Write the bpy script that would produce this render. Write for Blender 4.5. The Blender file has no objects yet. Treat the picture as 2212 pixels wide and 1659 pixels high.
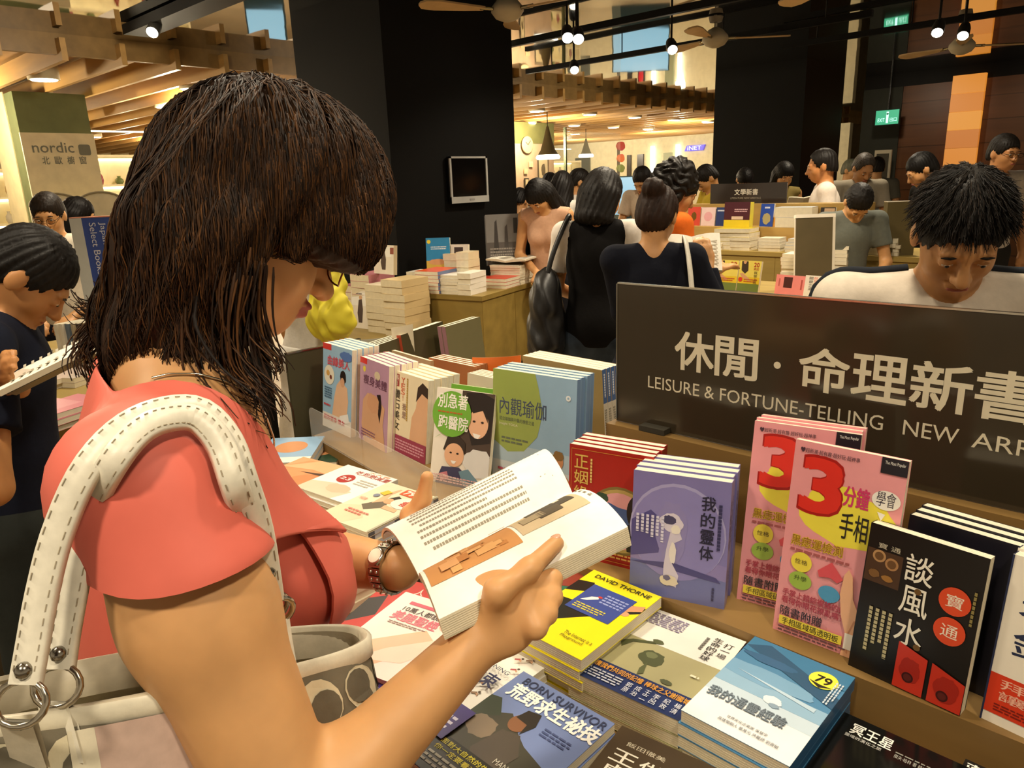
import bpy, math, random, re
import numpy as np
from mathutils import Matrix, Vector
C = bpy.context.scene.collection
SC = bpy.context.scene
# ---------------------------------------------------------------- camera (calibrated from the photograph)
FPX, PP, CH = 1575.0, np.array([1106.0, 829.5]), 1.52
def _n(a):
    a = np.array(a, float); return a / np.linalg.norm(a)
_d = _n([1319 - 1106, 6500 - 829.5, FPX]); _a = np.array([-644 - 1106, 460 - 829.5, FPX]); _a = _n(_a - _d * (_a @ _d))
RX, RZ = -_a, -_d
RY = np.cross(RZ, RX)
RM = np.stack([RX, RY, RZ], 1)            # camera(right, down, forward) = RM @ world
CAM = np.array([0, 0, CH])
def ray(px, py): return RM.T @ np.array([px - PP[0], py - PP[1], FPX])
def at(px, py, z):
    r = ray(px, py); return CAM + r * (z - CH) / r[2]
def atY(px, py, Y):
    r = ray(px, py); return CAM + r * Y / r[1]
def atX(px, py, X):
    r = ray(px, py); return CAM + r * X / r[0]
def up(px, py, d): return CAM + RM.T @ np.array([(px - PP[0]) / FPX * d, (py - PP[1]) / FPX * d, d])
def gp(px, d, z=0.0):                      # ground point in the column of pixel px at forward depth d
    p = up(px, 390, d); p[2] = z; return p
cam = bpy.data.cameras.new('camera'); cam.sensor_width = 36; cam.lens = FPX / 2212 * 36; cam.clip_start = .02
co = bpy.data.objects.new('camera', cam); C.objects.link(co)
Rw = Matrix((RM.T @ np.diag([1, -1, -1])).tolist()).to_4x4(); Rw.translation = CAM.tolist()
co.matrix_world = Rw
SC.camera = co
SC.view_settings.view_transform = 'Standard'; SC.view_settings.look = 'None'; SC.view_settings.gamma = 1
SC.view_settings.use_curve_mapping = False; SC.view_settings.exposure = 0.15
SC.cycles.use_denoising = True; SC.cycles.use_adaptive_sampling = True; SC.cycles.adaptive_threshold = .025
SC.cycles.max_bounces = 7; SC.cycles.diffuse_bounces = 3; SC.cycles.glossy_bounces = 4; SC.cycles.transmission_bounces = 5; SC.cycles.transparent_max_bounces = 10
SC.cycles.sample_clamp_indirect = 4; SC.cycles.caustics_reflective = False; SC.cycles.caustics_refractive = False
w = bpy.data.worlds.new('world'); SC.world = w; w.use_nodes = True
w.node_tree.nodes['Background'].inputs[0].default_value = (1.0, .80, .55, 1); w.node_tree.nodes['Background'].inputs[1].default_value = .55
CEIL = 2.80
WARM = (1.0, .86, .65)
def lamp(kind, loc, power, size=.05, color=WARM, target=None, angle=80, blend=.6):
    l = bpy.data.lights.new('ceiling_and_fill_light', kind); l.energy = power; l.color = color
    if kind == 'AREA': l.shape = 'DISK'; l.size = size
    else: l.shadow_soft_size = size
    if kind == 'SPOT': l.spot_size = math.radians(angle); l.spot_blend = blend
    o = bpy.data.objects.new('ceiling_and_fill_light', l); C.objects.link(o); o.location = loc
    if target is not None:
        o.rotation_euler = (Vector(target) - Vector(loc)).to_track_quat('-Z', 'Y').to_euler()
    return o
# track spots over the tables (lamps alone, no cans), bare points for the downlights of the shop zone
LX = ((-1.55, .55), (-.55, 1.35), (.55, .35), (-2.6, 1.9), (-.2, -.7), (-1.7, -.6))
for x, y in LX: lamp('SPOT', (x, y, CEIL - .16), 72, .09, target=(x * .97, y + .1, 0), angle=125, blend=.8)
for x, y, p in ((-2.2, 3.6, 90), (-3.2, 4.6, 90), (-1.6, 5.4, 90), (-3.6, 1.6, 70), (-4.8, 2.0, 70), (-2.6, 7.2, 80), (-1.2, 3.2, 70), (.3, 3.4, 70), (-6.2, 5.5, 80)):
    lamp('SPOT', (x, y, CEIL - .16), p * 1.25, .09, target=(x, y, 0), angle=140, blend=.8)
for x, y in ((-9, 1.5), (-9, 4), (-9, 7), (-9, 10.5), (-12.5, 2.5), (-12.5, 6), (-12.5, 10), (-12.5, 14), (-8.2, 14), (-15.6, 6), (-15.6, 9), (-15.6, 12.5), (-13.5, 17), (-10.5, 16.5)):
    lamp('POINT', (x, y, 2.35), 105, .1, (1.0, .84, .58))

for y in (2.2, 5.2, 8.6): lamp('SPOT', (-5.3, y, CEIL - .16), 45, .06, target=(-7, y, 2.55), angle=110, blend=.9)  # spots with no fixture, added to brighten the edge of the wooden ceiling
for x in (-3.2, -1.6, .2): lamp('SPOT', (x, 10.4, CEIL - .16), 30, .06, target=(x, 12, 1.6), angle=100, blend=.9)  # extra fill spots, no fixtures built, added to lift the dark wood wall

# ---------------------------------------------------------------- colour and materials
def lin(c):
    if isinstance(c, str):
        c = c.lstrip('#'); c = [int(c[i:i + 2], 16) / 255 for i in (0, 2, 4)]
    return tuple(x / 12.92 if x <= .04045 else ((x + .055) / 1.055) ** 2.4 for x in c[:3])
MATS = {}
#        roughness, metallic, specular, noise amount, noise scale, bump, extra
KIND = dict(paper=(.75, 0, .3, .05, 40, 0), cover=(.32, 0, .5, .03, 25, 0), gloss=(.12, 0, .5, .03, 20, 0), cloth=(.9, 0, .15, .05, 60, .1), silk=(.55, 0, .3, .06, 14, .05),
            skin=(.48, 0, .4, .10, 18, .03), hair=(.55, 0, .22, .35, 30, .2), metal=(.22, 1, .5, .05, 20, 0), wood=(.45, 0, .4, .18, 9, .03), matte=(.8, 0, .25, .08, 8, .02),
            black=(.6, 0, .15, .15, 3, 0), tile=(.3, 0, .5, .06, 2, 0), leather=(.4, 0, .45, .08, 80, .05), denim=(.9, 0, .1, .45, 9, .1), strand=(.55, 0, .18, .2, 60, 0), lens=(.03, 0, .5, 0, 1, 0))
def material(k):
    if k in MATS: return MATS[k]
    m = bpy.data.materials.new(k); m.use_nodes = True; nt = m.node_tree; N = nt.nodes; Lk = nt.links
    b = N['Principled BSDF']; at_ = N.new('ShaderNodeAttribute'); at_.attribute_name = 'col'
    if k.startswith('emit'):
        b.inputs['Base Color'].default_value = (.12, .12, .12, 1)
        Lk.new(at_.outputs['Color'], b.inputs['Emission Color']); b.inputs['Emission Strength'].default_value = float(k[4:])
        MATS[k] = m; return m
    r, me, sp, na, ns, bu = KIND[k]
    b.inputs['Roughness'].default_value = r; b.inputs['Metallic'].default_value = me; b.inputs['Specular IOR Level'].default_value = sp
    tc = N.new('ShaderNodeTexCoord'); no = N.new('ShaderNodeTexNoise'); no.inputs['Scale'].default_value = ns; no.inputs['Detail'].default_value = 4
    Lk.new(tc.outputs['Object'], no.inputs['Vector'])
    if k in ('hair', 'wood'):
        mp = N.new('ShaderNodeMapping'); mp.inputs['Scale'].default_value = (1, 1, .06) if k == 'hair' else (.12, 1, 1)
        Lk.new(tc.outputs['Object'], mp.inputs['Vector']); Lk.new(mp.outputs['Vector'], no.inputs['Vector'])
        if k == 'hair': no.inputs['Scale'].default_value = 90
    mr = N.new('ShaderNodeMapRange'); mr.inputs['From Min'].default_value = .3; mr.inputs['From Max'].default_value = .7
    mr.inputs['To Min'].default_value = 1 - na; mr.inputs['To Max'].default_value = 1 + na
    Lk.new(no.outputs['Fac'], mr.inputs['Value'])
    mx = N.new('ShaderNodeVectorMath'); mx.operation = 'SCALE'
    Lk.new(at_.outputs['Color'], mx.inputs[0]); Lk.new(mr.outputs['Result'], mx.inputs['Scale'])
    src = mx.outputs['Vector']
    if k == 'strand':
        g = N.new('ShaderNodeNewGeometry'); m2 = N.new('ShaderNodeMapRange'); m2.inputs['To Min'].default_value = .6; m2.inputs['To Max'].default_value = 1.6
        Lk.new(g.outputs['Random Per Island'], m2.inputs['Value']); s2 = N.new('ShaderNodeVectorMath'); s2.operation = 'SCALE'
        Lk.new(src, s2.inputs[0]); Lk.new(m2.outputs['Result'], s2.inputs['Scale']); src = s2.outputs['Vector']
    Lk.new(src, b.inputs['Base Color'])
    if bu:
        bp = N.new('ShaderNodeBump'); bp.inputs['Strength'].default_value = bu; bp.inputs['Distance'].default_value = .01
        Lk.new(no.outputs['Fac'], bp.inputs['Height']); Lk.new(bp.outputs['Normal'], b.inputs['Normal'])
    if k == 'skin':
        b.inputs['Subsurface Weight'].default_value = .12; b.inputs['Subsurface Radius'].default_value = (.01, .004, .002); b.inputs['Subsurface Scale'].default_value = .5
    MATS[k] = m; return m
def glassy(name, col, alpha, rough=.05):
    m = bpy.data.materials.new(name); m.use_nodes = True; b = m.node_tree.nodes['Principled BSDF']
    b.inputs['Base Color'].default_value = (*lin(col), 1); b.inputs['Alpha'].default_value = alpha; b.inputs['Roughness'].default_value = rough
    MATS[name] = m; return m
glassy('acrylic', '#f4f0e4', .16); glassy('pane', '#cfd8cc', .10); glassy('spectacle', '#e8d8b8', .22)
def ceiling_material():
    m = bpy.data.materials.new('mirror_ceiling'); m.use_nodes = True; b = m.node_tree.nodes['Principled BSDF']
    b.inputs['Base Color'].default_value = (.62, .60, .55, 1); b.inputs['Metallic'].default_value = 1; b.inputs['Roughness'].default_value = .035
    N = m.node_tree.nodes; no = N.new('ShaderNodeTexNoise'); no.inputs['Scale'].default_value = 1.1; bp = N.new('ShaderNodeBump'); bp.inputs['Strength'].default_value = .12; bp.inputs['Distance'].default_value = .02
    tc = N.new('ShaderNodeTexCoord'); m.node_tree.links.new(tc.outputs['Object'], no.inputs['Vector'])
    m.node_tree.links.new(no.outputs['Fac'], bp.inputs['Height']); m.node_tree.links.new(bp.outputs['Normal'], b.inputs['Normal'])
    MATS['mirror'] = m
ceiling_material()

# ---------------------------------------------------------------- mesh building
_txt = {}
def glyphs(s, off=0.0):
    k = (s, off)
    if k in _txt: return _txt[k]
    cu = bpy.data.curves.new('text', 'FONT'); cu.body = s; cu.size = 1; cu.offset = off; cu.resolution_u = 3
    o = bpy.data.objects.new('text', cu); C.objects.link(o); bpy.context.view_layer.update()
    me = bpy.data.meshes.new_from_object(o.evaluated_get(bpy.context.evaluated_depsgraph_get()))
    bpy.data.objects.remove(o); bpy.data.curves.remove(cu)
    v = np.array([x.co[:2] for x in me.vertices]) if len(me.vertices) else np.zeros((0, 2))
    f = [tuple(p.vertices) for p in me.polygons]; bpy.data.meshes.remove(me)
    if len(v):
        lo, hi = v.min(0), v.max(0); v = (v - lo) / np.maximum(hi - lo, 1e-6); asp = (hi - lo)
    else: asp = np.ones(2)
    _txt[k] = (v, f, asp); return _txt[k]
def frame(o, x, y, z=None):
    x = _n(x); y = np.array(y, float); y = _n(y - x * (y @ x)); z = np.cross(x, y)
    M = np.eye(4); M[:3, 0] = x; M[:3, 1] = y; M[:3, 2] = z; M[:3, 3] = o; return M
def mov(x, y, z, rz=0.0):
    M = np.eye(4); c, s = math.cos(rz), math.sin(rz); M[:2, :2] = [[c, -s], [s, c]]; M[:3, 3] = (x, y, z); return M
def xf(M, P):
    P = np.atleast_2d(np.array(P, float)); return P @ M[:3, :3].T + M[:3, 3]
class MB:
    def __init__(s): s.v = []; s.f = []; s.c = []; s.m = []; s.s = []; s.n = 0
    def add(s, V, F, col, mat='matte', smooth=False):
        V = np.asarray(V, float); s.v.append(V); col = lin(col) if isinstance(col, str) else tuple(col)
        n = s.n
        for f in F:
            s.f.append(tuple(i + n for i in f)); s.c.append(col); s.m.append(mat); s.s.append(smooth)
        s.n += len(V); return s
    def box(s, a, b, col, mat='matte', M=None):
        x0, y0, z0 = a; x1, y1, z1 = b
        V = np.array([(x, y, z) for z in (z0, z1) for x, y in ((x0, y0), (x1, y0), (x1, y1), (x0, y1))], float)
        if M is not None: V = xf(M, V)
        return s.add(V, [(3, 2, 1, 0), (4, 5, 6, 7), (0, 1, 5, 4), (1, 2, 6, 5), (2, 3, 7, 6), (3, 0, 4, 7)], col, mat)
    def prism(s, P, z0, z1, col, mat='matte', M=None, smooth=False):       # P: ccw outline
        n = len(P); V = np.array([(x, y, z0) for x, y in P] + [(x, y, z1) for x, y in P], float)
        if M is not None: V = xf(M, V)
        s.add(V, [tuple(range(n - 1, -1, -1)), tuple(range(n, 2 * n))], col, mat)
        s.add(V, [(i, (i + 1) % n, n + (i + 1) % n, n + i) for i in range(n)], col, mat, smooth); return s
    def flat(s, P, col, mat='cover', M=None):
        V = np.array([(p[0], p[1], p[2] if len(p) > 2 else 0) for p in P], float)
        if M is not None: V = xf(M, V)
        return s.add(V, [tuple(range(len(P)))], col, mat)
    def tube(s, path, r, col, mat='matte', n=8, closed=False, cap=True, flatten=1.0, ref=(0, 0, 1)):
        P = np.array(path, float); m = len(P); r = np.broadcast_to(np.array(r, float), (m,)); V = []
        T = np.gradient(P, axis=0) if not closed else np.roll(P, -1, 0) - np.roll(P, 1, 0)
        T /= np.linalg.norm(T, axis=1)[:, None] + 1e-12
        u = np.array(ref, float)
        if abs(T[0] @ u) > .92: u = np.array([1., 0, 0]) if abs(T[0][0]) < .9 else np.array([0, 1., 0])
        for i in range(m):
            u = u - T[i] * (u @ T[i]); u /= np.linalg.norm(u) + 1e-12; w_ = np.cross(T[i], u)
            for k in range(n):
                a = 2 * math.pi * k / n; V.append(P[i] + r[i] * (math.cos(a) * flatten * u + math.sin(a) * w_))
        F = [(i * n + k, i * n + (k + 1) % n, ((i + 1) % m) * n + (k + 1) % n, ((i + 1) % m) * n + k) for i in range(m if closed else m - 1) for k in range(n)]
        s.add(V, F, col, mat, True)
        if cap and not closed: s.add(V, [tuple(range(n - 1, -1, -1)), tuple(range((m - 1) * n, m * n))], col, mat)
        return s
    def lathe(s, prof, col, mat='matte', n=20, M=None):
        V = [(r * math.cos(2 * math.pi * k / n), r * math.sin(2 * math.pi * k / n), z) for r, z in prof for k in range(n)]
        if M is not None: V = xf(M, V)
        s.add(V, [(i * n + k, i * n + (k + 1) % n, (i + 1) * n + (k + 1) % n, (i + 1) * n + k) for i in range(len(prof) - 1) for k in range(n)], col, mat, True)
        s.add(V, [tuple(range(n - 1, -1, -1)), tuple(range((len(prof) - 1) * n, len(prof) * n))], col, mat); return s
    def ball(s, c, r, col, mat='matte', n=12, M=None, R=None):
        r = np.broadcast_to(np.array(r, float), (3,)); V = []; k = n // 2 + 1
        for i in range(k):
            t = math.pi * i / (k - 1)
            for j in range(n):
                p = 2 * math.pi * j / n; V.append((r[0] * math.sin(t) * math.cos(p), r[1] * math.sin(t) * math.sin(p), r[2] * math.cos(t)))
        V = np.array(V)
        if R is not None: V = V @ np.array(R).T
        V = V + np.array(c)
        if M is not None: V = xf(M, V)
        return s.add(V, [(i * n + j, (i + 1) * n + j, (i + 1) * n + (j + 1) % n, i * n + (j + 1) % n) for i in range(k - 1) for j in range(n)], col, mat, True)
    def grid(s, P, col, mat='matte', smooth=True):           # P: rows x cols x 3
        P = np.array(P, float); a, b = P.shape[:2]
        return s.add(P.reshape(-1, 3), [(i * b + j, i * b + j + 1, (i + 1) * b + j + 1, (i + 1) * b + j) for i in range(a - 1) for j in range(b - 1)], col, mat, smooth)
    def text(s, t, x0, y0, x1, y1, z, col, mat='cover', M=None, vert=False, keep=False, off=0.0, fn=None):
        if off > 0 and not vert:                             # bold: the same glyphs, drawn shifted
            d = off * .9 * (y1 - y0)
            for q, (dx, dy) in enumerate(((-d, -d), (d, -d), (-d, d), (d, d))): s.text(t, x0 + dx, y0 + dy, x1 + dx, y1 + dy, z + q * .00003, col, mat, M, vert, keep, 0.0, fn)
            return s
        if vert:
            n = len(t); h = (y1 - y0) / n
            for i, c in enumerate(t):
                if c == ' ': continue
                a_ = glyphs(c)[2]; k_ = keep or a_[0] > 2.5 * a_[1] or a_[1] > 2.5 * a_[0]        # thin strokes keep their shape
                s.text(c, x0, y1 - (i + .93) * h, x1, y1 - (i + .07) * h, z, col, mat, M, False, k_, 0.0 if k_ else off, fn)
            return s
        v, f, asp = glyphs(t, off)
        if not len(v): return s
        if keep:
            h = y1 - y0; w_ = h * asp[0] / asp[1]
            if w_ > x1 - x0: w_ = x1 - x0; h = w_ * asp[1] / asp[0]
            cx, cy = (x0 + x1) / 2, (y0 + y1) / 2; x0, x1, y0, y1 = cx - w_ / 2, cx + w_ / 2, cy - h / 2, cy + h / 2
        V = np.c_[x0 + v[:, 0] * (x1 - x0), y0 + v[:, 1] * (y1 - y0), np.full(len(v), z)]
        if fn is not None: V = fn(V)
        elif M is not None: V = xf(M, V)
        return s.add(V, f, col, mat)
    def build(s, name, parent=None, loc=None):
        me = bpy.data.meshes.new(name); V = np.concatenate(s.v) if s.v else np.zeros((0, 3))
        if loc is not None: V = V - np.array(loc)
        me.from_pydata(V.tolist(), [], s.f)
        ks = list(dict.fromkeys(s.m)); ix = {k: i for i, k in enumerate(ks)}
        for k in ks: me.materials.append(material(k))
        me.polygons.foreach_set('material_index', [ix[k] for k in s.m]); me.polygons.foreach_set('use_smooth', s.s)
        a = me.color_attributes.new('col', 'FLOAT_COLOR', 'CORNER')
        L = np.array([len(f) for f in s.f]); cc = np.repeat(np.c_[np.array(s.c).reshape(-1, 3), np.ones(len(s.f))], L, 0)
        a.data.foreach_set('color', cc.ravel().astype(np.float32)); me.update()
        o = bpy.data.objects.new(name, me); C.objects.link(o)
        if loc is not None: o.location = loc
        if parent is not None: o.parent = parent
        return o
def tag(o, label, cat, group=None):
    o['label'] = label; o['category'] = cat
    if group: o['group'] = group
    return o
def empty(name, label, cat, M=None, group=None):
    o = bpy.data.objects.new(name, None); C.objects.link(o); o.empty_display_size = .05
    if M is not None:
        if np.ndim(M) == 1: o.location = M
        else: o.matrix_world = Matrix(np.array(M).tolist())
    return tag(o, label, cat, group)
def struct(o):
    o['kind'] = 'structure'; return o
def dup(o, M=None, parent=None):
    c = o.copy(); C.objects.link(c)
    if parent is not None: c.parent = parent
    for ch in o.children: dup(ch, None, c)
    if M is not None: c.matrix_world = Matrix(np.array(M).tolist())
    return c
def circ(cx, cy, rx, ry=None, n=20, a0=0):
    ry = rx if ry is None else ry
    return [(cx + rx * math.cos(a0 + 2 * math.pi * i / n), cy + ry * math.sin(a0 + 2 * math.pi * i / n)) for i in range(n)]
def blob(cx, cy, rx, ry, seed, n=18, k=.12):
    r = random.Random(seed); return [(cx + rx * math.cos(2 * math.pi * i / n) * (1 + r.uniform(-k, k)), cy + ry * math.sin(2 * math.pi * i / n) * (1 + r.uniform(-k, k))) for i in range(n)]

# ---------------------------------------------------------------- implicit surfaces for bodies
def smin(a, b, k):
    if k <= 0: return np.minimum(a, b)
    h = np.maximum(k - np.abs(a - b), 0) / k; return np.minimum(a, b) - h * h * (k * .25)
class SDF:
    def __init__(s): s.p = []
    def cap(s, a, b, ra, rb=None, k=.02, sub=False, flat=None):
        s.p.append(('c', np.array(a, float), np.array(b, float), ra, ra if rb is None else rb, k, sub, flat)); return s
    def ell(s, c, r, R=None, k=.02, sub=False):
        s.p.append(('e', np.array(c, float), np.broadcast_to(np.array(r, float), (3,)).copy(), None if R is None else np.array(R, float), 0, k, sub, None)); return s
    def plane(s, o, n, k=.005):                              # keeps the side the normal points away from
        s.p.append(('p', np.array(o, float), _n(n), 0, 0, k, False, None)); return s
    def fun(s, g): s.p.append(('f', g, 0, 0, 0, 0, False, None)); return s
    def boxes(s):
        if getattr(s, 'bx', None) is None or len(s.bx) != len(s.p):
            s.bx = []
            for t, a, b, c, e, k, sub, fl in s.p:
                if t == 'c': r = max(c, e); s.bx.append((np.minimum(a, b) - r, np.maximum(a, b) + r))
                elif t == 'e': r = b.max(); s.bx.append((a - r, a + r))
                else: s.bx.append(None)
        return s.bx
    def __call__(s, P, cell=.13):
        if len(P) < 1500: return s.ev(P, s.p)
        bx = s.boxes(); g = np.floor((P - P.min(0)) / cell).astype(np.int64); code = (g[:, 0] * 4096 + g[:, 1]) * 4096 + g[:, 2]
        o = np.argsort(code, kind='stable'); cs = code[o]; cut = np.flatnonzero(np.diff(cs)) + 1; out = np.empty(len(P)); mg = .07
        inf = np.full(3, 1e9); BL = np.array([-inf if b is None else b[0] for b in bx]) - mg; BH = np.array([inf if b is None else b[1] for b in bx]) + mg
        for i0, i1 in zip(np.r_[0, cut], np.r_[cut, len(P)]):
            ix = o[i0:i1]; Q = P[ix]; lo, hi = Q.min(0), Q.max(0)
            out[ix] = s.ev(Q, [s.p[j] for j in np.flatnonzero(((BL <= hi) & (BH >= lo)).all(1))])
        return out
    def ev(s, P, prims):
        d = np.full(len(P), 1e3)
        for t, a, b, c, e, k, sub, fl in prims:
            if t == 'c':
                ab = b - a; L = ab @ ab; pa = P - a; tt = np.clip((pa @ ab) / max(L, 1e-12), 0, 1); pa -= tt[:, None] * ab
                q = np.sqrt(np.einsum('ij,ij->i', pa, pa)) - (c + (e - c) * tt)
                if fl is not None: q = np.maximum(q, ((P - b) @ ab) / math.sqrt(L) - fl)
            elif t == 'e':
                q0 = P - a
                if c is not None: q0 = q0 @ c
                q0 = q0 / b; k0 = np.sqrt(np.einsum('ij,ij->i', q0, q0)); q0 = q0 / b; k1 = np.sqrt(np.einsum('ij,ij->i', q0, q0)) + 1e-9; q = k0 * (k0 - 1) / k1
                q = np.where(k0 < .3, k0 * b.min() - b.min(), q)
            elif t == 'p':
                q = (P - a) @ b; d = -smin(-d, -q, k); continue
            else:
                d = a(P, d); continue
            d = -smin(-d, q, k) if sub else smin(d, q, k)
        return d
def nets(Fn, lo, hi, h, B=8):
    lo = np.array(lo, float); hi = np.array(hi, float)
    if isinstance(Fn, SDF):                                  # shrink to the box the shapes fill
        bs = [b for b, p in zip(Fn.boxes(), Fn.p) if b is not None and not p[6]]; lo = np.maximum(lo, np.min([b[0] for b in bs], 0) - .03); hi = np.minimum(hi, np.max([b[1] for b in bs], 0) + .03)
    nb = np.maximum(1, np.ceil((np.array(hi) - lo) / (h * B)).astype(int)); n = nb * B + 1
    ci = np.stack(np.meshgrid(*[np.arange(k) for k in nb], indexing='ij'), -1).reshape(-1, 3)
    dc = Fn(lo + (ci + .5) * B * h, B * h * 6) if isinstance(Fn, SDF) else Fn(lo + (ci + .5) * B * h); D = np.repeat(np.repeat(np.repeat(dc.reshape(nb).astype(np.float32), B, 0), B, 1), B, 2)
    D = np.pad(D, ((0, 1),) * 3, mode='edge')
    act = ci[np.abs(dc) < B * h * 1.5]
    off = np.stack(np.meshgrid(*[np.arange(B + 1)] * 3, indexing='ij'), -1).reshape(-1, 3)
    idx = (act[:, None, :] * B + off[None]).reshape(-1, 3)
    key = np.unique((idx[:, 0] * n[1] + idx[:, 1]) * n[2] + idx[:, 2])
    ii = np.stack([key // (n[1] * n[2]), key // n[2] % n[1], key % n[2]], 1)
    for c0 in range(0, len(ii), 400000):
        q = ii[c0:c0 + 400000]; D[q[:, 0], q[:, 1], q[:, 2]] = Fn(lo + q * h)
    for ax in range(3):
        sl = [slice(None)] * 3
        for e in (0, -1): sl[ax] = e; D[tuple(sl)] = np.abs(D[tuple(sl)]) + 1e-4
    S = D < 0
    cs = sum(S[i:n[0] - 1 + i, j:n[1] - 1 + j, k:n[2] - 1 + k].astype(np.int8) for i in (0, 1) for j in (0, 1) for k in (0, 1))
    cell = np.argwhere((cs > 0) & (cs < 8))
    if not len(cell): return np.zeros((0, 3)), []
    acc = np.zeros((len(cell), 3)); cnt = np.zeros(len(cell)); cr = [(i, j, k) for i in (0, 1) for j in (0, 1) for k in (0, 1)]
    for a in cr:
        for b in cr:
            if sum(b) - sum(a) == 1 and all(y >= x for x, y in zip(a, b)):
                da = D[tuple((cell + a).T)]; db = D[tuple((cell + b).T)]; m = (da < 0) != (db < 0); t = np.where(m, da / (da - db + 1e-20), 0)
                acc[m] += (np.array(a) + t[:, None] * (np.array(b) - np.array(a)))[m]; cnt[m] += 1
    V = lo + (cell + acc / cnt[:, None]) * h
    vid = np.full(tuple(n - 1), -1, np.int32); vid[tuple(cell.T)] = np.arange(len(cell)); Fq = []
    for ax in range(3):
        o1, o2 = [(1, 2), (2, 0), (0, 1)][ax]; sl0 = [slice(None)] * 3; sl1 = [slice(None)] * 3
        sl0[ax] = slice(0, -1); sl1[ax] = slice(1, None); A = S[tuple(sl0)]; Bn = S[tuple(sl1)]; e = np.argwhere(A != Bn)
        e = e[(e[:, o1] > 0) & (e[:, o2] > 0) & (e[:, o1] < n[o1] - 1) & (e[:, o2] < n[o2] - 1)]
        u = np.zeros(3, int); u[o1] = 1; v = np.zeros(3, int); v[o2] = 1
        q = np.stack([vid[tuple((e - u - v).T)], vid[tuple((e - v).T)], vid[tuple(e.T)], vid[tuple((e - u).T)]], 1)
        fl = ~A[tuple(e.T)]; q[fl] = q[fl][:, ::-1]; Fq.append(q)
    Fq = np.concatenate(Fq); Fq = Fq[(Fq >= 0).all(1)]
    for _ in range(2 if h < .0125 else 1):
        d = Fn(V); g = np.stack([Fn(V + np.eye(3)[i] * h * .5) - Fn(V - np.eye(3)[i] * h * .5) for i in range(3)], 1) / h
        g2 = (g * g).sum(1); st = -(d / np.maximum(g2, .2))[:, None] * g; V = V + np.clip(st, -h * .5, h * .5) * .9
    return V, Fq
def strands(m, paths, w0, w1, cols, seed=0, mat='strand'):
    """many thin tapered locks at once: paths is a list of (n, 3) arrays"""
    r = random.Random(seed)
    for n in sorted({len(p) for p in paths}):
        S = np.array([p for p in paths if len(p) == n]); T = np.gradient(S, axis=1); T /= np.linalg.norm(T, axis=2)[..., None] + 1e-9
        u = np.cross(T, np.array([.3, .2, 1.])); u /= np.linalg.norm(u, axis=2)[..., None] + 1e-9; v = np.cross(T, u)
        w = np.array([r.uniform(.6, 1.3) for _ in S])[:, None] * np.linspace(w0, w1, n)[None]; w[:, 0] *= .5
        V = np.stack([S + w[..., None] * (math.cos(a) * u + math.sin(a) * v) for a in (0, 2.094, 4.189)], 2).reshape(len(S), n * 3, 3)
        F = np.array([(i * 3 + k, i * 3 + (k + 1) % 3, i * 3 + 3 + (k + 1) % 3, i * 3 + 3 + k) for i in range(n - 1) for k in range(3)])
        for j in range(len(S)): m.add(V[j], F.tolist(), cols[r.randrange(len(cols))], mat, True)
def mesh_np(name, V, F, col, mat, parent=None, M=None):
    me = bpy.data.meshes.new(name); F = np.asarray(F)
    me.vertices.add(len(V)); me.vertices.foreach_set('co', (V if M is None else xf(M, V)).astype(np.float32).ravel())
    k = F.shape[1]; me.loops.add(F.size); me.loops.foreach_set('vertex_index', F.astype(np.int32).ravel())
    me.polygons.add(len(F)); me.polygons.foreach_set('loop_start', np.arange(0, F.size, k, dtype=np.int32)); me.polygons.foreach_set('loop_total', np.full(len(F), k, np.int32))
    me.update(calc_edges=True); me.validate(); me.polygons.foreach_set('use_smooth', np.ones(len(me.polygons), bool))
    me.materials.append(material(mat)); a = me.color_attributes.new('col', 'FLOAT_COLOR', 'POINT')
    c = col(V) if callable(col) else np.tile(lin(col) if isinstance(col, str) else col, (len(V), 1))
    a.data.foreach_set('color', np.c_[c, np.ones(len(V))].astype(np.float32).ravel())
    o = bpy.data.objects.new(name, me); C.objects.link(o)
    if parent is not None: o.parent = parent
    return o
def rot(ax, deg):
    return np.array(Matrix.Rotation(math.radians(deg), 3, Vector(ax)))
# ---------------------------------------------------------------- the room
FX = -7.0                                                    # edge of the wooden shop ceiling
m = MB(); m.box((-22, -7, -.1), (7, 22, 0), '#b3a184', 'tile')
for i in range(-36, 12): m.box((i * .6 - .003, -7, 0), (i * .6 + .003, 22, .0008), '#8c7b62', 'tile')
for j in range(-11, 37): m.box((-22, j * .6 - .003, 0), (7, j * .6 + .003, .0008), '#8c7b62', 'tile')
struct(m.build('floor'))
m = MB(); m.box((FX, -7, CEIL), (7, 22, CEIL + .1), '#888888', 'mirror'); struct(m.build('ceiling'))
m = MB(); m.box((-22, -7, 2.78), (FX - .02, 22, 2.88), '#a07c48', 'wood')
m.box((FX - .05, -7, 2.64), (FX, 22, CEIL), '#8f7142', 'wood'); struct(m.build('ceiling_wood'))
for j in range(50):
    y = -2.3 + j * .455
    m = MB(); m.box((-21.5, -.022, 0), (FX + .10, .022, .17), '#b48d52', 'wood'); o = m.build('beam'); o.location = (0, y, 2.585); struct(o)
m = MB(); m.box((-22.2, -7, 0), (-22, 22, 3), '#c9bb95', 'matte'); struct(m.build('wall_left'))
m = MB(); m.box((-22, 22, 0), (7, 22.2, 3), '#b7aa88', 'matte'); struct(m.build('wall_back'))
for nm, a, b in (('pillar', (-5.27, 3.32, 0), (-4.2, 4.60, CEIL)), ('pillar', (-4.92, 9.28, 0), (-3.74, 10.55, CEIL))):
    m = MB(); m.box(a, b, '#080706', 'black'); 
    m.box((a[0] - .006, a[1] - .006, 0), (b[0] + .006, b[1] + .006, .1), '#0c0b0a', 'black'); struct(m.build(nm))
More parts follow.
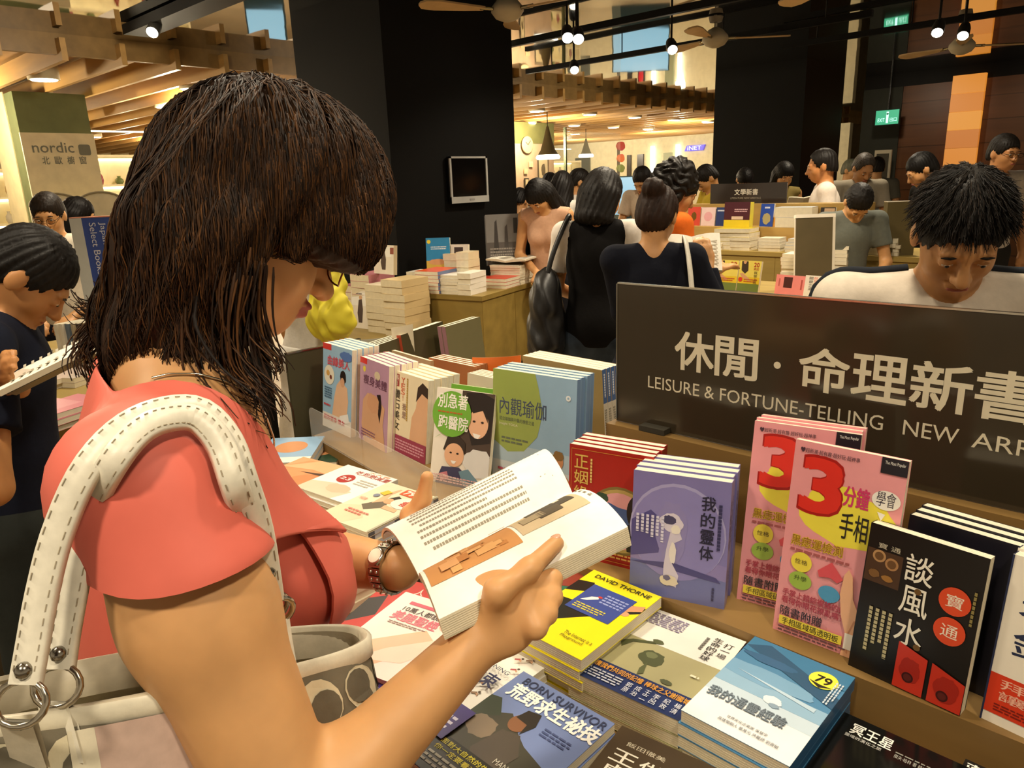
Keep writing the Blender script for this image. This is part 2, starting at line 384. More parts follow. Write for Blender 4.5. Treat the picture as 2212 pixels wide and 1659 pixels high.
# right hand wall: dark wood planks, a dark band above
m = MB(); m.box((-3.95, 12, 0), (7, 12.2, 2.62), '#4a2c14', 'wood')
for k in range(9): m.box((-3.95, 11.994, .3 * k), (7, 12, .3 * k + .286), '#593518', 'wood')
m.box((-3.95, 11.97, 0), (-3.42, 12, 2.62), '#2b2c25', 'matte'); m.box((-3.95, 11.99, 2.62), (7, 12.2, CEIL), '#100e0c', 'black'); struct(m.build('wall_right'))
p = atY(2062, 165, 11.95); q = atY(2112, 325, 11.95)
m = MB(); zt = p[2]
for k in range(6):
    z0 = zt - (k + 1) * .235; m.box((p[0], 11.88, z0 + .004), (q[0], 11.965, z0 + .235), ('#e08a2c', '#d47c24', '#e6942f', '#c97222', '#dd862a', '#b8661f')[k], 'emit0.8')
m.box((p[0] + .01, 11.90, 0), (q[0] - .01, 11.965, zt - 6 * .235), '#6a3d16', 'wood')
tag(m.build('lit_panel'), 'tall glowing amber panel of stacked blocks set in the dark wood wall', 'light')
# exit sign
a = atY(1893, 240, 11.6); b = atY(1940, 267, 11.6); w_, h_ = b[0] - a[0], a[2] - b[2]; ex = empty('exit_sign', 'green lit exit sign hanging by the dark wood wall', 'sign', np.array([(a[0] + b[0]) / 2, 11.6, b[2]]))
m = MB(); m.box((-w_ / 2 - .01, 0, -.01), (w_ / 2 + .01, .06, h_ + .01), '#20302a', 'matte'); m.tube([(0, .03, h_), (0, .03, CEIL - b[2])], .012, '#222222', 'metal'); m.build('housing', ex)
m = MB(); M = frame((-w_ / 2, -.002, 0), (1, 0, 0), (0, 0, 1)); m.flat([(0, 0), (w_, 0), (w_, h_), (0, h_)], '#12a878', 'emit1.0', M)
m.flat([(w_ * .46, .02, .001), (w_ * .56, .02, .001), (w_ * .56, h_ - .02, .001), (w_ * .46, h_ - .02, .001)], '#c8fff0', 'emit1.4', M)
m.text('EXIT', w_ * .1, h_ * .2, w_ * .4, h_ * .45, .002, '#c8fff0', 'emit1.4', M); m.text('出口', w_ * .62, h_ * .18, w_ * .92, h_ * .47, .002, '#c8fff0', 'emit1.4', M)
m.ball((w_ * .51, h_ * .74, 0), (.018, .018, .003), '#0a7a58', 'emit0.6', 8, M); m.build('face', ex)
# poster stand against the wall
a = atY(1890, 325, 11.7); b = atY(1915, 440, 11.7)
m = MB(); m.box((a[0], 11.7, 0), (b[0], 11.74, a[2]), '#b8ac92', 'matte'); m.box((a[0] + .03, 11.695, .4), (b[0] - .03, 11.7, a[2] - .05), '#4a453a', 'cover')
tag(m.build('poster_stand'), 'white framed notice stand beside the dark wood wall', 'sign')

# wall monitor on the black pillar
A = atX(968, 338, -4.17); B_ = atX(1054, 435, -4.17); mw, mh = .36, .315
yc = (A[1] + B_[1]) / 2; zc = (A[2] + B_[2]) / 2; mw = (B_[1] - A[1]) * 1.0; mh = (A[2] - B_[2]) * 1.0
mo = empty('wall_monitor', 'silver framed monitor with blank screen on the black pillar', 'monitor', np.array([-4.2, yc, zc]))
M = frame((.03, 0, 0), (0, 1, 0), (0, 0, 1))
m = MB(); m.box((-mw / 2, -mh / 2, -.02), (mw / 2, mh / 2, .0), '#8c8a86', 'metal', M); m.box((-mw / 2, -mh / 2, 0), (mw / 2, -mh * .36, .015), '#a5a29c', 'matte', M)
m.box((-mw / 2, mh * .46, 0), (mw / 2, mh / 2, .012), '#a5a29c', 'matte', M); m.box((-mw / 2, -mh / 2, 0), (-mw * .455, mh / 2, .012), '#a5a29c', 'matte', M); m.box((mw * .455, -mh / 2, 0), (mw / 2, mh / 2, .012), '#a5a29c', 'matte', M)
m.box((-mw * .03, -mh * .45, .015), (mw * .1, -mh * .41, .017), '#8a8781', 'matte', M); m.build('frame', mo)
m = MB(); m.box((-mw * .455, -mh * .36, 0), (mw * .455, mh * .46, .004), '#040404', 'gloss', M); m.build('screen', mo)
m = MB(); m.box((-.06, -.06, -.03), (.06, .06, -.02), '#222222', 'matte', M); m.build('bracket', mo)

# ceiling tracks with spotlights
def track(p0, p1, wd=.045, lab='', h=.05, hang=.12):
    a, b = np.array(p0), np.array(p1); r = empty('lighting_track', lab, 'light track', np.array([(a[0] + b[0]) / 2, a[1], a[2]]))
    L = abs(b[0] - a[0]) / 2; m = MB(); m.box((-L, -wd / 2, 0), (L, wd / 2, h), '#100f0d', 'black'); m.build('rail', r)
    for s in (-.8, -.3, .3, .8):
        m = MB(); m.tube([(s * L, 0, h), (s * L, 0, CEIL - a[2])], .006, '#15130f', 'black', 6); m.build('hanger', r)
    return r
def spot(p, lab, r=.05, tilt=(.3, -.3), em='emit9', dz=.0):
    s = empty('track_spotlight', lab, 'spotlight', np.array(p), 'track spotlights')
    R4 = np.eye(4); R4[:3, :3] = rot((1, 0, 0), tilt[0] * 57) @ rot((0, 1, 0), tilt[1] * 57)
    m = MB(); m.lathe([(r * .55, .07), (r * .8, .05), (r, 0), (r, -.07), (r * .9, -.075)], '#1a1814', 'black', 14, R4); m.tube([(0, 0, .04), (0, 0, CEIL - p[2])], .01, '#1a1814', 'black', 6); m.build('can', s)
    m = MB(); m.lathe([(r * .86, -.074), (r * .86, -.079)], '#fff4dc', em, 14, R4); m.build('lens', s)
TZ = 2.66
for i, (pa, pb, lab) in enumerate((((1099, 103), (1549, 3), 'black lighting track hung nearest in front of the two black pillars'), ((1230, 145), (1545, 80), 'black lighting track hung just in front of the wooden ceiling'),
                                   ((1830, 85), (2200, -10), 'black lighting track hung over the right aisle'))):
    P0, P1 = at(*pa, TZ), at(*pb, TZ); track((P0[0] - .6, P0[1], TZ), (P1[0] + 1.2, P0[1], TZ), lab=lab)
P0, P1 = at(335, 62, 2.72), at(500, 0, 2.72)
track((P0[0] - .35, P0[1], 2.72), (P1[0] + .8, P0[1], 2.72), .2, 'wide black lighting channel above the shop sign side', .07)
for px, py, lab in ((335, 58, 'bright spotlight in the wide black channel'), (1225, 70, 'small spotlight on the front track, left of its pair'), (1248, 73, 'bright spotlight on the front track near the first pillar'), (1240, 142, 'spotlight at the start of the second track'),
                    (1450, 97, 'brightest spotlight on the second track near the second pillar'), (2028, 57, 'spotlight beside the ceiling fan over the right aisle'), (2083, 64, 'spotlight right above the fan hub in the right aisle')):
    z = TZ - .09 if px > 400 else 2.70; spot(at(px, py, z), lab, .046, (-.75, -.55) if px < 1900 else (-.8, -.1), 'emit22')
# ceiling fans
def fan(px, py, z, angs, lab, L=.62):
    c = at(px, py, z); f_ = empty('ceiling_fan', lab, 'ceiling fan', c, 'ceiling fans')
    m = MB(); m.lathe([(.02, .09), (.06, .07), (.105, .02), (.11, -.01), (.08, -.05), (.03, -.07)], '#b8ab90', 'matte', 18); m.build('motor', f_)
    m = MB(); m.tube([(0, 0, .08), (0, 0, CEIL - z)], .013, '#8a8070', 'metal', 8); m.lathe([(.05, CEIL - z - .05), (.06, CEIL - z - .01)], '#8a8070', 'matte', 14); m.build('pole', f_)
    for a in angs:
        M = mov(0, 0, .0, math.radians(a)); M[:3, :3] = M[:3, :3] @ rot((1, 0, 0), 12)
        m = MB(); m.tube([(.09, 0, 0), (.2, 0, 0)], .012, '#a09478', 'metal', 6)
        m2 = [(.17, -.022), (.3, -.045), (L * .8, -.068), (L * .95, -.06), (L, -.02), (L, .015), (L * .95, .05), (L * .8, .058), (.3, .035), (.17, .02)]
        m.prism(m2, -.006, .006, '#c9a878', 'matte'); V = m.v; m.v = [xf(M, v) for v in V]; m.build('blade', f_)
fan(1096, 22, 2.62, (250, 10, 130), 'ceiling fan at the top of the first black pillar, one blade pointing at the pillar')
fan(1545, 84, 2.62, (40, 160, 280), 'ceiling fan in front of the second pillar seen edge on')
fan(1825, -42, 2.60, (268, 28, 148), 'ceiling fan hanging over the right aisle, one long blade lowered across the pillar top')
fan(2078, 100, 2.55, (40, 160, 285), 'ceiling fan over the right aisle below a spotlight')

# ---------------------------------------------------------------- the shop zone beyond the wooden ceiling edge
k = 0; dl = None
for ix in range(7):
    for iy in range(11):
        x = -7.9 - ix * 1.75; y = 1.0 + iy * 1.365 + (ix % 2) * .455
        if k >= 66: break
        if dl is None:
            dl = empty('ceiling_downlight', 'round lit downlight recessed between the wooden ceiling beams', 'ceiling light', np.array([x, y, 2.56]), 'downlights in the wooden ceiling')
            m = MB(); m.lathe([(.13, 0), (.13, .2), (.11, .2), (.105, .012)], '#d8caa6', 'matte', 18); m.build('trim_ring', dl)
            m = MB(); m.lathe([(.105, -.008), (.11, -.001)], '#fff0cf', 'emit12', 18); m.build('lens', dl)
        else: dup(dl, mov(x, y, 2.56))
        k += 1
# nordic column
Y0, Y1 = atX(62, 380, -9)[1], atX(214, 380, -9)[1]; zt = atX(130, 288, -9)[2]
m = MB(); m.box((-9.9, Y0, 0), (-9.0, Y1, 2.58), '#69704c', 'matte'); m.box((-9.9, Y0 - .01, 0), (-9.3, Y0, 2.6), '#ded0a4', 'matte'); struct(m.build('column_shop'))
sg = empty('shop_sign', 'cream wall sign with grey shop lettering on the green column', 'sign', np.array([-8.98, (Y0 + Y1) / 2, zt]))
sw = Y1 - Y0 + .02; M = frame((.012, -sw / 2, -1.75), (0, 1, 0), (0, 0, 1))
m = MB(); m.box((0, 0, -.03), (sw, 1.75, 0), '#d9cfae', 'matte', M)
zz = lambda y: atX(130, y, -9)[2] - zt + 1.75
m.text('nordic', sw * .12, zz(330), sw * .68, zz(308), .002, '#77786c', 'matte', M, off=.012); zc_ = (zz(332) + zz(316)) / 2; m.prism([(sw * .83 + sx_ * (sw * .055 + .02 * math.cos(t)) , zc_ + sz_ * (.035 + .02 * math.sin(t))) for sx_, sz_, t0 in ((1, 1, 0), (-1, 1, 1), (-1, -1, 0), (1, -1, 1)) for t in (np.linspace(0, 1.57, 4) if not t0 else np.linspace(1.57, 0, 4))], 0, .004, '#77786c', 'matte', M)
for i, c in enumerate('北歐櫥窗'): m.text(c, sw * (.22 + .17 * i), zz(355), sw * (.32 + .17 * i), zz(338), .002, '#77786c', 'matte', M, off=.012)
m.build('panel', sg)
def shelf_unit(x, y, w_, h_, rz, lab, seed, n=5):
    r = random.Random(seed); M0 = mov(x, y, 0, rz); u = empty('display_shelf', lab, 'shelf', M0)
    m = MB(); m.box((-w_ / 2, .32, 0), (w_ / 2, .35, h_), '#f4e6bd', 'matte'); m.box((-w_ / 2 - .03, 0, 0), (-w_ / 2, .35, h_), '#d8cca8', 'matte'); m.box((w_ / 2, 0, 0), (w_ / 2 + .03, .35, h_), '#d8cca8', 'matte'); m.build('case', u)
    for k in range(n + 1):
        z = .1 + k * (h_ - .15) / n; m = MB(); m.box((-w_ / 2, 0, z), (w_ / 2, .32, z + .025), '#e8dcb8', 'matte'); b = m.build('shelf', u)
        m = MB(); m.box((-w_ / 2 + .05, .28, z + h_ / n - .06), (w_ / 2 - .05, .315, z + h_ / n - .04), '#fff0c8', 'emit5'); m.build('strip_light', u)
        if k == n: break
        px = -w_ / 2 + .12
        while px < w_ / 2 - .1:
            hh = r.uniform(.08, .24); c = r.choice(['#8a3a2a', '#d8d0c0', '#3c4a52', '#6d7a4a', '#b08a50', '#2b2a2a', '#c9c2b0', '#9c4f5a']); rr = r.uniform(.03, .07)
            m = MB(); m.lathe([(rr * .6, 0), (rr, hh * .3), (rr * .9, hh * .6), (rr * .35, hh * .85), (rr * .45, hh)], c, 'gloss', 10)
            o = m.build('vase'); o.matrix_world = Matrix((M0 @ mov(px, .15, z + .025)).tolist()); tag(o, 'small vase or pot standing on a lit shop shelf', 'vase', 'pots on the lit shop shelves'); px += r.uniform(.16, .3)
for px, X, w_, h_, s, lab in ((-20, -12.2, 1.7, 1.95, 1, 'lit white display shelf at the left edge of the shop'), (300, -11.4, 2.2, 2.1, 2, 'lit white display shelf behind the woman with long dark hair'),
                              (1215, -12.5, 1.6, 2.0, 3, 'lit display shelf behind the clock wall')):
    q = atX(px, 420, X); shelf_unit(X, q[1], w_, h_, math.pi / 2, lab, s)
# arched white sign boards under the column sign
for px, lab in ((115, 'arched white display board behind the man with glasses'), (215, 'arched white display board right of the green column')):
    q = atX(px, 430, -8.6); m = MB(); M = frame((-8.6, q[1], 0), (0, 1, 0), (0, 0, 1)); hw = .23
    pts = [(-hw, 0), (hw, 0), (hw, 1.45)] + [(hw * math.cos(t), 1.45 + .12 * math.sin(t)) for t in np.linspace(.2, math.pi - .2, 9)] + [(-hw, 1.45)]
    m.prism(pts, 0, .03, '#dcd2b2', 'matte', M); m.box((-.12, 1.05, .03), (.13, 1.3, .034), '#5c5a50', 'cover', M)
    m.tube(xf(M, [(hw * math.cos(t), 1.45 + .12 * math.sin(t), .03) for t in np.linspace(0, math.pi, 12)]), .014, '#8d856c', 'matte', 6); tag(m.build('display_board'), lab, 'sign')
# clock wall
ya, yb = atX(1085, 330, -9.6)[1], atX(1196, 330, -9.6)[1]
m = MB(); m.box((-9.75, ya, 0), (-9.6, yb, 2.52), '#b59c80', 'matte'); m.box((-9.75, ya - .02, 2.2), (-9.59, yb + .01, 2.58), '#6b6c40', 'matte'); struct(m.build('wall_shop'))
q = atX(1138, 313, -9.57); ck = empty('wall_clock', 'round cream clock on the pinkish shop wall', 'clock', q)
M = frame((0, 0, 0), (0, 1, 0), (0, 0, 1)); m = MB(); m.lathe([(.15, 0), (.16, .02), (.15, .03), (.135, .03)], '#b0a078', 'matte', 24, M); m.build('rim', ck)
m = MB(); m.lathe([(.138, .026), (.138, .028)], '#e8dfc0', 'cover', 24, M); m.build('dial', ck)
for a, L in ((0.9, .08), (-.8, .11)):
    m = MB(); m.box((-.006, 0, .03), (.006, L, .033), '#3a3528', 'matte', M @ np.vstack([np.c_[rot((0, 0, 1), a * 57), [0, 0, 0]], [0, 0, 0, 1]])); m.build('hand', ck)
for px, py, w_, h_, c, lab in ((1137, 405, .12, .34, '#3d372c', 'narrow dark framed picture low on the pinkish wall'), (1135, 370, .09, .09, '#c6b387', 'tiny framed print under the round clock'), (1146, 355, .09, .1, '#d2c096', 'small pale framed print by the clock'), (1172, 365, .3, .5, '#4e4636', 'dark framed picture below the pendant lamp')):
    q = atX(px, py, -9.58); f_ = empty('picture', lab, 'picture', q); M = frame((0, 0, 0), (0, 1, 0), (0, 0, 1)); m = MB(); m.box((-w_ / 2, -h_ / 2, 0), (w_ / 2, h_ / 2, .02), c, 'matte', M); m.build('frame', f_)
    m = MB(); m.box((-w_ / 2 + .02, -h_ / 2 + .02, .02), (w_ / 2 - .02, h_ / 2 - .02, .023), '#bfae88', 'cover', M)
    if h_ > .3: m.prism(blob(0, -.02, w_ * .2, h_ * .25, 4), .023, .024, '#5d5038', 'cover', M)
    m.build('print', f_)
# pendant lamps
def pendant(px, py, X, r, h, lab, group=None, string=True):
    q = atX(px, py, X); pn = empty('pendant_lamp', lab, 'pendant lamp', q)
    m = MB(); m.lathe([(r, .03), (r * .62, h * .28), (r * .36, h * .6), (r * .13, h * .95), (.02, h)], '#574a2c', 'matte', 24); m.build('shade', pn)
    m = MB(); m.lathe([(r * .93, 0), (r * 1.04, .03), (r * .9, .07), (r * .5, .08)], '#fff2d8', 'emit5', 24)
    m.build('light_ring', pn); m = MB(); m.tube([(0, 0, h), (0, 0, 2.785 - q[2])], .008, '#3a3428', 'matte', 6); m.build('cord', pn)
pendant(1184, 344, -8.2, .2, .52, 'conical pendant lamp with a glowing beaded rim by the clock wall'); pendant(1266, 340, -10.5, .17, .4, 'smaller pendant lamp with glowing rim further inside the shop')
# glass partition
ya, yb = atX(1222, 330, -10.2)[1], atX(1340, 330, -10.2)[1]
m = MB(); m.box((-10.22, ya, .1), (-10.2, yb, 2.5), '#cfd8cc', 'pane'); m.box((-10.24, ya - .02, 0), (-10.18, ya + .02, 2.58), '#5f6650', 'metal'); struct(m.build('window_1'))
# far shop front
YF = 19.0; q0, q1 = atY(1150, 350, YF), atY(1830, 350, YF)
m = MB(); m.box((q0[0], YF, 0), (q1[0], YF + .2, 2.58), '#dcd4b4', 'matte'); struct(m.build('wall_front'))
for a, b, c, lab in ((1245, 1276, '#2d2b26', 'dark banner on the far shop front left of the red signs'), (1356, 1364, '#3a332b', 'narrow dark poster on the far white shop front'), (1378, 1391, '#2b2323', 'dark poster with a red mark on the far white shop front'), (1434, 1452, '#9aa083', 'pale green poster between the two light tubes')):
    x0, x1 = atY(a, 380, YF)[0], atY(b, 380, YF)[0]; zt = 2.15; m = MB(); m.box((x0, YF - .05, .6), (x1, YF - .005, zt), c, 'cover')
    if a == 1378: m.ball(((x0 + x1) / 2, YF - .05, 1.35), (.09, .01, .2), '#c8242e', 'cover')
    tag(m.build('shop_poster'), lab, 'poster')
for px, lab in ((1409, 'left upright white light tube on the far shop front'), (1463, 'right upright white light tube on the far shop front')):
    q = atY(px, 360, YF - .08); m = MB(); m.tube([(q[0], YF - .08, .9), (q[0], YF - .08, 2.35)], .06, '#fff6dc', 'emit4', 10); tag(m.build('light_tube'), lab, 'light')
a, b = atY(1478, 327, YF - .08), atY(1522, 312, YF - .08); M = frame((a[0], YF - .08, a[2]), (1, 0, 0), (0, 0, 1)); L, h = b[0] - a[0], b[2] - a[2]
m = MB(); m.prism([(0, 0), (L * .9, 0), (L, h), (L * .12, h)], -.06, 0, '#5a4ad0', 'emit1.2', M); m.text('iNET', L * .16, h * .15, L * .84, h * .85, .004, '#e8e4ff', 'emit2.5', M); tag(m.build('shop_sign'), 'violet lit sign with white letters on the far shop front', 'sign')
# round red, orange and green shop sign post
q = atX(1336, 320, -12); ps = empty('sign_post', 'post with red, orange and green round signs in the shop', 'sign', np.array([-12, q[1], 0]))
m = MB(); m.tube([(0, 0, 0), (0, 0, 2.35)], .04, '#4a3a2a', 'matte', 8); m.build('post', ps)
for py, c, r in ((316, '#9c2f2a', .15), (342, '#c8642e', .13), (364, '#6d7b3a', .13)):
    z = atX(1336, py, -12)[2]; m = MB(); M = frame((.05, 0, z), (0, 1, 0), (0, 0, 1)); m.prism(blob(0, 0, r * 1.25, r * .8, int(py), 14, .08), 0, .05, c, 'gloss', M); m.build('sign_disc', ps)
# blue lit panels deep in the shop (seen mirrored in the ceiling)
for px0, px1, d, lab in ((1322, 1440, 19, 'large blue lit display wall deep in the shop'), (575, 655, 15.5, 'blue lit window far beyond the first black pillar'), (1955, 2010, 13.0, 'blue lit notice panel low on the dark wood wall')):
    a, b = gp(px0, d), gp(px1, d)
    if px0 == 1955: a = atY(px0, 400, 11.85); b = atY(px1, 400, 11.85)
    m = MB(); L = float(np.linalg.norm((b - a)[:2])); M = frame((a[0], a[1], .55), [b[0] - a[0], b[1] - a[1], 0], (0, 0, 1)); m.box((0, -.55, 0), (L, 1.0 if px0 != 1955 else .5, .04), '#20343c', 'matte', M); m.box((.03, .03, .04), (L - .03, .97 if px0 != 1955 else .47, .045), '#6fa6bd', 'emit1.3', M); tag(m.build('backlit_screen'), lab, 'screen')
# ---------------------------------------------------------------- books
def draw(m, W, H, z, ops, M=None, mat='cover', dz=.00014):
    for i, o in enumerate(ops):
        zz = z + dz * (i + 1); k = o[0]
        if k == 'r': m.flat([(o[1] * W, o[2] * H, zz), (o[3] * W, o[2] * H, zz), (o[3] * W, o[4] * H, zz), (o[1] * W, o[4] * H, zz)], o[5], mat, M)
        elif k == 'e': m.flat([(x, y, zz) for x, y in circ(o[1] * W, o[2] * H, o[3] * W, o[4] * W, 26)], o[5], mat, M)
        elif k == 'b': m.flat([(min(max(x, 0), W), min(max(y, 0), H), zz) for x, y in blob(o[1] * W, o[2] * H, o[3] * W, o[4] * W, o[6], 22, o[7] if len(o) > 7 else .12)], o[5], mat, M)
        elif k == 'p': m.flat([(x * W, y * H, zz) for x, y in o[1]], o[2], mat, M)
        elif k in 'tv': m.text(o[1], o[2] * W, o[3] * H, o[4] * W, o[5] * H, zz, o[6], mat, M, k == 'v', False, o[7] if len(o) > 7 else 0.0)
        elif k == 'l':                                       # small print too fine to read: rows of dashes
            r = random.Random(int(o[1] * 997 + o[2] * 331)); n = o[5]; h = (o[4] - o[2]) / n
            for j in range(n):
                x = o[1]; y = o[2] + (j + .25) * h; end = o[3] - (r.random() * .25 * (o[3] - o[1]) if j == 0 else 0)
                while x < end:
                    x2 = min(end, x + r.uniform(.03, .08) * 1.0); m.flat([(x * W, y * H, zz), (x2 * W, y * H, zz), (x2 * W, (y + h * .5) * H, zz), (x * W, (y + h * .5) * H, zz)], o[6], mat, M); x = x2 + .012
        elif k == 'L':                                       # the same in upright columns
            r = random.Random(int(o[1] * 997 + o[2] * 331)); n = o[5]; h = (o[3] - o[1]) / n
            for j in range(n):
                y = o[4]; x = o[1] + (j + .2) * h; end = o[2] + (r.random() * .4 * (o[4] - o[2]))
                while y > end:
                    y2 = max(end, y - .022); m.flat([(x * W, y2 * H, zz), ((x + h * .55) * W, y2 * H, zz), ((x + h * .55) * W, y * H, zz), (x * W, y * H, zz)], o[6], mat, M); y = y2 - .006
BOOKS = 0
def book(label, M, W, H, T, col, ops=(), spine='L', scol=None, sops=(), back=None, pages='#efe6cc', group=None, mat='cover', plain=False):
    """closed book: x across the cover, y up the cover, front cover at z = T"""
    global BOOKS; BOOKS += 1
    if group: label = re.sub(r'\b(paperback|book|comic|set|roll)s\b|\bcopies\b', lambda q: q.group(1) or 'copy', label, count=1)
    scol = scol or col; back = back or col; ct = .0009; e = .0005
    x0, x1 = (0, W - e) if spine == 'L' else (e, W)
    m = MB(); m.box((x0 + (.001 if spine == 'L' else 0), e, ct), (x1 - (0 if spine == 'L' else .001), H - e, T - ct), pages, 'paper')
    if T > .006:
        for k in range(1, int(T / .0035)):
            z = ct + k * .0035; xx = W - e if spine == 'L' else e; s = 1 if spine == 'L' else -1
            m.box((xx - .0001, e, z), (xx + s * .0002, H - e, z + .0005), '#cfc5a8', 'paper'); m.box((x0 + .001, H - e, z), (x1 - .001, H - e + .0002, z + .0005), '#d8ceb2', 'paper'); m.box((x0 + .001, e - .0002, z), (x1 - .001, e, z + .0005), '#cfc5a8', 'paper')
    c = MB() if not plain else m
    c.box((0, 0, T - ct), (W, H, T), col, mat); c.box((0, 0, 0), (W, H, ct), back, mat)
    sx = 0 if spine == 'L' else W - ct
    c.box((sx, 0, ct), (sx + ct, H, T - ct), scol, mat)
    draw(c, W, H, T, ops, None, mat)
    if sops:
        Ms = frame((0, 0, 0), (0, 0, 1), (0, 1, 0)) if spine == 'L' else frame((W, 0, T), (0, 0, -1), (0, 1, 0))
        draw(c, T, H, 0, sops, Ms, mat)
    if plain:
        o = m.build('book'); o.matrix_world = Matrix(np.array(M).tolist()); return tag(o, label, 'book', group)
    r = empty('book', label, 'book', M, group)
    m.build('page_block', r); c.build('cover', r); return r
def sh(M, x=0, y=0, z=0):
    M2 = M.copy(); M2[:3, 3] = xf(M, [(x, y, z)])[0]; return M2
def flatM(q, z, W=None, H=None):
    """matrix and size of a flat book whose top cover has pixel corners q = (bottom-left, bottom-right, top-right, top-left) at height z"""
    P = [at(*c, z) for c in q]; x = P[1] - P[0]; y = P[3] - P[0]; w_ = W or (np.linalg.norm(x) + np.linalg.norm(P[2] - P[3])) / 2; h_ = H or (np.linalg.norm(y) + np.linalg.norm(P[2] - P[1])) / 2
    c = sum(P) / 4; d = _n(_n(P[3] - P[0]) + _n(P[2] - P[1])); dx = np.cross(d, [0, 0, 1]); o = c - dx * w_ / 2 - d * h_ / 2
    return frame(o, dx, d), w_, h_
def short(t):
    for c in (', ', ' with ', ' standing', ' flat', ' on ', ' cut ', ' mostly', ' in ', ' beside', ' under', ' between', ' low', ' tucked', ' half', ' by ', ' at '): t = t.split(c)[0]
    return t
def pile(label, q, z, T, col, ops, n, base, spine='R', under=None, W=None, H=None, jit=.0035, scol=None, ulab=None, seed=0, sops=(), ucol=None):
    """stack: the top book carries the cover; the copies below reach down to height base"""
    M, w_, h_ = flatM(q, z, W, H); r = random.Random(seed + int(q[0][0]))
    top = book(label, sh(M, 0, 0, -T), w_, h_, T, col, ops, spine, scol, sops)
    zz = z - T - .0004; k = 0; proto = None; g = ulab or ('copies stacked under the ' + short(label))
    tt = under or T
    while zz - tt > base - .004:
        dx, dy = r.uniform(-jit, jit), r.uniform(-jit, jit); Mk = sh(M, dx, dy, zz - tt - z)
        if proto is None: proto = book(g, Mk, w_, h_, tt, ucol or col, (), spine, scol, sops, group=g)
        else: dup(proto, Mk)
        zz -= tt + .0004
    return M, w_, h_
def standM(bl, br, tl, z, lean=12, H=None):
    """book standing on height z with its front bottom edge at pixels bl, br, leaning back"""
    A, B = at(*bl, z), at(*br, z); x = _n(B - A); nb = np.cross([0, 0, 1], x); a = math.radians(lean)
    y = np.array([0, 0, 1]) * math.cos(a) + nb * math.sin(a); nrm = np.cross(x, y); r = ray(*tl); t = ((A - CAM) @ nrm) / (r @ nrm); h_ = (CAM + r * t - A) @ y
    return frame(A, x, y), np.linalg.norm(B - A), H or h_
def standing(label, bl, br, tl, z, T, col, ops, n=1, lean=12, W=None, H=None, spine='L', scol=None, sops=(), back=None, pages='#f2ead4', gap=.0008, dy=0.0):
    M, w_, h_ = standM(bl, br, tl, z, lean, H); w_ = W or w_; M[1, 3] += dy
    book(label, sh(M, 0, 0, -T), w_, h_, T, col, ops, spine, scol, sops, back, pages)
    p = None; g = 'copies standing right behind the ' + short(label); bk = np.cross([0, 0, 1], M[:3, 0]); bk = bk / math.cos(math.radians(lean))
    for k in range(1, n):
        Mk = sh(M, random.Random(k).uniform(-.002, .002), .0, -T); Mk[:3, 3] += bk * (T + gap) * k
        if p is None: p = book(g if n > 2 else 'second copy standing behind the ' + short(label), Mk, w_, h_, T, col, (), spine, scol, sops, back, pages, group=g if n > 2 else None)
        else: dup(p, Mk)
    return M, w_, h_
BRN = '#86683a'
TZ0, LZ = .75, .83
# display table with its stepped ledge and the sign riser
dt = empty('display_table', 'brown stepped book display table in front of the reading woman', 'table', np.array([-.4, 1.0, 0]))
def tb(a, b, name='plinth'):
    m = MB(); m.box(np.array(a) - [-.4, 1.0, 0], np.array(b) - [-.4, 1.0, 0], BRN, 'wood'); return m.build(name, dt)
tb((-2.02, .47, 0), (1.3, 1.44, TZ0 - .02), 'body'); tb((-2.05, .45, TZ0 - .02), (1.33, 1.46, TZ0), 'table_top')
lp = [(-1.80, 1.062), (-1.14, .960), (1.33, .960), (1.33, 1.46), (-1.80, 1.46)]
m = MB(); m.prism([(x + .4, y - 1.0) for x, y in lp], TZ0, LZ, BRN, 'wood'); m.build('ledge', dt)
SY = 1.25
tb((-.875, SY - .03, LZ), (1.33, SY + .17, 1.012), 'riser')
# acrylic guard along the left part of the ledge
a, b = np.array(lp[0]), np.array(lp[1]); b2 = b + np.array([.17, 0.0]); d = _n(b - a)
ag = empty('acrylic_guard', 'clear acrylic guard strip in front of the standing books, left half of the ledge', 'guard', np.array([*((a + b) / 2), LZ]))
for i, (p0, p1) in enumerate(((a, a + (b - a) * .48), (a + (b - a) * .49, b), (b, b2))):
    c_ = (a + b) / 2; dd = p1 - p0; nn = np.array([dd[1], -dd[0]]) / np.linalg.norm(dd) * .003; o = np.array([*(p0 - c_), 0]); M = frame(o + [nn[0], nn[1], 0], [dd[0], dd[1], 0], (0, 0, 1)); L = np.linalg.norm(dd)
    m = MB(); rr = .02; hh = .09; P = [(0, 0), (L, 0), (L, hh - rr)] + [(L - rr + rr * math.cos(t), hh - rr + rr * math.sin(t)) for t in np.linspace(0, math.pi / 2, 5)] + [(rr + rr * math.cos(t), hh - rr + rr * math.sin(t)) for t in np.linspace(math.pi / 2, math.pi, 5)] + [(0, hh - rr)]
    m.prism(P, 0, .0025, '#ffffff', 'acrylic', M); m.build('panel', ag)
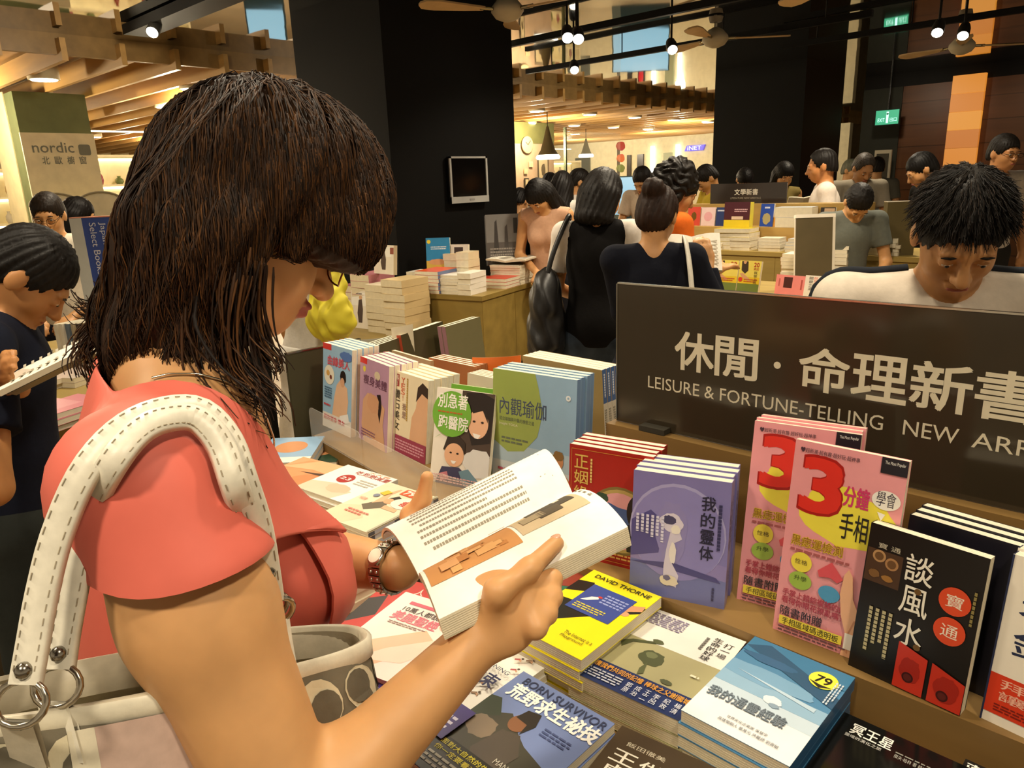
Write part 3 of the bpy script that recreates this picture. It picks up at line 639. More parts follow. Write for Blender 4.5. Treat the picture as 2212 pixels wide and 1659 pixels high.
# the category sign: dark panel with a pale upper edge
s0, s1 = atY(1338, 612, SY), atY(1347, 905, SY); sx, zb, zt = s0[0], 1.014, s0[2]
sgn = empty('category_sign', 'large dark glossy sign board for leisure and fortune-telling new arrivals', 'sign', np.array([sx, SY, zb]))
SW, SH_ = 1.02, zt - zb
M = frame((0, -.006, 0), (1, 0, 0), (0, 0, 1))
m = MB(); m.box((0, 0, -.006), (SW, SH_, 0), '#393124', 'gloss', M); m.box((0, SH_, -.007), (SW, SH_ + .003, .001), '#d8d4c4', 'metal', M); m.box((-.003, 0, -.007), (0, SH_, .001), '#a8a494', 'metal', M)
def sv(px, py): p = atY(px, py, SY - .0065); return p[0] - sx, p[2] - zb
def st(s, tl, br, off=0.0):
    x0, y1 = sv(*tl); x1, y0 = sv(*br); m.text(s, x0, y0, x1, y1, .0006, '#d8cfb4', 'paper', M, off=off)
x0, yt = sv(1460, 715); cw = sv(1560, 715)[0] - x0; yb = sv(1468, 797)[1]; st_h = yt - yb
u = [sv(1459, 740)[0], sv(1547, 740)[0]]; cwid = u[1] - u[0]
for c, x in (('休', u[0]), ('閒', u[0] + cwid)): m.text(c, x, yb, x + cwid * .95, yt, .0006, '#d8cfb4', 'paper', M, off=.02)
xd = sv(1679, 790)[0]; m.flat([(p[0], p[1], .0006) for p in circ(xd, (yb + yt) / 2 - .002, .0065)], '#d8cfb4', 'paper', M)
x3 = sv(1727, 790)[0]
for i, c in enumerate('命理新書'): m.text(c, x3 + cwid * i * 1.03, yb, x3 + cwid * i * 1.03 + cwid * .96, yt, .0006, '#d8cfb4', 'paper', M, off=.02)
xa = sv(1400, 822)[0]; ye1 = sv(1400, 811)[1]; ye0 = sv(1402, 837)[1]
wl = sv(1905, 940)[0] - xa
m.text('LEISURE & FORTUNE-TELLING', xa, ye0, xa + wl * 1.0, ye1, .0006, '#d8cfb4', 'paper', M)
xn = sv(1948, 950)[0]; xe = sv(2070, 950)[0]; m.text('NEW', xn, ye0, xe, ye1, .0006, '#d8cfb4', 'paper', M)
xr = sv(2098, 960)[0]; m.text('ARRIVALS', xr, ye0, xr + (xe - xn) * 2.35, ye1, .0006, '#d8cfb4', 'paper', M)
m.build('panel', sgn)
m = MB()
for x in (.1, .9):
    m = MB(); m.box((x - .03, -.03, -.001), (x + .03, .04, .01), '#3a362c', 'matte'); m.build('foot', sgn)

# ---- flat piles in front
SK = '#d9a277'
pile('white and blue paperback flat on its stack with a round yellow price sticker', [(1470, 1533), (1707, 1657), (1846, 1465), (1632, 1375)], .838, .019, '#4f86ad',
     [('r', 0, 0, 1, .30, '#eef0ee'), ('r', 0, .30, 1, .42, '#c3d6e2'), ('r', 0, .42, 1, .55, '#8fb5cf'), ('b', .35, .62, .5, .12, '#79a6c6', 3), ('r', 0, .82, 1, 1, '#3f7aa0'), ('p', [(0, .88), (1, .60), (1, .72), (.2, .97)], '#2f5878'), ('b', .3, .80, .26, .06, '#38648a', 5), ('p', [(.1, .6), (.9, .5), (.9, .54)], '#b7d0e0'),
      ('b', .56, .44, .09, .06, '#dfe8ee', 8), ('b', .6, .40, .05, .03, '#8aa2b4', 9), ('t', '我的通靈經驗', .05, .24, .78, .34, '#56646f', .01), ('t', '我的通靈經驗', .045, .245, .775, .345, '#75838d'), ('t', '世界文化企業家 吳慧宇', .35, .12, .72, .145, '#555a60'), ('t', '高雄開期人 蔡其元 許醫師 劉貴敏', .3, .07, .85, .10, '#555a60'),
      ('e', .80, .83, .13, .13, '#f0e84a'), ('e', .79, .83, .0, .0, '#222222'), ('p', [(.69, .79), (.80, .74), (.90, .78), (.8, .775)], '#2a2a20'), ('t', '79', .73, .79, .87, .87, '#23221a', .02), ('L', .90, .55, .98, .86, 3, '#c8d8e2')], 4, TZ0, 'R', scol='#2a5f8a', seed=1)
pile('olive and white paperback with a figure photo and navy paper band, on its stack', [(1240, 1445), (1463, 1565), (1622, 1380), (1380, 1310)], .815, .024, '#a6a076',
     [('r', 0, .60, 1, 1, '#e9e6dc'), ('r', 0, 0, 1, .23, '#1f2f5c'), ('b', .46, .44, .11, .10, '#4f5434', 4), ('b', .44, .47, .05, .04, '#6e744e', 5), ('p', [(.12, .50), (.20, .56), (.38, .62), (.40, .60), (.22, .53), (.17, .44)], '#4a4f30'), ('b', .40, .63, .05, .03, '#565b3a', 6), ('p', [(.46, .38), (.5, .26), (.46, .23), (.44, .3)], '#5a5f3c'), ('b', .7, .27, .05, .03, '#53583a', 7),
      ('v', '打一場', .87, .70, .95, .90, '#33332f'), ('v', '生命的好球', .77, .62, .85, .92, '#33332f', .008), ('L', .70, .66, .75, .88, 1, '#74726a'), ('l', .04, .80, .5, .96, 7, '#8f86a2'), ('t', '橄欖我們共同的記憶 棒球之父謝國城', .06, .15, .96, .205, '#e0a03c', .012), ('l', .05, .03, .42, .13, 4, '#b8bdc9'),
      ('v', '郭原', .46, .02, .51, .13, '#dfe2ea'), ('v', '成治', .54, .02, .59, .13, '#dfe2ea'), ('v', '王二', .62, .02, .67, .13, '#dfe2ea'), ('v', '李呂', .70, .02, .75, .13, '#dfe2ea'), ('v', '紀政', .79, .02, .84, .13, '#dfe2ea'), ('v', '楊清', .88, .02, .93, .13, '#dfe2ea'), ('l', .82, .40, .9, .44, 1, '#e0dcc0')], 3, TZ0, 'R', scol='#1f2f5c', under=.019, seed=2)
pile('bright yellow paperback with a blue label and a small cockatoo, flat on a thick stack', [(1110, 1350), (1250, 1425), (1425, 1297), (1288, 1224)], .842, .02, '#f0e11e',
     [('p', [(0, .25), (.25, .22), (.55, .42), (1, .70), (1, .78), (.7, .74), (.35, .55), (0, .52)], '#26251c'), ('p', [(.0, .62), (.3, .72), (.2, .84), (0, .8)], '#1f1e18'), ('b', .85, .63, .07, .05, SK, 2), ('p', [(.74, .60), (1, .73), (.98, .80), (.7, .7)], '#d39a6e'), ('r', .22, .44, .84, .82, '#3d4f96'), ('p', [(.28, .58), (.36, .60), (.46, .66), (.44, .69), (.36, .66)], '#f2f0e8'), ('e', .455, .69, .03, .02, '#c8402e'),
      ('l', .5, .62, .8, .76, 4, '#9aa6d6'), ('l', .28, .47, .7, .55, 3, '#d6c84a'), ('t', 'DAVID THORNE', .12, .90, .92, .95, '#2a2718', .01), ('t', 'The Internet is a', .55, .16, .93, .2, '#5a521a'), ('t', 'Playground', .55, .11, .85, .15, '#5a521a')], 5, TZ0, 'L', scol='#e3d31c', under=.016, seed=3)
M, w_, h_ = flatM([(1625, 1830), (1960, 1960), (2118, 1640), (1850, 1478)], .800, .150, .215)
def stack_plain(label, M, w_, h_, z, T, col, ops, base, spine, under, mat='cover', ulab=None, scol=None):
    book(label, sh(M, 0, 0, -T), w_, h_, T, col, ops, spine, scol, mat=mat); zz = z - T - .0004; g = ulab or 'copies stacked under the ' + short(label); p = None; r = random.Random(len(label))
    while zz - under > base - .004:
        Mk = sh(M, r.uniform(-.003, .003), r.uniform(-.003, .003), zz - under - z)
        if p is None: p = book(g, Mk, w_, h_, under, col, (), spine, scol, group=g)
        else: dup(p, Mk)
        zz -= under + .0004
stack_plain('black glossy paperback with a white three-character title, flat beside the white and blue one', M, w_, h_, .8, .018, '#11110f',
     [('t', '冥王星', .12, .84, .46, .94, '#ecebe2', .012), ('t', '靈魂的演化之旅', .10, .80, .40, .83, '#c9c8c0'), ('t', '傑夫·格林 著 韓沁林 譯', .50, .80, .82, .835, '#a8a79e'), ('l', .5, .84, .8, .86, 1, '#8a897f')], TZ0, 'R', .016, 'gloss')
M, w_, h_ = flatM([(1960, 1970), (2300, 2080), (2400, 1760), (2118, 1605)], .795, .15, .21)
stack_plain('black book cut off by the lower right corner, white and gold title', M, w_, h_, .795, .018, '#15120f', [('t', '藏', .02, .88, .22, .98, '#ecebe2', .01), ('t', '傳', .26, .86, .46, .97, '#c8863a', .01)], TZ0, 'R', .017)
M, w_, h_ = flatM([(860, 1640), (1080, 1800), (1335, 1560), (1135, 1445)], .800, .17, .228)
stack_plain('blue-grey survival paperback with a black lower band and heavy white title', M, w_, h_, .80, .016, '#6f80ad',
     [('p', [(0, .28), (.08, .55), (.3, .66), (.5, .55), (.62, .5), (1, .42), (1, .22), (0, .22)], '#3e3c30'), ('p', [(0, .3), (.12, .52), (.24, .6), (.1, .72), (0, .7)], '#343d2c'), ('b', .20, .46, .14, .12, '#7b6c58', 4), ('p', [(.3, .3), (.36, .52), (.52, .55), (.66, .42), (.62, .26), (.4, .2)], '#4a4238'), ('e', .42, .62, .09, .10, '#7d5438'), ('p', [(.35, .65), (.38, .74), (.5, .76), (.55, .66), (.5, .55), (.48, .64)], '#2a251e'), ('r', 0, 0, 1, .27, '#171510'),
      ('t', 'BORN SURVIVOR', .1, .90, .98, .965, '#343c58', .015), ('t', '荒野求生祕技', .08, .76, 1.0, .89, '#f0efe6', .03), ('l', .62, .62, .9, .7, 3, '#46527c'), ('t', '面對大自然的生死變化', .08, .21, .8, .25, '#c8be3a', .01), ('t', '你一定要看這本書！', .08, .155, .7, .195, '#c8be3a', .01), ('l', .08, .04, .6, .14, 3, '#9a9684'), ('t', 'MAN VS. WILD', .55, .29, .95, .33, '#b9b5a4')], TZ0, 'L', .015, scol='#3c4668')
M, w_, h_ = flatM([(1180, 1775), (1420, 1960), (1560, 1720), (1347, 1553)], .806, .15, .21)
stack_plain('brown paperback of a man in a cap, title in upright white characters', M, w_, h_, .806, .017, '#43341f',
     [('t', '飯田徹美', .14, .86, .5, .90, '#c8c0a8'), ('v', '做好', .34, .58, .56, .82, '#e9e4d2', .01), ('v', '王貞治', .08, .46, .31, .82, '#e9e4d2', .01), ('e', .80, .54, .25, .16, '#2c2118'), ('p', [(.62, .55), (.72, .72), (.88, .76), (1, .66), (1, .5)], '#c9aca0'), ('e', .85, .45, .17, .2, '#b97c50'), ('t', 'G', .84, .61, .94, .7, '#c44a4a', .02), ('e', .1, .33, .1, .08, '#c87a2a')], TZ0, 'R', .017)
M, w_, h_ = flatM([(815, 1470), (965, 1610), (1160, 1440), (1022, 1362)], .796, .165, .215)
fig = []
rr = random.Random(5)
for i in range(18):
    x, y = .1 + .8 * ((i * 7) % 10) / 10, .38 + .6 * ((i * 3) % 11) / 11; c = rr.choice(['#a84a4e', '#39415a', '#8a6c52'])
    fig += [('p', [(x, y), (x + .05, y + .025), (x + .035, y + .04), (x - .01, y + .015)], c), ('p', [(x + .03, y + .02), (x + .07, y + .005), (x + .06, y + .03)], '#c59a78'), ('e', x + .055, y + .045, .014, .014, '#4a3a30')]
stack_plain('white exercise paperback with tiny figures and a purple paper band, under the woman\'s forearm', M, w_, h_, .796, .012, '#ece9de',
     fig + [('r', 0, 0, 1, .30, '#3a2a74'), ('l', .06, .08, .46, .26, 4, '#d2cfe4'), ('l', .55, .06, .94, .2, 3, '#d2cfe4'), ('t', '回家約束', .2, .52, .86, .66, '#2e3050', .02), ('t', 'TRAINING', .5, .70, .86, .74, '#34364e')], TZ0, 'L', .013, scol='#c7cbe0')
M, w_, h_ = flatM([(735, 1390), (850, 1490), (1000, 1350), (885, 1272)], .812, .15, .21)
stack_plain('pale pink leg-care paperback with a pink title, beside the handbag', M, w_, h_, .812, .015, '#f2e3d6',
     [('p', [(0, 0), (.5, .05), (.95, .5), (.7, .62), (.2, .3), (0, .25)], '#e8b792'), ('p', [(.3, .1), (.8, .2), (1, .45), (.9, .55), (.5, .3)], '#f3d6bd'), ('b', .9, .75, .12, .12, '#eeb9a0', 3), ('t', '10萬人都說讚的', .2, .76, .92, .83, '#4a3c38', .008), ('t', '美腿聖經', .16, .63, .78, .75, '#e2707e', .02), ('r', .2, .86, .7, .9, '#d8566a'), ('l', .2, .57, .7, .61, 2, '#8a6a62')], TZ0, 'L', .015)
M, w_, h_ = flatM([(752, 1345), (830, 1420), (955, 1300), (868, 1240)], .802, .14, .2)
stack_plain('red paperback mostly hidden under the woman\'s left wrist', M, w_, h_, .802, .015, '#b8281e', [('p', [(0, .2), (.3, .4), (.2, .7), (0, .6)], '#241a16'), ('t', '人', .5, .8, .62, .9, '#ead9c8', .01)], TZ0, 'L', .015)
pile('cream weight-loss paperback with orange price box and stretching woman, above grey spines', [(712, 1098), (772, 1166), (933, 1076), (852, 1040)], .872, .010, '#e4d5b6',
     [('p', [(0, 0), (.45, 0), (.6, .2), (.3, .42), (0, .3)], '#e9c9a6'), ('p', [(.25, .42), (.4, .34), (.62, .5), (.5, .62), (.36, .56)], '#6a5f4c'), ('p', [(.34, .5), (.3, .78), (.36, .92), (.4, .92), (.38, .76), (.46, .6)], '#dfae86'), ('e', .52, .63, .09, .08, '#d9a277'), ('p', [(.44, .68), (.52, .78), (.63, .74), (.64, .58), (.58, .66), (.5, .7)], '#2b221a'), ('p', [(.56, .54), (.82, .52), (.84, .46), (.58, .46)], '#dfae86'),
      ('e', .76, .66, .2, .16, '#efe6d2'), ('r', .46, .82, .78, .96, '#e0562a'), ('t', '79', .5, .84, .68, .94, '#f6e8d8', .03), ('t', '幹嘛減', .8, .72, .98, .86, '#4a443a'), ('t', '瘦了', .72, .6, .94, .72, '#cf4a3a', .01), ('e', .22, .66, .05, .05, '#7a8090'), ('p', [(.2, .72), (.32, .7), (.36, .8), (.24, .82)], '#d8b83a'), ('t', '光窈身', .06, .5, .2, .56, '#d8604a'), ('l', .2, .2, .6, .3, 2, '#d87a6a'), ('r', .96, 0, 1, 1, '#aca68e')], 4, TZ0, 'R', scol='#5a5d66', under=.011, seed=6, sops=[('r', .1, .08, .9, .35, '#b8bcc4'), ('r', .1, .42, .9, .62, '#2a2c34'), ('r', .1, .7, .9, .92, '#c8ccd2')])
pile('white diet paperback with a round red number badge, tucked behind the cream one', [(655, 1040), (730, 1100), (832, 1040), (776, 1000)], .855, .012, '#efebe2',
     [('p', [(0, 0), (.7, 0), (.8, .3), (.4, .42), (0, .3)], '#d6c2a8'), ('b', .55, .3, .2, .12, '#c8b497', 3), ('t', '吃到飽減重', .34, .80, .98, .92, '#a8463c', .012), ('t', '天天瘦', .5, .93, .9, .98, '#d8824a'), ('e', .38, .60, .13, .13, '#a8281e'), ('t', '23', .29, .56, .47, .64, '#f4efe6', .02), ('l', .6, .5, .92, .7, 3, '#b8b2a4')], 4, TZ0, 'R', scol='#c8c4ba', under=.012, seed=7)
pile('beauty paperback with a close-up tan face on the cover, by the coral collar', [(560, 1030), (655, 1090), (765, 1035), (690, 975)], .840, .014, '#e0a070',
     [('b', .5, .4, .5, .5, '#d8925e', 3), ('b', .7, .3, .35, .3, '#c67f4c', 5), ('p', [(0, .6), (.4, .7), (1, .62), (1, 1), (.3, 1)], '#e6b080'), ('p', [(.3, .58), (.6, .66), (1, .56), (.98, .5), (.6, .58)], '#4a2c1a'), ('e', .75, .42, .12, .05, '#3a2416'), ('p', [(.55, .48), (.9, .5), (.92, .46)], '#2a1a10'), ('e', .4, .14, .16, .06, '#b8503c')], 4, TZ0, 'L', under=.014, seed=8)
pile('pale blue-edged paperback at the far end of the table, behind the coral collar', [(575, 985), (640, 1005), (672, 958), (612, 940)], .835, .016, '#8fb0cc', [('e', .5, .6, .3, .3, '#c98a5a'), ('r', 0, 0, 1, .2, '#ece6d8')], 4, TZ0, 'R', scol='#e6e2d4', under=.016, seed=9, W=.15, H=.2)
pile('dark green paperback beside the ledge end', [(655, 985), (706, 1000), (735, 962), (680, 950)], .80, .014, '#23402c', [('e', .5, .5, .3, .3, '#c98a5a')], 2, TZ0, 'L', under=.014, seed=10, W=.13, H=.18)
M, w_, h_ = flatM([(775, 1170), (840, 1240), (990, 1160), (925, 1105)], .805, .15, .21)
stack_plain('teal and orange paperback between the cream stack and the woman\'s watch', M, w_, h_, .805, .014, '#3d2c20', [('r', 0, 0, 1, .22, '#2f9aa0'), ('r', .0, .22, 1, .3, '#c8562a'), ('l', .1, .06, .7, .16, 2, '#bfe0dc'), ('b', .6, .7, .3, .3, '#c46a3a', 4)], TZ0, 'R', .014)
M, w_, h_ = flatM([(668, 1215), (735, 1290), (870, 1215), (800, 1160)], .795, .15, .21)
stack_plain('cream paperback low in front of the cream weight-loss stack', M, w_, h_, .795, .014, '#e8dfc4', [('l', .2, .2, .8, .5, 4, '#b0a88c'), ('r', 0, .7, 1, .78, '#9fb08a')], TZ0, 'R', .014)
M, w_, h_ = flatM([(1075, 1255), (1185, 1310), (1300, 1220), (1200, 1165)], .812, .15, .21)
stack_plain('green and teal patterned paperback between the open book and the yellow one', M, w_, h_, .812, .014, '#2e6a4c', [('b', .3, .6, .3, .3, '#3fa39a', 4), ('b', .7, .5, .25, .2, '#8a3a2a', 5), ('b', .6, .85, .3, .2, '#d8c8a0', 6)], TZ0, 'L', .014)
M, w_, h_ = flatM([(960, 1330), (1075, 1405), (1230, 1280), (1115, 1215)], .80, .15, .21)
stack_plain('thick cream-edged paperback under the open book', M, w_, h_, .80, .014, '#d8ceb0', [('r', 0, 0, .08, 1, '#7a3a2c'), ('l', .2, .3, .8, .6, 4, '#9a9078')], TZ0, 'L', .014)

# ---- books standing on the ledge
standing('lavender moonlit paperback standing on the ledge, upright black title', (1359, 1274), (1564, 1317), (1375, 1015), LZ, .022, '#7f78b0',
     [('r', 0, .0, 1, .28, '#6f74a8'), ('p', [(0, .28), (1, .22), (1, .34), (.4, .4), (0, .36)], '#8a7fb4'), ('e', .48, .55, .50, .52, '#a7a2cf'), ('e', .48, .535, .485, .505, '#8a84bd'), ('p', [(0, .3), (.3, .36), (.34, .62), (.2, .7), (0, .6)], '#55508c'), ('b', .42, .55, .16, .34, '#8d86bb', 5), ('p', [(.0, .26), (.45, .3), (.9, .24), (.95, .2), (.4, .24)], '#4d4a80'), ('p', [(.36, .13), (.5, .1), (.52, .2), (.44, .3), (.46, .46), (.54, .5), (.5, .58), (.42, .56), (.38, .4), (.36, .26)], '#cfc8dc'),
      ('b', .42, .62, .12, .1, '#d6cfe0', 6), ('b', .40, .64, .07, .05, '#4a4768', 7), ('b', .47, .57, .05, .05, '#e8e2d8', 12), ('b', .45, .38, .035, .12, '#e6e0dc', 13), ('b', .42, .15, .1, .06, '#d9cfba', 8), ('b', .4, .17, .04, .03, '#6a6688', 9), ('v', '我的靈体', .72, .36, .86, .88, '#26243a', .012), ('L', .88, .45, .94, .82, 1, '#34325a'), ('L', .04, .42, .36, .66, 6, '#d6d4ea'), ('L', .86, .04, .9, .16, 1, '#34325a')],
     4, 6, spine='R', scol='#9a95c4', sops=[('v', '我的靈体', .25, .45, .75, .85, '#55517e'), ('L', .3, .06, .7, .3, 1, '#6d6996')])
standing('red portrait paperback with a picture of a dark-haired woman, behind the open book', (1225, 1196), (1400, 1240), (1249, 961), LZ, .018, '#a3241c',
     [('e', .64, .40, .40, .40, '#7a6a3a'), ('e', .64, .40, .37, .37, '#b09a5c'), ('e', .64, .40, .33, .33, '#d79aa0'), ('p', [(.34, .42), (.5, .55), (.62, .52), (.97, .5), (.95, .3), (.7, .18), (.45, .22), (.33, .34)], '#3f5a94'), ('b', .42, .58, .08, .06, '#2c4a3a', 4), ('e', .84, .5, .12, .2, '#1a1416'), ('e', .86, .5, .07, .11, SK), ('p', [(.7, .36), (.8, .42), (.94, .4), (1, .3), (1, .15), (.74, .15)], '#171a24'), ('v', '正姻緣', .07, .52, .24, .93, '#d6b45c', .01), ('L', .26, .6, .3, .9, 1, '#e2c878'),
      ('r', .03, .03, .97, .035, '#c88a3c'), ('r', .03, .965, .97, .97, '#c88a3c'), ('r', .03, .03, .035, .97, '#c88a3c'), ('l', .3, .06, .9, .12, 2, '#d8a85a')], 4, 5, spine='R', scol='#8f2018')
PINK = [('b', .56, .66, .44, .26, '#ecdc48', 4, .06), ('b', .48, .72, .30, .2, '#ecdc48', 9, .05), ('t', '3', .11, .66, .47, .93, '#a81c18', .06), ('t', '3', .12, .67, .46, .92, '#dc3226', .05), ('t', '分鐘', .5, .73, .72, .83, '#cc3a6a', .02), ('v', '', 0, 0, 0, 0, '#000'), ('t', '手相占卜', .5, .57, 1.0, .70, '#26221c', .005),
        ('e', .86, .80, .12, .09, '#f0ece2'), ('t', '學會', .78, .77, .94, .84, '#3a3442'), ('p', [(.8, .74), (.84, .70), (.87, .735)], '#f0ece2'), ('t', '♥超新潮·超有趣·超好玩·超神準', .06, .945, .6, .97, '#4a3440'), ('r', .78, .925, 1, 1, '#1c1a22'), ('t', 'The Most Popular', .81, .965, .98, .985, '#ecebe2'),
        ('t', '黑痣運檢測', .08, .475, .56, .53, '#e2c23a', .03), ('t', '黑痣運檢測', .08, .477, .56, .528, '#8a5a1a'), ('l', .08, .44, .75, .465, 1, '#a85a5a'), ('e', .2, .395, .1, .1, '#ecd84a'), ('e', .21, .3, .11, .09, '#9cb84a'), ('p', [(.48, .44), (.54, .405), (.6, .37), (.55, .345), (.49, .36), (.46, .36), (.38, .35), (.36, .38), (.42, .41)], '#d8525a'), ('e', .49, .28, .1, .08, '#4f9ac4'), ('p', [(.39, .29), (.49, .22), (.59, .29)], '#4f9ac4'),
        ('t', '性格', .14, .385, .26, .41, '#5a4a2a'), ('t', '升學', .15, .30, .27, .325, '#4a5a2a'), ('t', '手掌上錯綜複雜的線', .06, .205, .66, .24, '#a8384a', .02), ('t', '看得你眼花撩亂嗎？', .06, .165, .64, .2, '#a8384a', .02), ('p', [(.66, 0), (.69, .1), (.62, .2), (.59, .3), (.605, .40), (.64, .43), (.68, .40), (.71, .29), (.77, .23), (.86, .26), (1, .32), (1, 0)], '#e8b088'), ('p', [(.80, .24), (.79, .40), (.82, .45), (.86, .43), (.88, .26)], '#e8b088'), ('p', [(.90, .26), (.90, .46), (.93, .50), (.97, .48), (.98, .3)], '#e8b088'), ('p', [(.72, .02), (.71, .12), (.75, .18), (.84, .2), (.835, .205), (.74, .19), (.70, .12), (.71, .02)], '#c98a66'), ('t', '隨書附贈', .06, .10, .46, .15, '#2c2a30', .01), ('r', .06, .05, .66, .095, '#ecd84a'), ('t', '手相區域碼透明板', .09, .055, .63, .09, '#3a3422', .005), ('l', .06, .012, .7, .045, 2, '#6a4a52'), ('r', .68, .04, .80, .12, '#efe6d8')]
PINK = [p for p in PINK if p[1] != '']
standing('pink palm-reading paperback standing further back, half hidden by its twin', (1591, 1293), (1760, 1338), (1630, 908), LZ, .016, '#e79a9e', PINK, 3, 11, W=.16, spine='L', scol='#f0ece4')
standing('pink palm-reading paperback in front with a big red 3 and yellow splash', (1657, 1370), (1870, 1452), (1702, 955), LZ, .013, '#e79a9e', PINK, 1, 8, W=.155, spine='L', scol='#f0ece4', dy=.020)
standing('black feng shui paperback with two red discs and red teapot photos', (1838, 1427), (2078, 1537), (1875, 1117), LZ, .02, '#15110e',
     [('p', [(.01, .62), (.33, .62), (.33, .84), (.01, .84)], '#4a3322'), ('e', .12, .8, .06, .06, '#b48a5c'), ('e', .24, .77, .06, .06, '#a87c50'), ('e', .12, .8, .04, .04, '#6a4a2c'), ('e', .24, .77, .04, .04, '#6a4a2c'), ('b', .1, .68, .05, .04, '#7a5630', 3), ('b', .22, .67, .05, .03, '#9a6c34', 6), ('t', '寶 通', .10, .855, .30, .89, '#c8bfa8'), ('v', '談風水', .36, .28, .60, .90, '#eee8d6', .006), ('e', .80, .68, .13, .13, '#d84a26'), ('t', '寶', .73, .64, .87, .72, '#f2e2cc', .005), ('e', .80, .49, .13, .13, '#d84a26'), ('t', '通', .73, .45, .87, .53, '#f2e2cc', .005),
      ('L', .10, .14, .34, .46, 4, '#b8ad84'), ('L', .93, .5, .97, .78, 1, '#8a7c48'), ('e', .5, .66, .03, .03, '#6a4c24'), ('e', .57, .31, .03, .03, '#6a4c24'), ('p', [(.42, .01), (.68, .01), (.68, .26), (.42, .31)], '#c2321e'), ('p', [(.72, .01), (1, .01), (1, .20), (.72, .26)], '#c2321e'), ('b', .55, .15, .09, .12, '#a02416', 4), ('e', .54, .1, .05, .05, '#3a1210'), ('e', .54, .1, .035, .035, '#5a201a'), ('b', .86, .13, .1, .12, '#a02416', 5), ('e', .84, .08, .05, .05, '#3a1210'), ('e', .84, .08, .035, .035, '#5a201a')],
     1, 8, spine='L', scol='#15110e', pages='#f2e9cf', dy=-.012)
standing('white paperback with a red paper band, cut by the right edge of the photo', (2116, 1549), (2330, 1650), (2176, 1192), LZ, .02, '#ece4d2',
     [('v', '才有錢', .12, .42, .62, .98, '#232c4a', .012), ('e', .5, .38, .16, .14, '#8a4a1c'), ('e', .5, .34, .12, .1, '#b86a24'), ('r', 0, .06, 1, .30, '#d23a1c'), ('t', '拜拜有錢', .1, .22, .9, .28, '#f0b49a', .01), ('t', '讓神明', .1, .15, .7, .21, '#f0b49a', .01), ('l', .08, .08, .7, .13, 3, '#7a1c10'), ('r', -.0, 0, .015, 1, '#232c4a')], 3, 8, W=.15, spine='L', scol='#20284a')
# more copies with white page tops right behind the feng shui book
M, w_, h_ = standM((1838, 1427), (2078, 1537), (1875, 1117), LZ, 8); bk = np.cross([0, 0, 1], M[:3, 0])
for k in range(3):
    Mk = sh(M, .028, .0, -.02); Mk[:3, 3] += bk * (.05 + .021 * k); book('black-covered copies with white page tops standing behind the feng shui book', Mk, w_, h_, .02, '#1c1a22', (), 'L', '#1c1a22', pages='#f4ecd6', group='copies behind the feng shui book')
# left half of the ledge
GX = np.array([.98, -.15, 0])
standing('pale blue slimming magazine with a bare-backed woman, leftmost on the ledge', (697, 918), (762, 948), (709, 742), LZ, .017, '#9fc3dc',
     [('r', 0, 0, 1, .18, '#e8e2d6'), ('r', 0, .93, .3, 1, '#d8302a'), ('p', [(.35, .18), (.42, .4), (.5, .55), (.62, .62), (.86, .55), (.9, .4), (.85, .18)], '#e8bd97'), ('b', .72, .66, .1, .12, '#2a201a', 3), ('e', .7, .6, .07, .08, '#dca983'), ('p', [(.6, .1), (.95, .16), (.9, .26), (.62, .2)], '#f2efe8'), ('t', '曲線美人', .18, .76, .94, .87, '#d85a66', .02), ('e', .24, .64, .18, .17, '#efe8d2'), ('e', .2, .66, .06, .05, '#d8a85a'), ('b', .3, .62, .04, .04, '#7a3a2a', 4), ('b', .82, .91, .2, .08, '#5a7ab8', 5), ('l', .08, .36, .34, .5, 5, '#4a6a86'), ('l', .06, .26, .36, .3, 1, '#d0484e'), ('t', '超效塑身·魔女', .06, .10, .8, .16, '#d03c48', .01)], 5, 7, W=.17, scol='#d8302a')
standing('mauve slimming magazine with a woman lifting her hair, second on the ledge', (775, 945), (840, 982), (776, 768), LZ, .017, '#bd94ac',
     [('r', 0, .93, .25, 1, '#d8302a'), ('e', .16, .87, .05, .05, '#e8d84a'), ('e', .62, .84, .1, .07, '#d8c8a8'), ('t', '瘦身美體', .14, .70, .95, .81, '#6c4258', .012), ('p', [(.1, .2), (.14, .5), (.3, .6), (.6, .6), (.9, .5), (.85, .3), (.95, 0), (.2, 0)], '#d9a982'), ('p', [(.62, .62), (.75, .64), (.8, .5), (.74, .3), (.68, .4), (.7, .55)], '#2c1c18'), ('b', .5, .5, .2, .16, '#d5a07a', 4), ('l', .1, .06, .6, .16, 3, '#8a5a78')], 5, 7, W=.17, scol='#d8302a')
standing('cream beauty paperback with red English letters and a crimson paper band, third on the ledge', (841, 968), (932, 1010), (831, 793), LZ, .019, '#eddfbb',
     [('p', [(.55, .2), (.6, .5), (.7, .62), (.75, .8), (.9, .86), (1, .8), (1, .2)], '#e0b088'), ('p', [(.7, .7), (.74, .88), (.86, .95), (1, .9), (1, .78), (.85, .82)], '#3a2a20'), ('r', .05, .82, .24, .97, '#9a3a38'), ('t', '24', .07, .89, .22, .96, '#f0e6d0', .01), ('t', '個', .10, .83, .19, .88, '#f0e6d0'), ('v', 'YES!', .30, .66, .40, .95, '#d2603e', .01), ('v', '鑽石美女', .09, .27, .27, .79, '#37322a', .01), ('v', '我是', .34, .44, .45, .64, '#7a4a48'), ('L', .44, .4, .5, .95, 1, '#b8963c'), ('r', 0, 0, 1, .22, '#9c3a56'), ('l', .05, .04, .95, .18, 4, '#d8a0b0')], 5, 7, W=.175, scol='#e8dcbc')
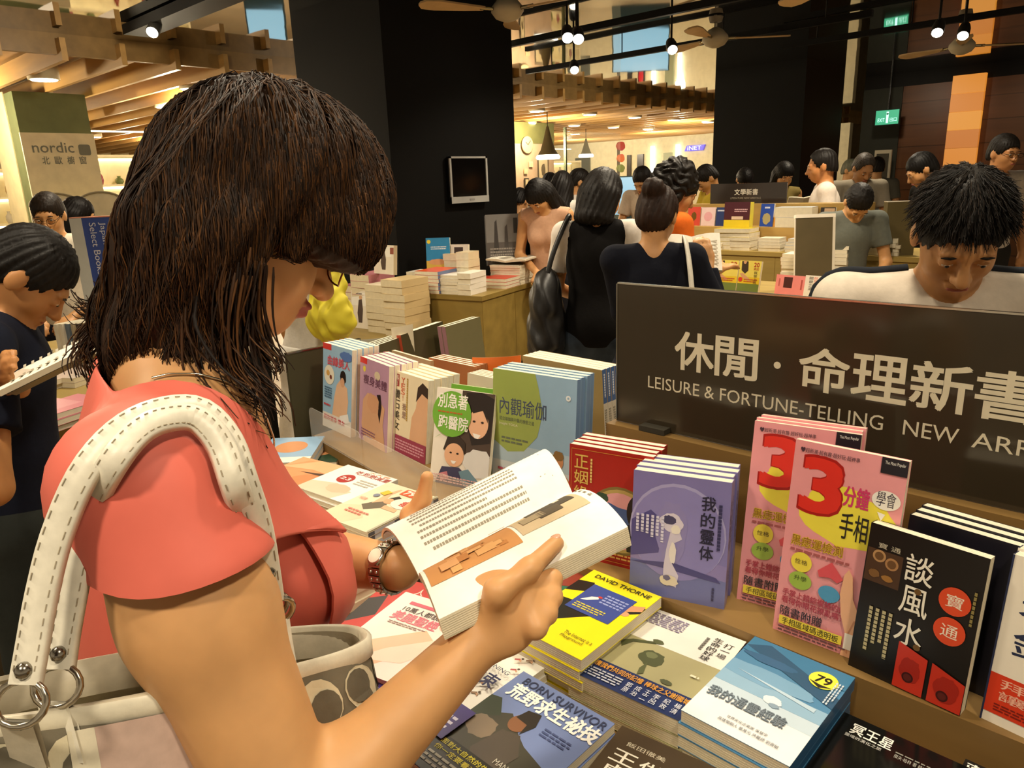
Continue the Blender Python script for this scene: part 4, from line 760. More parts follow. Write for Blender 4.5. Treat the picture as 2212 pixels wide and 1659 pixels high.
standing('family health paperback with a green balloon title and a laughing woman and boy', (928, 1038), (1064, 1068), (905, 830), LZ, .012, '#e8dfd0',
     [('r', .45, .35, 1, 1, '#4a3a30'), ('p', [(.52, .98), (.6, .6), (.68, .45), (.98, .5), (1, .95), (.8, 1)], '#241a16'), ('e', .76, .68, .17, .21, '#e6b490'), ('p', [(.62, .84), (.76, .93), (.9, .82), (.92, .7), (.82, .82), (.66, .78)], '#241a16'), ('p', [(.68, .58), (.82, .57), (.78, .53), (.72, .53)], '#f4eee6'), ('e', .69, .70, .025, .015, '#2a1c18'), ('e', .83, .70, .025, .015, '#2a1c18'), ('b', .82, .28, .26, .2, '#d8d6d2', 5), ('p', [(.1, 0), (.2, .18), (.5, .2), (.72, .1), (.8, 0)], '#3c3a5a'), ('p', [(.5, .16), (.66, .2), (.9, .06), (.8, 0), (.6, .02)], '#6a8a9a'), ('p', [(.15, .1), (.3, .14), (.34, .06), (.2, .03)], '#c47a86'),
      ('p', [(.2, .36), (.26, .5), (.42, .54), (.58, .46), (.58, .34)], '#33261e'), ('e', .40, .32, .17, .17, '#e2ae88'), ('e', .34, .34, .022, .014, '#2a1c18'), ('e', .46, .34, .022, .014, '#2a1c18'), ('p', [(.35, .26), (.45, .26), (.42, .23), (.38, .23)], '#f4eee6'), ('e', .3, .74, .34, .33, '#6fa838'), ('p', [(.1, .5), (.02, .46), (.2, .54)], '#6fa838'), ('t', '別急著', .05, .80, .56, .95, '#f0ece0', .015), ('t', '跑醫院', .08, .58, .6, .72, '#f0ece0', .015), ('l', .06, .74, .5, .77, 1, '#b8642a'), ('l', .05, .02, .9, .1, 3, '#d8a8a8')], 1, 14, W=.165, scol='#d8d0c0')
M, w_, h_ = standM((928, 1030), (1064, 1060), (905, 830), LZ, 12); p = xf(M, [(0.02, 0, -.06)])[0]
book('second copy of the family health paperback, its green edge showing behind', sh(M, .02, .008, -.05), .165, h_, .012, '#6fa838', (), 'L', '#d8d0c0')
standing('tall blue and green yoga paperback with several copies behind it', (1063, 1050), (1238, 1096), (1066, 795), LZ, .017, '#93b6d2',
     [('r', 0, 0, 1, .25, '#cdd8de'), ('r', 0, .25, 1, .4, '#afc8d8'), ('p', [(0, 1), (.52, 1), (.56, .9), (.62, .7), (.56, .5), (.4, .36), (.2, .33), (0, .42)], '#9cae58'), ('t', '內觀瑜伽', .09, .64, .66, .78, '#45506a', .004), ('t', '結合瑜伽與中醫的療癒之道', .09, .585, .52, .62, '#5d6a58'), ('t', 'Insight YOGA', .09, .545, .32, .57, '#e8e6c8'), ('l', .12, .40, .45, .46, 2, '#64705a'), ('e', .91, .85, .028, .028, '#e4ecf0'), ('e', .91, .85, .012, .012, '#93b6d2'), ('p', [(.72, 0), (.76, .2), (.84, .28), (.95, .2), (1, .05), (1, 0)], '#c98e64'), ('e', .82, .34, .055, .08, '#c98e64'), ('b', .82, .385, .06, .05, '#8a6a3c', 4), ('l', .08, .08, .5, .2, 3, '#b8566a')], 4, 5, spine='R', scol='#6c8fb8', pages='#f6f0de', gap=.002)

# ---- books standing in the second row, seen from behind and above
def back_row(label, tl, tr, zt, H, T, n, backc, spine='R', scol=None, lean=6, pages='#f4ecd6', sops=(), flip=1, W=None, group=None):
    A, B = at(*tl, zt), at(*tr, zt); x = _n(B - A); x[2] = 0; nb = np.cross([0, 0, 1], x); a = math.radians(lean); y = np.array([0, 0, 1]) * math.cos(a) + nb * math.sin(a) * flip
    w_ = W or np.linalg.norm(B - A); o = A - y * H; M = frame(o, x, y); pr = None
    for k in range(n):
        Mk = sh(M, 0, 0, -T); Mk[:3, 3] += nb * (T + .0006) / math.cos(a) * k; g = group or label
        if k == 0: pr = book(label if n == 1 else label, Mk, w_, H, T, backc, (), spine, scol, sops, backc, pages, group=g if n > 1 else None)
        else: dup(pr, Mk)
    return M
back_row('dark-backed paperbacks with white page tops standing behind the mauve magazine', (797, 752), (873, 726), LZ + .215, .215, .014, 4, '#5a5238', group='dark-backed paperbacks behind the mauve magazine')
back_row('brick-red edged hardback standing with its olive back to us, left of the grey-backed ones', (866, 724), (956, 694), LZ + .225, .225, .03, 1, '#4d452c', 'L', '#b0482e')
back_row('grey-backed paperbacks standing next to the brick-red hardback', (962, 706), (1037, 684), LZ + .225, .225, .018, 2, '#77704e', 'L', '#a87a80', group='grey-backed paperbacks in the back row')
back_row('cream-topped paperback standing behind the cream beauty copies', (846, 756), (930, 780), LZ + .205, .205, .012, 1, '#c8a478')
back_row('cream-topped paperbacks with rust edges standing in the middle of the back row', (926, 772), (1024, 792), LZ + .21, .21, .014, 4, '#a8683c', group='rust-edged paperbacks in the middle row')
back_row('pale thin paperbacks standing between the rust-edged row and the yoga books', (1010, 805), (1068, 818), LZ + .20, .20, .010, 5, '#d8cdb4', group='pale thin paperbacks beside the yoga books')
back_row('blue-spined paperbacks leaning in a row next to the sign', (1128, 768), (1300, 800), LZ + .235, .235, .017, 4, '#b39763', 'R', '#3c64a0', lean=-4, sops=[('r', 0, 0, 1, .62, '#d8d2c2'), ('L', .2, .1, .8, .55, 2, '#5a5648'), ('L', .25, .66, .75, .95, 1, '#e6ecf4')], group='blue-spined paperbacks by the sign')
# bent covers sticking up from the rows
def bent(label, px, zt, L, h, col, inner, az, bend=.05):
    p = at(*px, zt); m = MB(); g = []
    for i in range(9):
        t = i / 8; g.append([(L * t, bend * t * t, 0), (L * t, bend * t * t + .012 * t, h)])
    M = mov(p[0], p[1], zt - h, az); m.grid([[xf(M, [c])[0] for c in r] for r in g], col, 'cover'); m.grid([[xf(M, [np.array(c) + [0, .0012, 0]])[0] for c in r] for r in g], inner, 'paper')
    o = m.build('book', None, p - [0, 0, h]); tag(o, label, 'book')
bent('thin paperback with its orange cover bent open in the back row', (1020, 772), LZ + .225, .12, .2, '#d86a24', '#e8d8bc', .30)
bent('pale paperback with a curled-up cover at the back of the table', (845, 708), LZ + .25, .07, .22, '#d8ccb0', '#e4dac2', .9, .03)
bent('thin booklet standing open at the far end of the rows', (757, 735), LZ + .20, .10, .18, '#b8b09a', '#e8e0cc', .55, .03)
# ---------------------------------------------------------------- the reading woman in coral
SKIN = '#cf9c67'
def chain(d, pts, rs, k=.02):
    for a, b, ra, rb in zip(pts[:-1], pts[1:], rs[:-1], rs[1:]): d.cap(a, b, ra, rb, k)
RCW = RM.T                                                   # camera -> world directions
L_ = RCW @ np.array([-.55, -.13, .82]); L_[2] = 0; L_ = _n(L_)
F_ = np.array([L_[1], -L_[0], 0]); U_ = np.array([0, 0, 1.])
NB = up(408, 815, .745)                                       # base of the neck
def hp(r, f, u): return NB - L_ * r + F_ * (f - .022 * min(1, max(0, -u / .15))) + U_ * u        # right, forward, up from the base of the neck
SHR = up(318, 1062, .592); ELB = up(640, 1790, .60); WRR = up(1022, 1392, .69)
SHL = hp(-.17, .0, -.045); WRL = up(862, 1228, .88); ELL = hp(-.20, .10, -.30)
HC = up(528, 476, .80)                                      # centre of the skull
tilt = math.radians(30)
HF = F_ * math.cos(tilt) - U_ * math.sin(tilt); HU = U_ * math.cos(tilt) + F_ * math.sin(tilt); HR = -L_
HM = np.stack([HR, HF, HU], 1)                               # head axes: right, forward, up
def hd(r, f, u): return HC + HM @ np.array([r, f, u])
def head_sdf(d, hd, HM, s=1.0, k=.012):
    E = lambda c, r, kk=k, sub=False: d.ell(hd(*[x * s for x in c]), np.array(r) * s, HM, kk * s, sub)
    E((0, -.012, .02), (.074, .094, .088), .02); E((0, .022, -.045), (.058, .070, .075), .03); E((0, .048, -.083), (.030, .032, .024), .03)
    E((.036, .045, -.035), (.026, .034, .032), .02); E((-.036, .045, -.035), (.026, .034, .032), .02)
    E((0, .082, .018), (.05, .012, .012), .02)
    d.cap(hd(0, .088 * s, .004 * s), hd(0, .110 * s, -.034 * s), .009 * s, .0125 * s, .012 * s)
    for q in (-1, 1):
        E((.0115 * q, .098, -.036), (.009, .010, .008), .006); E((.031 * q, .094, -.002), (.017, .012, .012), .012, True); E((.031 * q, .080, -.002), (.015, .014, .0125), .004)
        E((.076 * q, -.008, -.012), (.010, .022, .032), .006)
    E((0, .092, -.0585), (.024, .011, .0065), .006); E((0, .090, -.068), (.020, .012, .007), .006); E((0, .104, -.0632), (.026, .007, .0014), .002, True)
def hand_sdf(d, wrist, palm, normal, fingers, thumb, side, r=.0085, s=1.0, k=.008):
    """palm: point at the knuckle centre; normal: out of the back of the hand; fingers: list of 4 lists of joint points; thumb: list of points"""
    wrist, palm = np.array(wrist), np.array(palm); ax = palm - wrist; L = np.linalg.norm(ax); a = ax / L; n = _n(normal - a * (np.array(normal) @ a)); b = np.cross(a, n)
    R = np.stack([b, a, n], 1)
    d.ell(wrist + ax * .55, (.040 * s, L * .62, .0165 * s), R, .012)
    for f in fingers: chain(d, f, [r * 1.18, r * 1.08, r, r * .86][:len(f)], k)
    chain(d, thumb, [.0135 * s, .0115 * s, .0095 * s, .008 * s][:len(thumb)], .010)
# --- the open book's frame (needed by the hands)
SB = 1.27
G0, G1 = up(905, 1245, .62 * SB), up(1237, 1066, .71 * SB)
R0, R1 = up(948, 1338, .515 * SB), up(1356, 1138, .600 * SB)
Q0, Q1 = up(824, 1156, .72 * SB), up(1166, 985, .80 * SB)
bn = _n(np.cross(G1 - G0, Q0 - G0)); bn = bn if bn @ (CAM - G0) > 0 else -bn
def page_point(side, s, t, lift=0.0):
    """s along the spine (0 bottom, 1 top), t from the gutter (0) to the outer edge (1)"""
    a, b = (R0, R1) if side == 'R' else (Q0, Q1); g = G0 + (G1 - G0) * s; o = a + (b - a) * s; bl = .020 if side == 'R' else .030
    h = bl * (math.sin(math.pi * min(1, t * 1.0)) ** .8) * (1.0 if t < .5 else 1.0)
    return g + (o - g) * t + bn * (h + lift)
BT = .020
# --- body
B = SDF()
head_sdf(B, hd, HM, 1.02)
B.cap(hd(0, -.035, -.06), hp(.0, -.005, .0), .050, .056, .03)                     # neck
B.cap(hp(0, 0, -.005), hp(0, .0, -.06), .05, .07, .04)
B.cap(hp(.05, -.005, -.035), SHR + (SHL - SHR) * .06, .048, .050, .04); B.cap(hp(-.05, -.005, -.035), SHL, .048, .048, .04)
B.ell(hp(0, .005, -.15), (.138, .080, .15), np.stack([-L_, F_, U_], 1), .05); B.ell(hp(0, .015, -.32), (.122, .085, .18), np.stack([-L_, F_, U_], 1), .06)
B.ell(hp(.07, .072, -.215), (.056, .050, .060), None, .04); B.ell(hp(-.07, .072, -.215), (.056, .050, .060), None, .04)
B.ell(hp(0, .0, -.60), (.165, .12, .20), np.stack([-L_, F_, U_], 1), .08)
for q in (-1, 1): chain(B, [hp(.085 * q, .0, -.66), hp(.095 * q, .02, -.98), hp(.09 * q, -.02, -1.33)], [.088, .062, .04], .05); chain(B, [hp(.09 * q, -.02, -1.33), hp(.09 * q, .10, -1.37)], [.036, .028], .03)
UA = _n(ELB - SHR)
chain(B, [SHR, SHR + (ELB - SHR) * .35, ELB], [.053, .0555, .0430], .03)
chain(B, [ELB, ELB + (WRR - ELB) * .25, WRR], [.0395, .0385, .0255], .02)
chain(B, [SHL, ELL, ELL + (WRL - ELL) * .3, WRL], [.052, .042, .042, .0265], .02)
# right hand: the thumb lies on the page edge, the fingers go under the book
TH = page_point('R', .62, .93, .008)
KN = up(1122, 1272, .695)
ow = _n(page_point('R', .5, .2) - page_point('R', .5, 1.0))   # from outer edge towards the gutter
sp = _n(G1 - G0)
un = -bn
fr = []
for i in range(4):
    k0 = up(*[(1192, 1252), (1192, 1290), (1180, 1326), (1158, 1356)][i], [.714, .702, .690, .678][i])
    tip0 = page_point('R', .52 - .085 * i, .92, -BT - .013); tip1 = page_point('R', .53 - .085 * i, .52 + .05 * (i == 3), -BT - .012)
    fr.append([KN + (k0 - KN) * .15 + (WRR - KN) * .12 * 0, k0, tip0 * .55 + k0 * .25 + tip1 * .2 + un * .006, tip1])
hand_n = _n(CAM - KN) * .8 + un * .0
hand_sdf(B, WRR, KN, hand_n, fr, [WRR + (KN - WRR) * .35 + bn * .004, up(1075, 1278, .670), up(1142, 1230, .686), TH], 1)
# left hand: behind the far page, finger tips over its outer edge
PL = page_point('L', .30, 1.02, -.012); KL = PL + un * .022 - ow * 0
fl = []
for i in range(4):
    s_ = .40 + .075 * i; e0 = page_point('L', s_, 1.06, -.018); fl.append([WRL + (e0 - WRL) * .72 + un * .018, e0 + un * .014 , page_point('L', s_ + .03, .9, -.018), page_point('L', s_ + .05, .68, -.014)])
hand_sdf(B, WRL, WRL + (page_point('L', .5, 1.05, -.03) - WRL) * .7, -un, fl, [WRL + (PL - WRL) * .3, page_point('L', .18, 1.04, .004), page_point('L', .26, .95, .016), page_point('L', .30, .84, .036)], -1)
lo, hi = np.array([SHR, SHL, ELB, ELL, hp(0, 0, -1.42), WRR, WRL, hd(0, 0, .12), G1, R1, hp(0, .2, -1.4)]), None
def hero_col(V):
    c = np.tile(lin(SKIN), (len(V), 1)); q = (V - HC) @ HM
    lip = (np.abs(q[:, 0]) < .024) & (q[:, 1] > .085) & (q[:, 2] < -.053) & (q[:, 2] > -.078); c[lip] = lin('#a8564a')
    th = np.linalg.norm(V - TH, axis=1) < .010
    return c
wm = empty('person', 'woman in a coral dress with brown wavy hair and glasses reading an open book', 'person', hp(0, 0, -1.43) * [1, 1, 0])
WO = np.array(hp(0, 0, -1.43) * [1, 1, 0])
V, Fq = nets(B, lo.min(0) - .12, lo.max(0) + .12, .0036)
mesh_np('body', V - WO, Fq, lambda v: hero_col(v + WO), 'skin', wm)
# finger nail on the thumb
m = MB(); td = _n(TH - up(1142, 1230, .686)); m.ball(TH + bn * .0062 + td * .001, (.0052, .0072, .0022), '#dba588', 'gloss', 12, None, np.stack([np.cross(td, bn), td, bn], 1)); o = m.build('thumbnail', wm); o.location = -WO
# --- coral dress: bodice, shoulder cap, skirt
D = SDF(); RL = np.stack([-L_, F_, U_], 1)
D.ell(hp(0, .005, -.16), (.150, .092, .16), RL, .05); D.ell(hp(0, .015, -.34), (.136, .099, .20), RL, .06); D.ell(hp(.07, .076, -.215), (.064, .058, .068), None, .04); D.ell(hp(-.07, .076, -.215), (.064, .058, .068), None, .04)
D.ell(hp(0, .0, -.62), (.175, .13, .24), RL, .08); D.cap(hp(0, .02, -.6), hp(0, .0, -.95), .155, .165, .08, False, 0.0)
D.ell(hp(0, -.028, -.31), (.138, .098, .25), RL, .05)
D.cap(hp(.07, -.012, -.055), SHR + UA * -.01, .044, .042, .04); D.cap(hp(-.07, -.012, -.055), SHL, .054, .057, .04)
D.cap(SHL, SHL + _n(ELL - SHL) * .05, .057, .057, .02, False, 0.0)
D.ell(hp(0, -.005, .015), (.088, .092, .060), RL, .015, True)                      # neck opening
D.cap(hp(.0, .10, -.0), hp(.0, .135, -.115), .062, .018, .02, True)                 # v neckline
D.cap(SHR + UA * .075, ELB, .075, .055, .012, True); D.cap(SHL + _n(ELL - SHL) * .07, ELL, .065, .05, .01, True)
D.cap(hp(.155, .015, -.185), hp(.17, .015, -.17), .040, .045, .02, True)            # arm hole
def folds(P, d):
    q = P - NB; x = q @ -L_; y = q @ F_; z = q[:, 2]
    f1 = .0035 * np.sin((z * 1.0 - x * .8 + y * .35) * 70) * np.exp(-((z + .27) / .10) ** 2) * (y > .03)
    f2 = .004 * np.sin(np.arctan2(x, y + .0) * 13 + z * 9) * np.clip((-z - .34) * 6, 0, 1)
    return d + f1 + f2
D.fun(folds)
V, Fq = nets(D, hp(0, 0, -.97) - .27, np.array([max(SHR[0], SHL[0]), max(SHR[1], SHL[1]), NB[2]]) + [.25, .30, .08], .0045)
mesh_np('dress', V - WO, Fq, '#d66655', 'silk', wm)
# collar: wide folded band crossing the bust, and the flap over the shoulder
def on_dress(p, off):
    """move points outwards to distance off from the dress/body surface"""
    p = np.atleast_2d(np.array(p, float)).copy(); h = .004; f = lambda x: np.minimum(D(x), B(x))
    for _ in range(14):
        d = f(p); g = np.stack([f(p + np.eye(3)[i] * h) - f(p - np.eye(3)[i] * h) for i in range(3)], 1); g /= np.linalg.norm(g, axis=1)[:, None] + 1e-9
        p = p - g * np.clip(d - off, -.02, .02)[:, None] * .8
    return p
def spline(P, n):
    P = np.array(P, float); t = np.linspace(0, len(P) - 1.0001, n); out = []
    for x in t:
        i = int(x); u = x - i; p0, p1, p2, p3 = P[max(i - 1, 0)], P[i], P[i + 1], P[min(i + 2, len(P) - 1)]
        out.append(.5 * ((2 * p1) + (-p0 + p2) * u + (2 * p0 - 5 * p1 + 4 * p2 - p3) * u * u + (-p0 + 3 * p1 - 3 * p2 + p3) * u ** 3))
    return np.array(out)
def band(name, inner, outer, offs, col, mat, parent, n=26, mm=9, thick=.003, bulge=.004, push=.0):
    I, O = spline(inner, n), spline(outer, n); t = np.linspace(0, 1, mm)
    G = (I[:, None] + (O - I)[:, None] * t[None, :, None]); of = 0; G += (lambda q: q / np.linalg.norm(q, axis=2)[..., None])(G - hp(0, 0, -.16)) * (push * np.sin(math.pi * t))[None, :, None]; of = np.broadcast_to(offs[0] + (offs[1] - offs[0]) * t + bulge * np.sin(math.pi * t), (n, mm))
    G = on_dress(G.reshape(-1, 3), of.ravel()).reshape(n, mm, 3)
    for _ in range(3):
        G[1:-1] = .25 * G[:-2] + .5 * G[1:-1] + .25 * G[2:]; G[:, 1:-1] = .25 * G[:, :-2] + .5 * G[:, 1:-1] + .25 * G[:, 2:]
    G = on_dress(G.reshape(-1, 3), of.ravel()).reshape(n, mm, 3); G[1:-1] = .25 * G[:-2] + .5 * G[1:-1] + .25 * G[2:]
    G = G - WO; m = MB(); m.grid(G, col, mat)
    # thickness: under side
    nrm = np.cross(np.gradient(G, axis=0), np.gradient(G, axis=1)); nrm /= np.linalg.norm(nrm, axis=2)[..., None] + 1e-9
    c = np.mean(G.reshape(-1, 3), 0); sgn_ = np.sign(((G - (NB - WO + [0, 0, -.2])) * nrm).sum(2).mean()); G2 = G - nrm * thick * sgn_; m.grid(G2, col, mat)
    E_ = [np.concatenate([G[0], G[1:, -1], G[-1, ::-1][1:], G[::-1, 0][1:]]), np.concatenate([G2[0], G2[1:, -1], G2[-1, ::-1][1:], G2[::-1, 0][1:]])]
    m.grid(np.array(E_), col, mat); return m.build(name, parent)
ud = lambda px, py, d: up(px, py, d)
# near-side collar: back of the neck -> over the right shoulder -> down the front edge
band('collar', [hp(-.10, -.06, -.02), hp(-.04, -.075, .005), hp(.045, -.07, .005), hp(.08, -.02, -.012), hp(.085, .025, -.035), hp(.082, .055, -.06), hp(.07, .08, -.09), hp(.05, .10, -.125)],
     [hp(-.145, -.05, -.085), hp(-.055, -.095, -.085), hp(.08, -.095, -.09), SHR + UA * .035 - F_ * .075 + L_ * .015, SHR + UA * .060 - F_ * .03 - L_ * .05, SHR + UA * .065 + F_ * .03 - L_ * .05, SHR + UA * .075 + F_ * .075 + L_ * .02, hp(.09, .11, -.165)], (.010, .015), '#da6b5a', 'silk', wm, 44, 14, push=.09)
band('bodice_fold', [hp(.115, .08, -.125), hp(.06, .115, -.135), hp(.0, .12, -.12), hp(-.06, .11, -.09), hp(-.095, .07, -.05)],
     [hp(.13, .095, -.255), hp(.07, .14, -.268), hp(.0, .135, -.26), hp(-.07, .135, -.245), hp(-.115, .10, -.19)], (.004, .012), '#da6b5a', 'silk', wm, 28, 10)
def hup(px, py, d): return up(px, py, d + .085)
# --- hair: volume first, then strands combed over it
HS = SDF()
def hh(r, f, u): return hd(r * 1.0, f, u)
HS.ell(hh(0, .010, .044), (.094, .117, .112), HM, .03)
HS.ell(hh(.01, -.062, -.03), (.070, .042, .078), HM, .05)
for q in (1, -1):
    HS.cap(hh(.072 * q, .025, .025), hd(.072 * q, -.022, -.085), .018, .018, .03); HS.cap(hh(.070 * q, -.03, -.02), hd(.074 * q, -.035, -.12), .028, .026, .03)
HS.cap(hd(.06, -.075, -.05), hup(320, 715, .66), .034, .028, .05); HS.cap(hd(.055, -.04, -.08), hup(425, 770, .64), .036, .022, .04)
HS.cap(hup(320, 715, .66), hup(285, 840, .64), .032, .016, .03); HS.cap(hup(320, 715, .66), hup(400, 800, .63), .034, .03, .04); HS.cap(hd(-.01, -.05, -.06), hd(-.01, -.052, -.14), .036, .022, .05)
HS.cap(hd(.074, -.014, -.03), hup(548, 715, .64), .018, .010, .03)
# fringe swept over the forehead
HS.cap(hh(.02, .055, .10), hd(.060, .098, .020), .035, .020, .06); HS.cap(hd(.02, .085, .07), hd(.0, .115, .012), .030, .016, .06); HS.cap(hh(-.02, .06, .09), hd(-.05, .105, .015), .032, .018, .06)
HS.cap(hd(.07, .06, .03), hd(.078, .04, -.01), .022, .018, .02)
# keep the face free
FS = SDF(); FS.ell(hd(0, .105, -.055), (.078, .06, .068), HM, .0)
HS.ell(hd(.0, .112, -.058), (.092, .052, .066), HM, .012, True); HS.ell(hd(.075, .062, -.064), (.050, .062, .054), HM, .012, True)
base_call = SDF.__call__
def grooves(P, d):
    q = (P - HC) @ HM; a = np.arctan2(q[:, 0], q[:, 1] + .02); return d + .0008 * np.sin(a * 60 + q[:, 2] * 40) + .0012 * np.sin(a * 23 + q[:, 2] * 22) + .003 * np.sin(a * 7 + q[:, 2] * 30)
HS.fun(grooves)
V, Fq = nets(HS, HC - [.26, .26, .32], HC + [.26, .26, .18], .0042)
hair = mesh_np('hair', V - WO, Fq, '#2c1b0f', 'hair', wm)
def fgrad(fn, P, h=.003): return np.stack([fn(P + np.eye(3)[i] * h) - fn(P - np.eye(3)[i] * h) for i in range(3)], 1) / (2 * h)
rg = np.random.default_rng(4)
NS = 6500
# roots: spread over the crown and the parting
u_ = rg.normal(size=(NS, 3)); u_[:, 2] = np.abs(u_[:, 2]) * .9 + .12; u_ /= np.linalg.norm(u_, axis=1)[:, None]
P = HC + (u_ * [.094, .117, .112] + [0, .010, .044]) @ HM.T
crown = hd(-.01, -.03, .15); paths = [P.copy()]; wob = 5 * np.arctan2(u_[:, 0], u_[:, 1]) + rg.uniform(-.5, .5, NS); ln = rg.integers(12, 32, NS)
for st_ in range(32):
    g = fgrad(HS, P); g /= np.linalg.norm(g, axis=1)[:, None] + 1e-9
    away = P - crown; v = away * (3.0 * math.exp(-st_ / 6)) + np.array([0, 0, -1.0]) * (.7 + .06 * st_)
    v = v / (np.linalg.norm(v, axis=1)[:, None] + 1e-9) + .42 * np.sin(wob + st_ * .62)[:, None] * (F_ * .8 - L_ * .6) * np.clip((st_ - 9) / 8, 0, 1)
    v = v - g * (v * g).sum(1)[:, None]; v /= np.linalg.norm(v, axis=1)[:, None] + 1e-9
    P = P + v * .0135
    d = HS(P); g = fgrad(HS, P); g /= np.linalg.norm(g, axis=1)[:, None] + 1e-9
    P = P - g * np.clip(d - .0015 - rg.uniform(0, .0035, NS), -.02, .02)[:, None]
    paths.append(P.copy())
paths = np.array(paths)
FACE = lambda p: (((p - HC) @ HM)[1] > .05 and ((p - HC) @ HM)[2] < .0 and abs(((p - HC) @ HM)[0]) < .12) or (((p - HC) @ HM)[1] > .015 and ((p - HC) @ HM)[2] < -.03)
m = MB(); cs = ['#2c1b0f', '#362212', '#24160c', '#402812', '#1e130b', '#4c3016']
SP = []
for i in range(NS):
    p = paths[:ln[i], i]
    cut = next((j for j, x in enumerate(p) if FACE(x)), len(p)); p = p[:max(cut, 0)]
    if len(p) >= 5: SP.append(p - WO)
strands(m, SP, .0010, .0004, cs, 1)
def lock(P, w0, w1, n, spread, seed, curl=.0):
    r = np.random.default_rng(seed); S = spline(P, 16); out = []; t = np.linspace(0, 1, 16)[:, None]
    for k in range(n):
        off = r.normal(size=3) * spread; off2 = off + r.normal(size=3) * spread * .8
        q = S + off * (1 - t) + off2 * t + np.sin(t * 7 + r.uniform(0, 6)) * curl * r.normal(size=3); out.append(q[:r.integers(11, 17)] - WO)
    strands(m, out, w0, w1, cs, seed)
# flicked ends at the back of the neck, and locks on the shoulder and along the cheek
lock([hup(330, 560, .70), hup(300, 620, .70), hup(262, 662, .69), hup(200, 676, .68), hup(168, 650, .68)], .0016, .0005, 90, .007, 1, .002)
lock([hup(330, 590, .69), hup(285, 670, .69), hup(215, 715, .68), hup(176, 762, .67), hup(196, 815, .665)], .0016, .0005, 110, .006, 2, .002)
lock([hup(320, 640, .68), hup(295, 730, .675), hup(250, 790, .67), hup(232, 840, .665), hup(268, 885, .66)], .0016, .0005, 70, .007, 3, .002)
lock([hup(330, 560, .69), hup(290, 650, .69), hup(250, 690, .68), hup(230, 740, .675), hup(250, 790, .67)], .0016, .0005, 60, .007, 13, .002)
lock([hup(320, 660, .66), hup(330, 760, .65), hup(370, 830, .64), hup(430, 850, .63), hup(500, 862, .62)], .0019, .0006, 60, .011, 4, .004)
lock([hup(400, 640, .62), hup(410, 740, .615), hup(450, 820, .61), hup(520, 870, .605), hup(560, 905, .60)], .0019, .0005, 60, .010, 5, .004)
lock([hup(520, 600, .61), hup(505, 700, .61), hup(520, 790, .61), hup(570, 850, .61), hup(585, 900, .61)], .0018, .0005, 60, .009, 6, .003)
lock([hup(560, 570, .62), hup(555, 660, .625), hup(570, 740, .63), hup(600, 780, .635), hup(590, 800, .635)], .0016, .0005, 46, .006, 7, .002)
m.build('hair_strands', wm)
# --- glasses
m = MB(); gd = lambda r, f, u: hd(r * 1.02, f * 1.02, u * 1.02) - WO
for q in (1, -1):
    m.tube([gd(.033 * q + .023 * math.cos(t), .112 - .010 * abs(math.cos(t)) , -.008 + .016 * math.sin(t)) for t in np.linspace(0, 2 * math.pi, 25)[:-1]], .0011, '#7a4a28', 'metal', 6, True)
    m.tube([gd(.057 * q, .100, .0), gd(.066 * q, .085, .004), gd(.078 * q, .02, .006), gd(.080 * q, -.01, -.004)], [.0016, .0016, .0012, .0012], '#5a3a26', 'gloss', 6)
m.tube([gd(-.011, .112, -.004), gd(0, .116, .0), gd(.011, .112, -.004)], .001, '#8a5a34', 'metal', 6); gl = m.build('glasses', wm)
for q in (1, -1):
    m = MB(); m.flat([gd(.033 * q + .022 * math.cos(t), .112 - .010 * abs(math.cos(t)), -.008 + .0155 * math.sin(t)) for t in np.linspace(0, 2 * math.pi, 21)[:-1]], '#ffffff', 'spectacle'); m.build('lens', gl)
m = MB()
for q in (1, -1): m.tube([hd((.045 - i * .008) * q, .0965 + .002 * i - (0 if i else .004), .016 + .003 * math.sin(i * .9)) - WO for i in range(5)], [.001, .0018, .002, .0018, .001], '#2a1c12', 'hair', 5)
m.build('eyebrow', wm)
for q in (1, -1):
    m = MB(); m.ball(hd(.031 * q, .084, -.003) - WO, (.0125, .0115, .0115), '#e8dccb', 'gloss', 12, None, HM); m.ball(hd(.031 * q, .0915, -.007) - WO, (.0055, .0045, .0055), '#1c120c', 'gloss', 8, None, HM); m.build('eye', wm)
m = MB(); 
for q in (1, -1):
    for i in range(9): a = -1 + i * .25; m.tube([hd((.031 + .012 * a) * q, .0945 - .004 * a * a, -.009) - WO, hd((.031 + .014 * a) * q, .101 - .004 * a * a, -.0125) - WO], [.0006, .0002], '#15100c', 'hair', 4)
m.build('eyelashes', wm)
# --- watch with a jewelled steel strap, necklace
fd = _n(WRL - ELL); wc = WRL - fd * .012; a1 = _n(np.cross(fd, [0, 0, 1])); a2 = np.cross(a1, fd)
wt = MB()
for i in range(22):
    t = i / 22 * 2 * math.pi; c = wc + (a1 * math.cos(t) + a2 * math.sin(t)) * .0305; e = -a1 * math.sin(t) + a2 * math.cos(t); nn_ = a1 * math.cos(t) + a2 * math.sin(t); R = np.stack([fd, e, nn_], 1)
    M = np.eye(4); M[:3, :3] = R; M[:3, 3] = c - WO; wt.box((-.0085, -.0038, -.0012), (.0085, .0038, .0012), '#b9b4a6', 'metal', M)
    for y in (-.0045, .0045): wt.ball(c + fd * y + nn_ * .0012 - WO, .0021, '#e8e4d8', 'metal', 6)
for nm, col in (('watch_strap', 0),): w_o = wt.build(nm, wm)
best = max(range(22), key=lambda i: (a1 * math.cos(i / 22 * 6.283) + a2 * math.sin(i / 22 * 6.283)) @ (_n(CAM - wc) + U_ * .4)); t = best / 22 * 6.283; nn_ = a1 * math.cos(t) + a2 * math.sin(t)
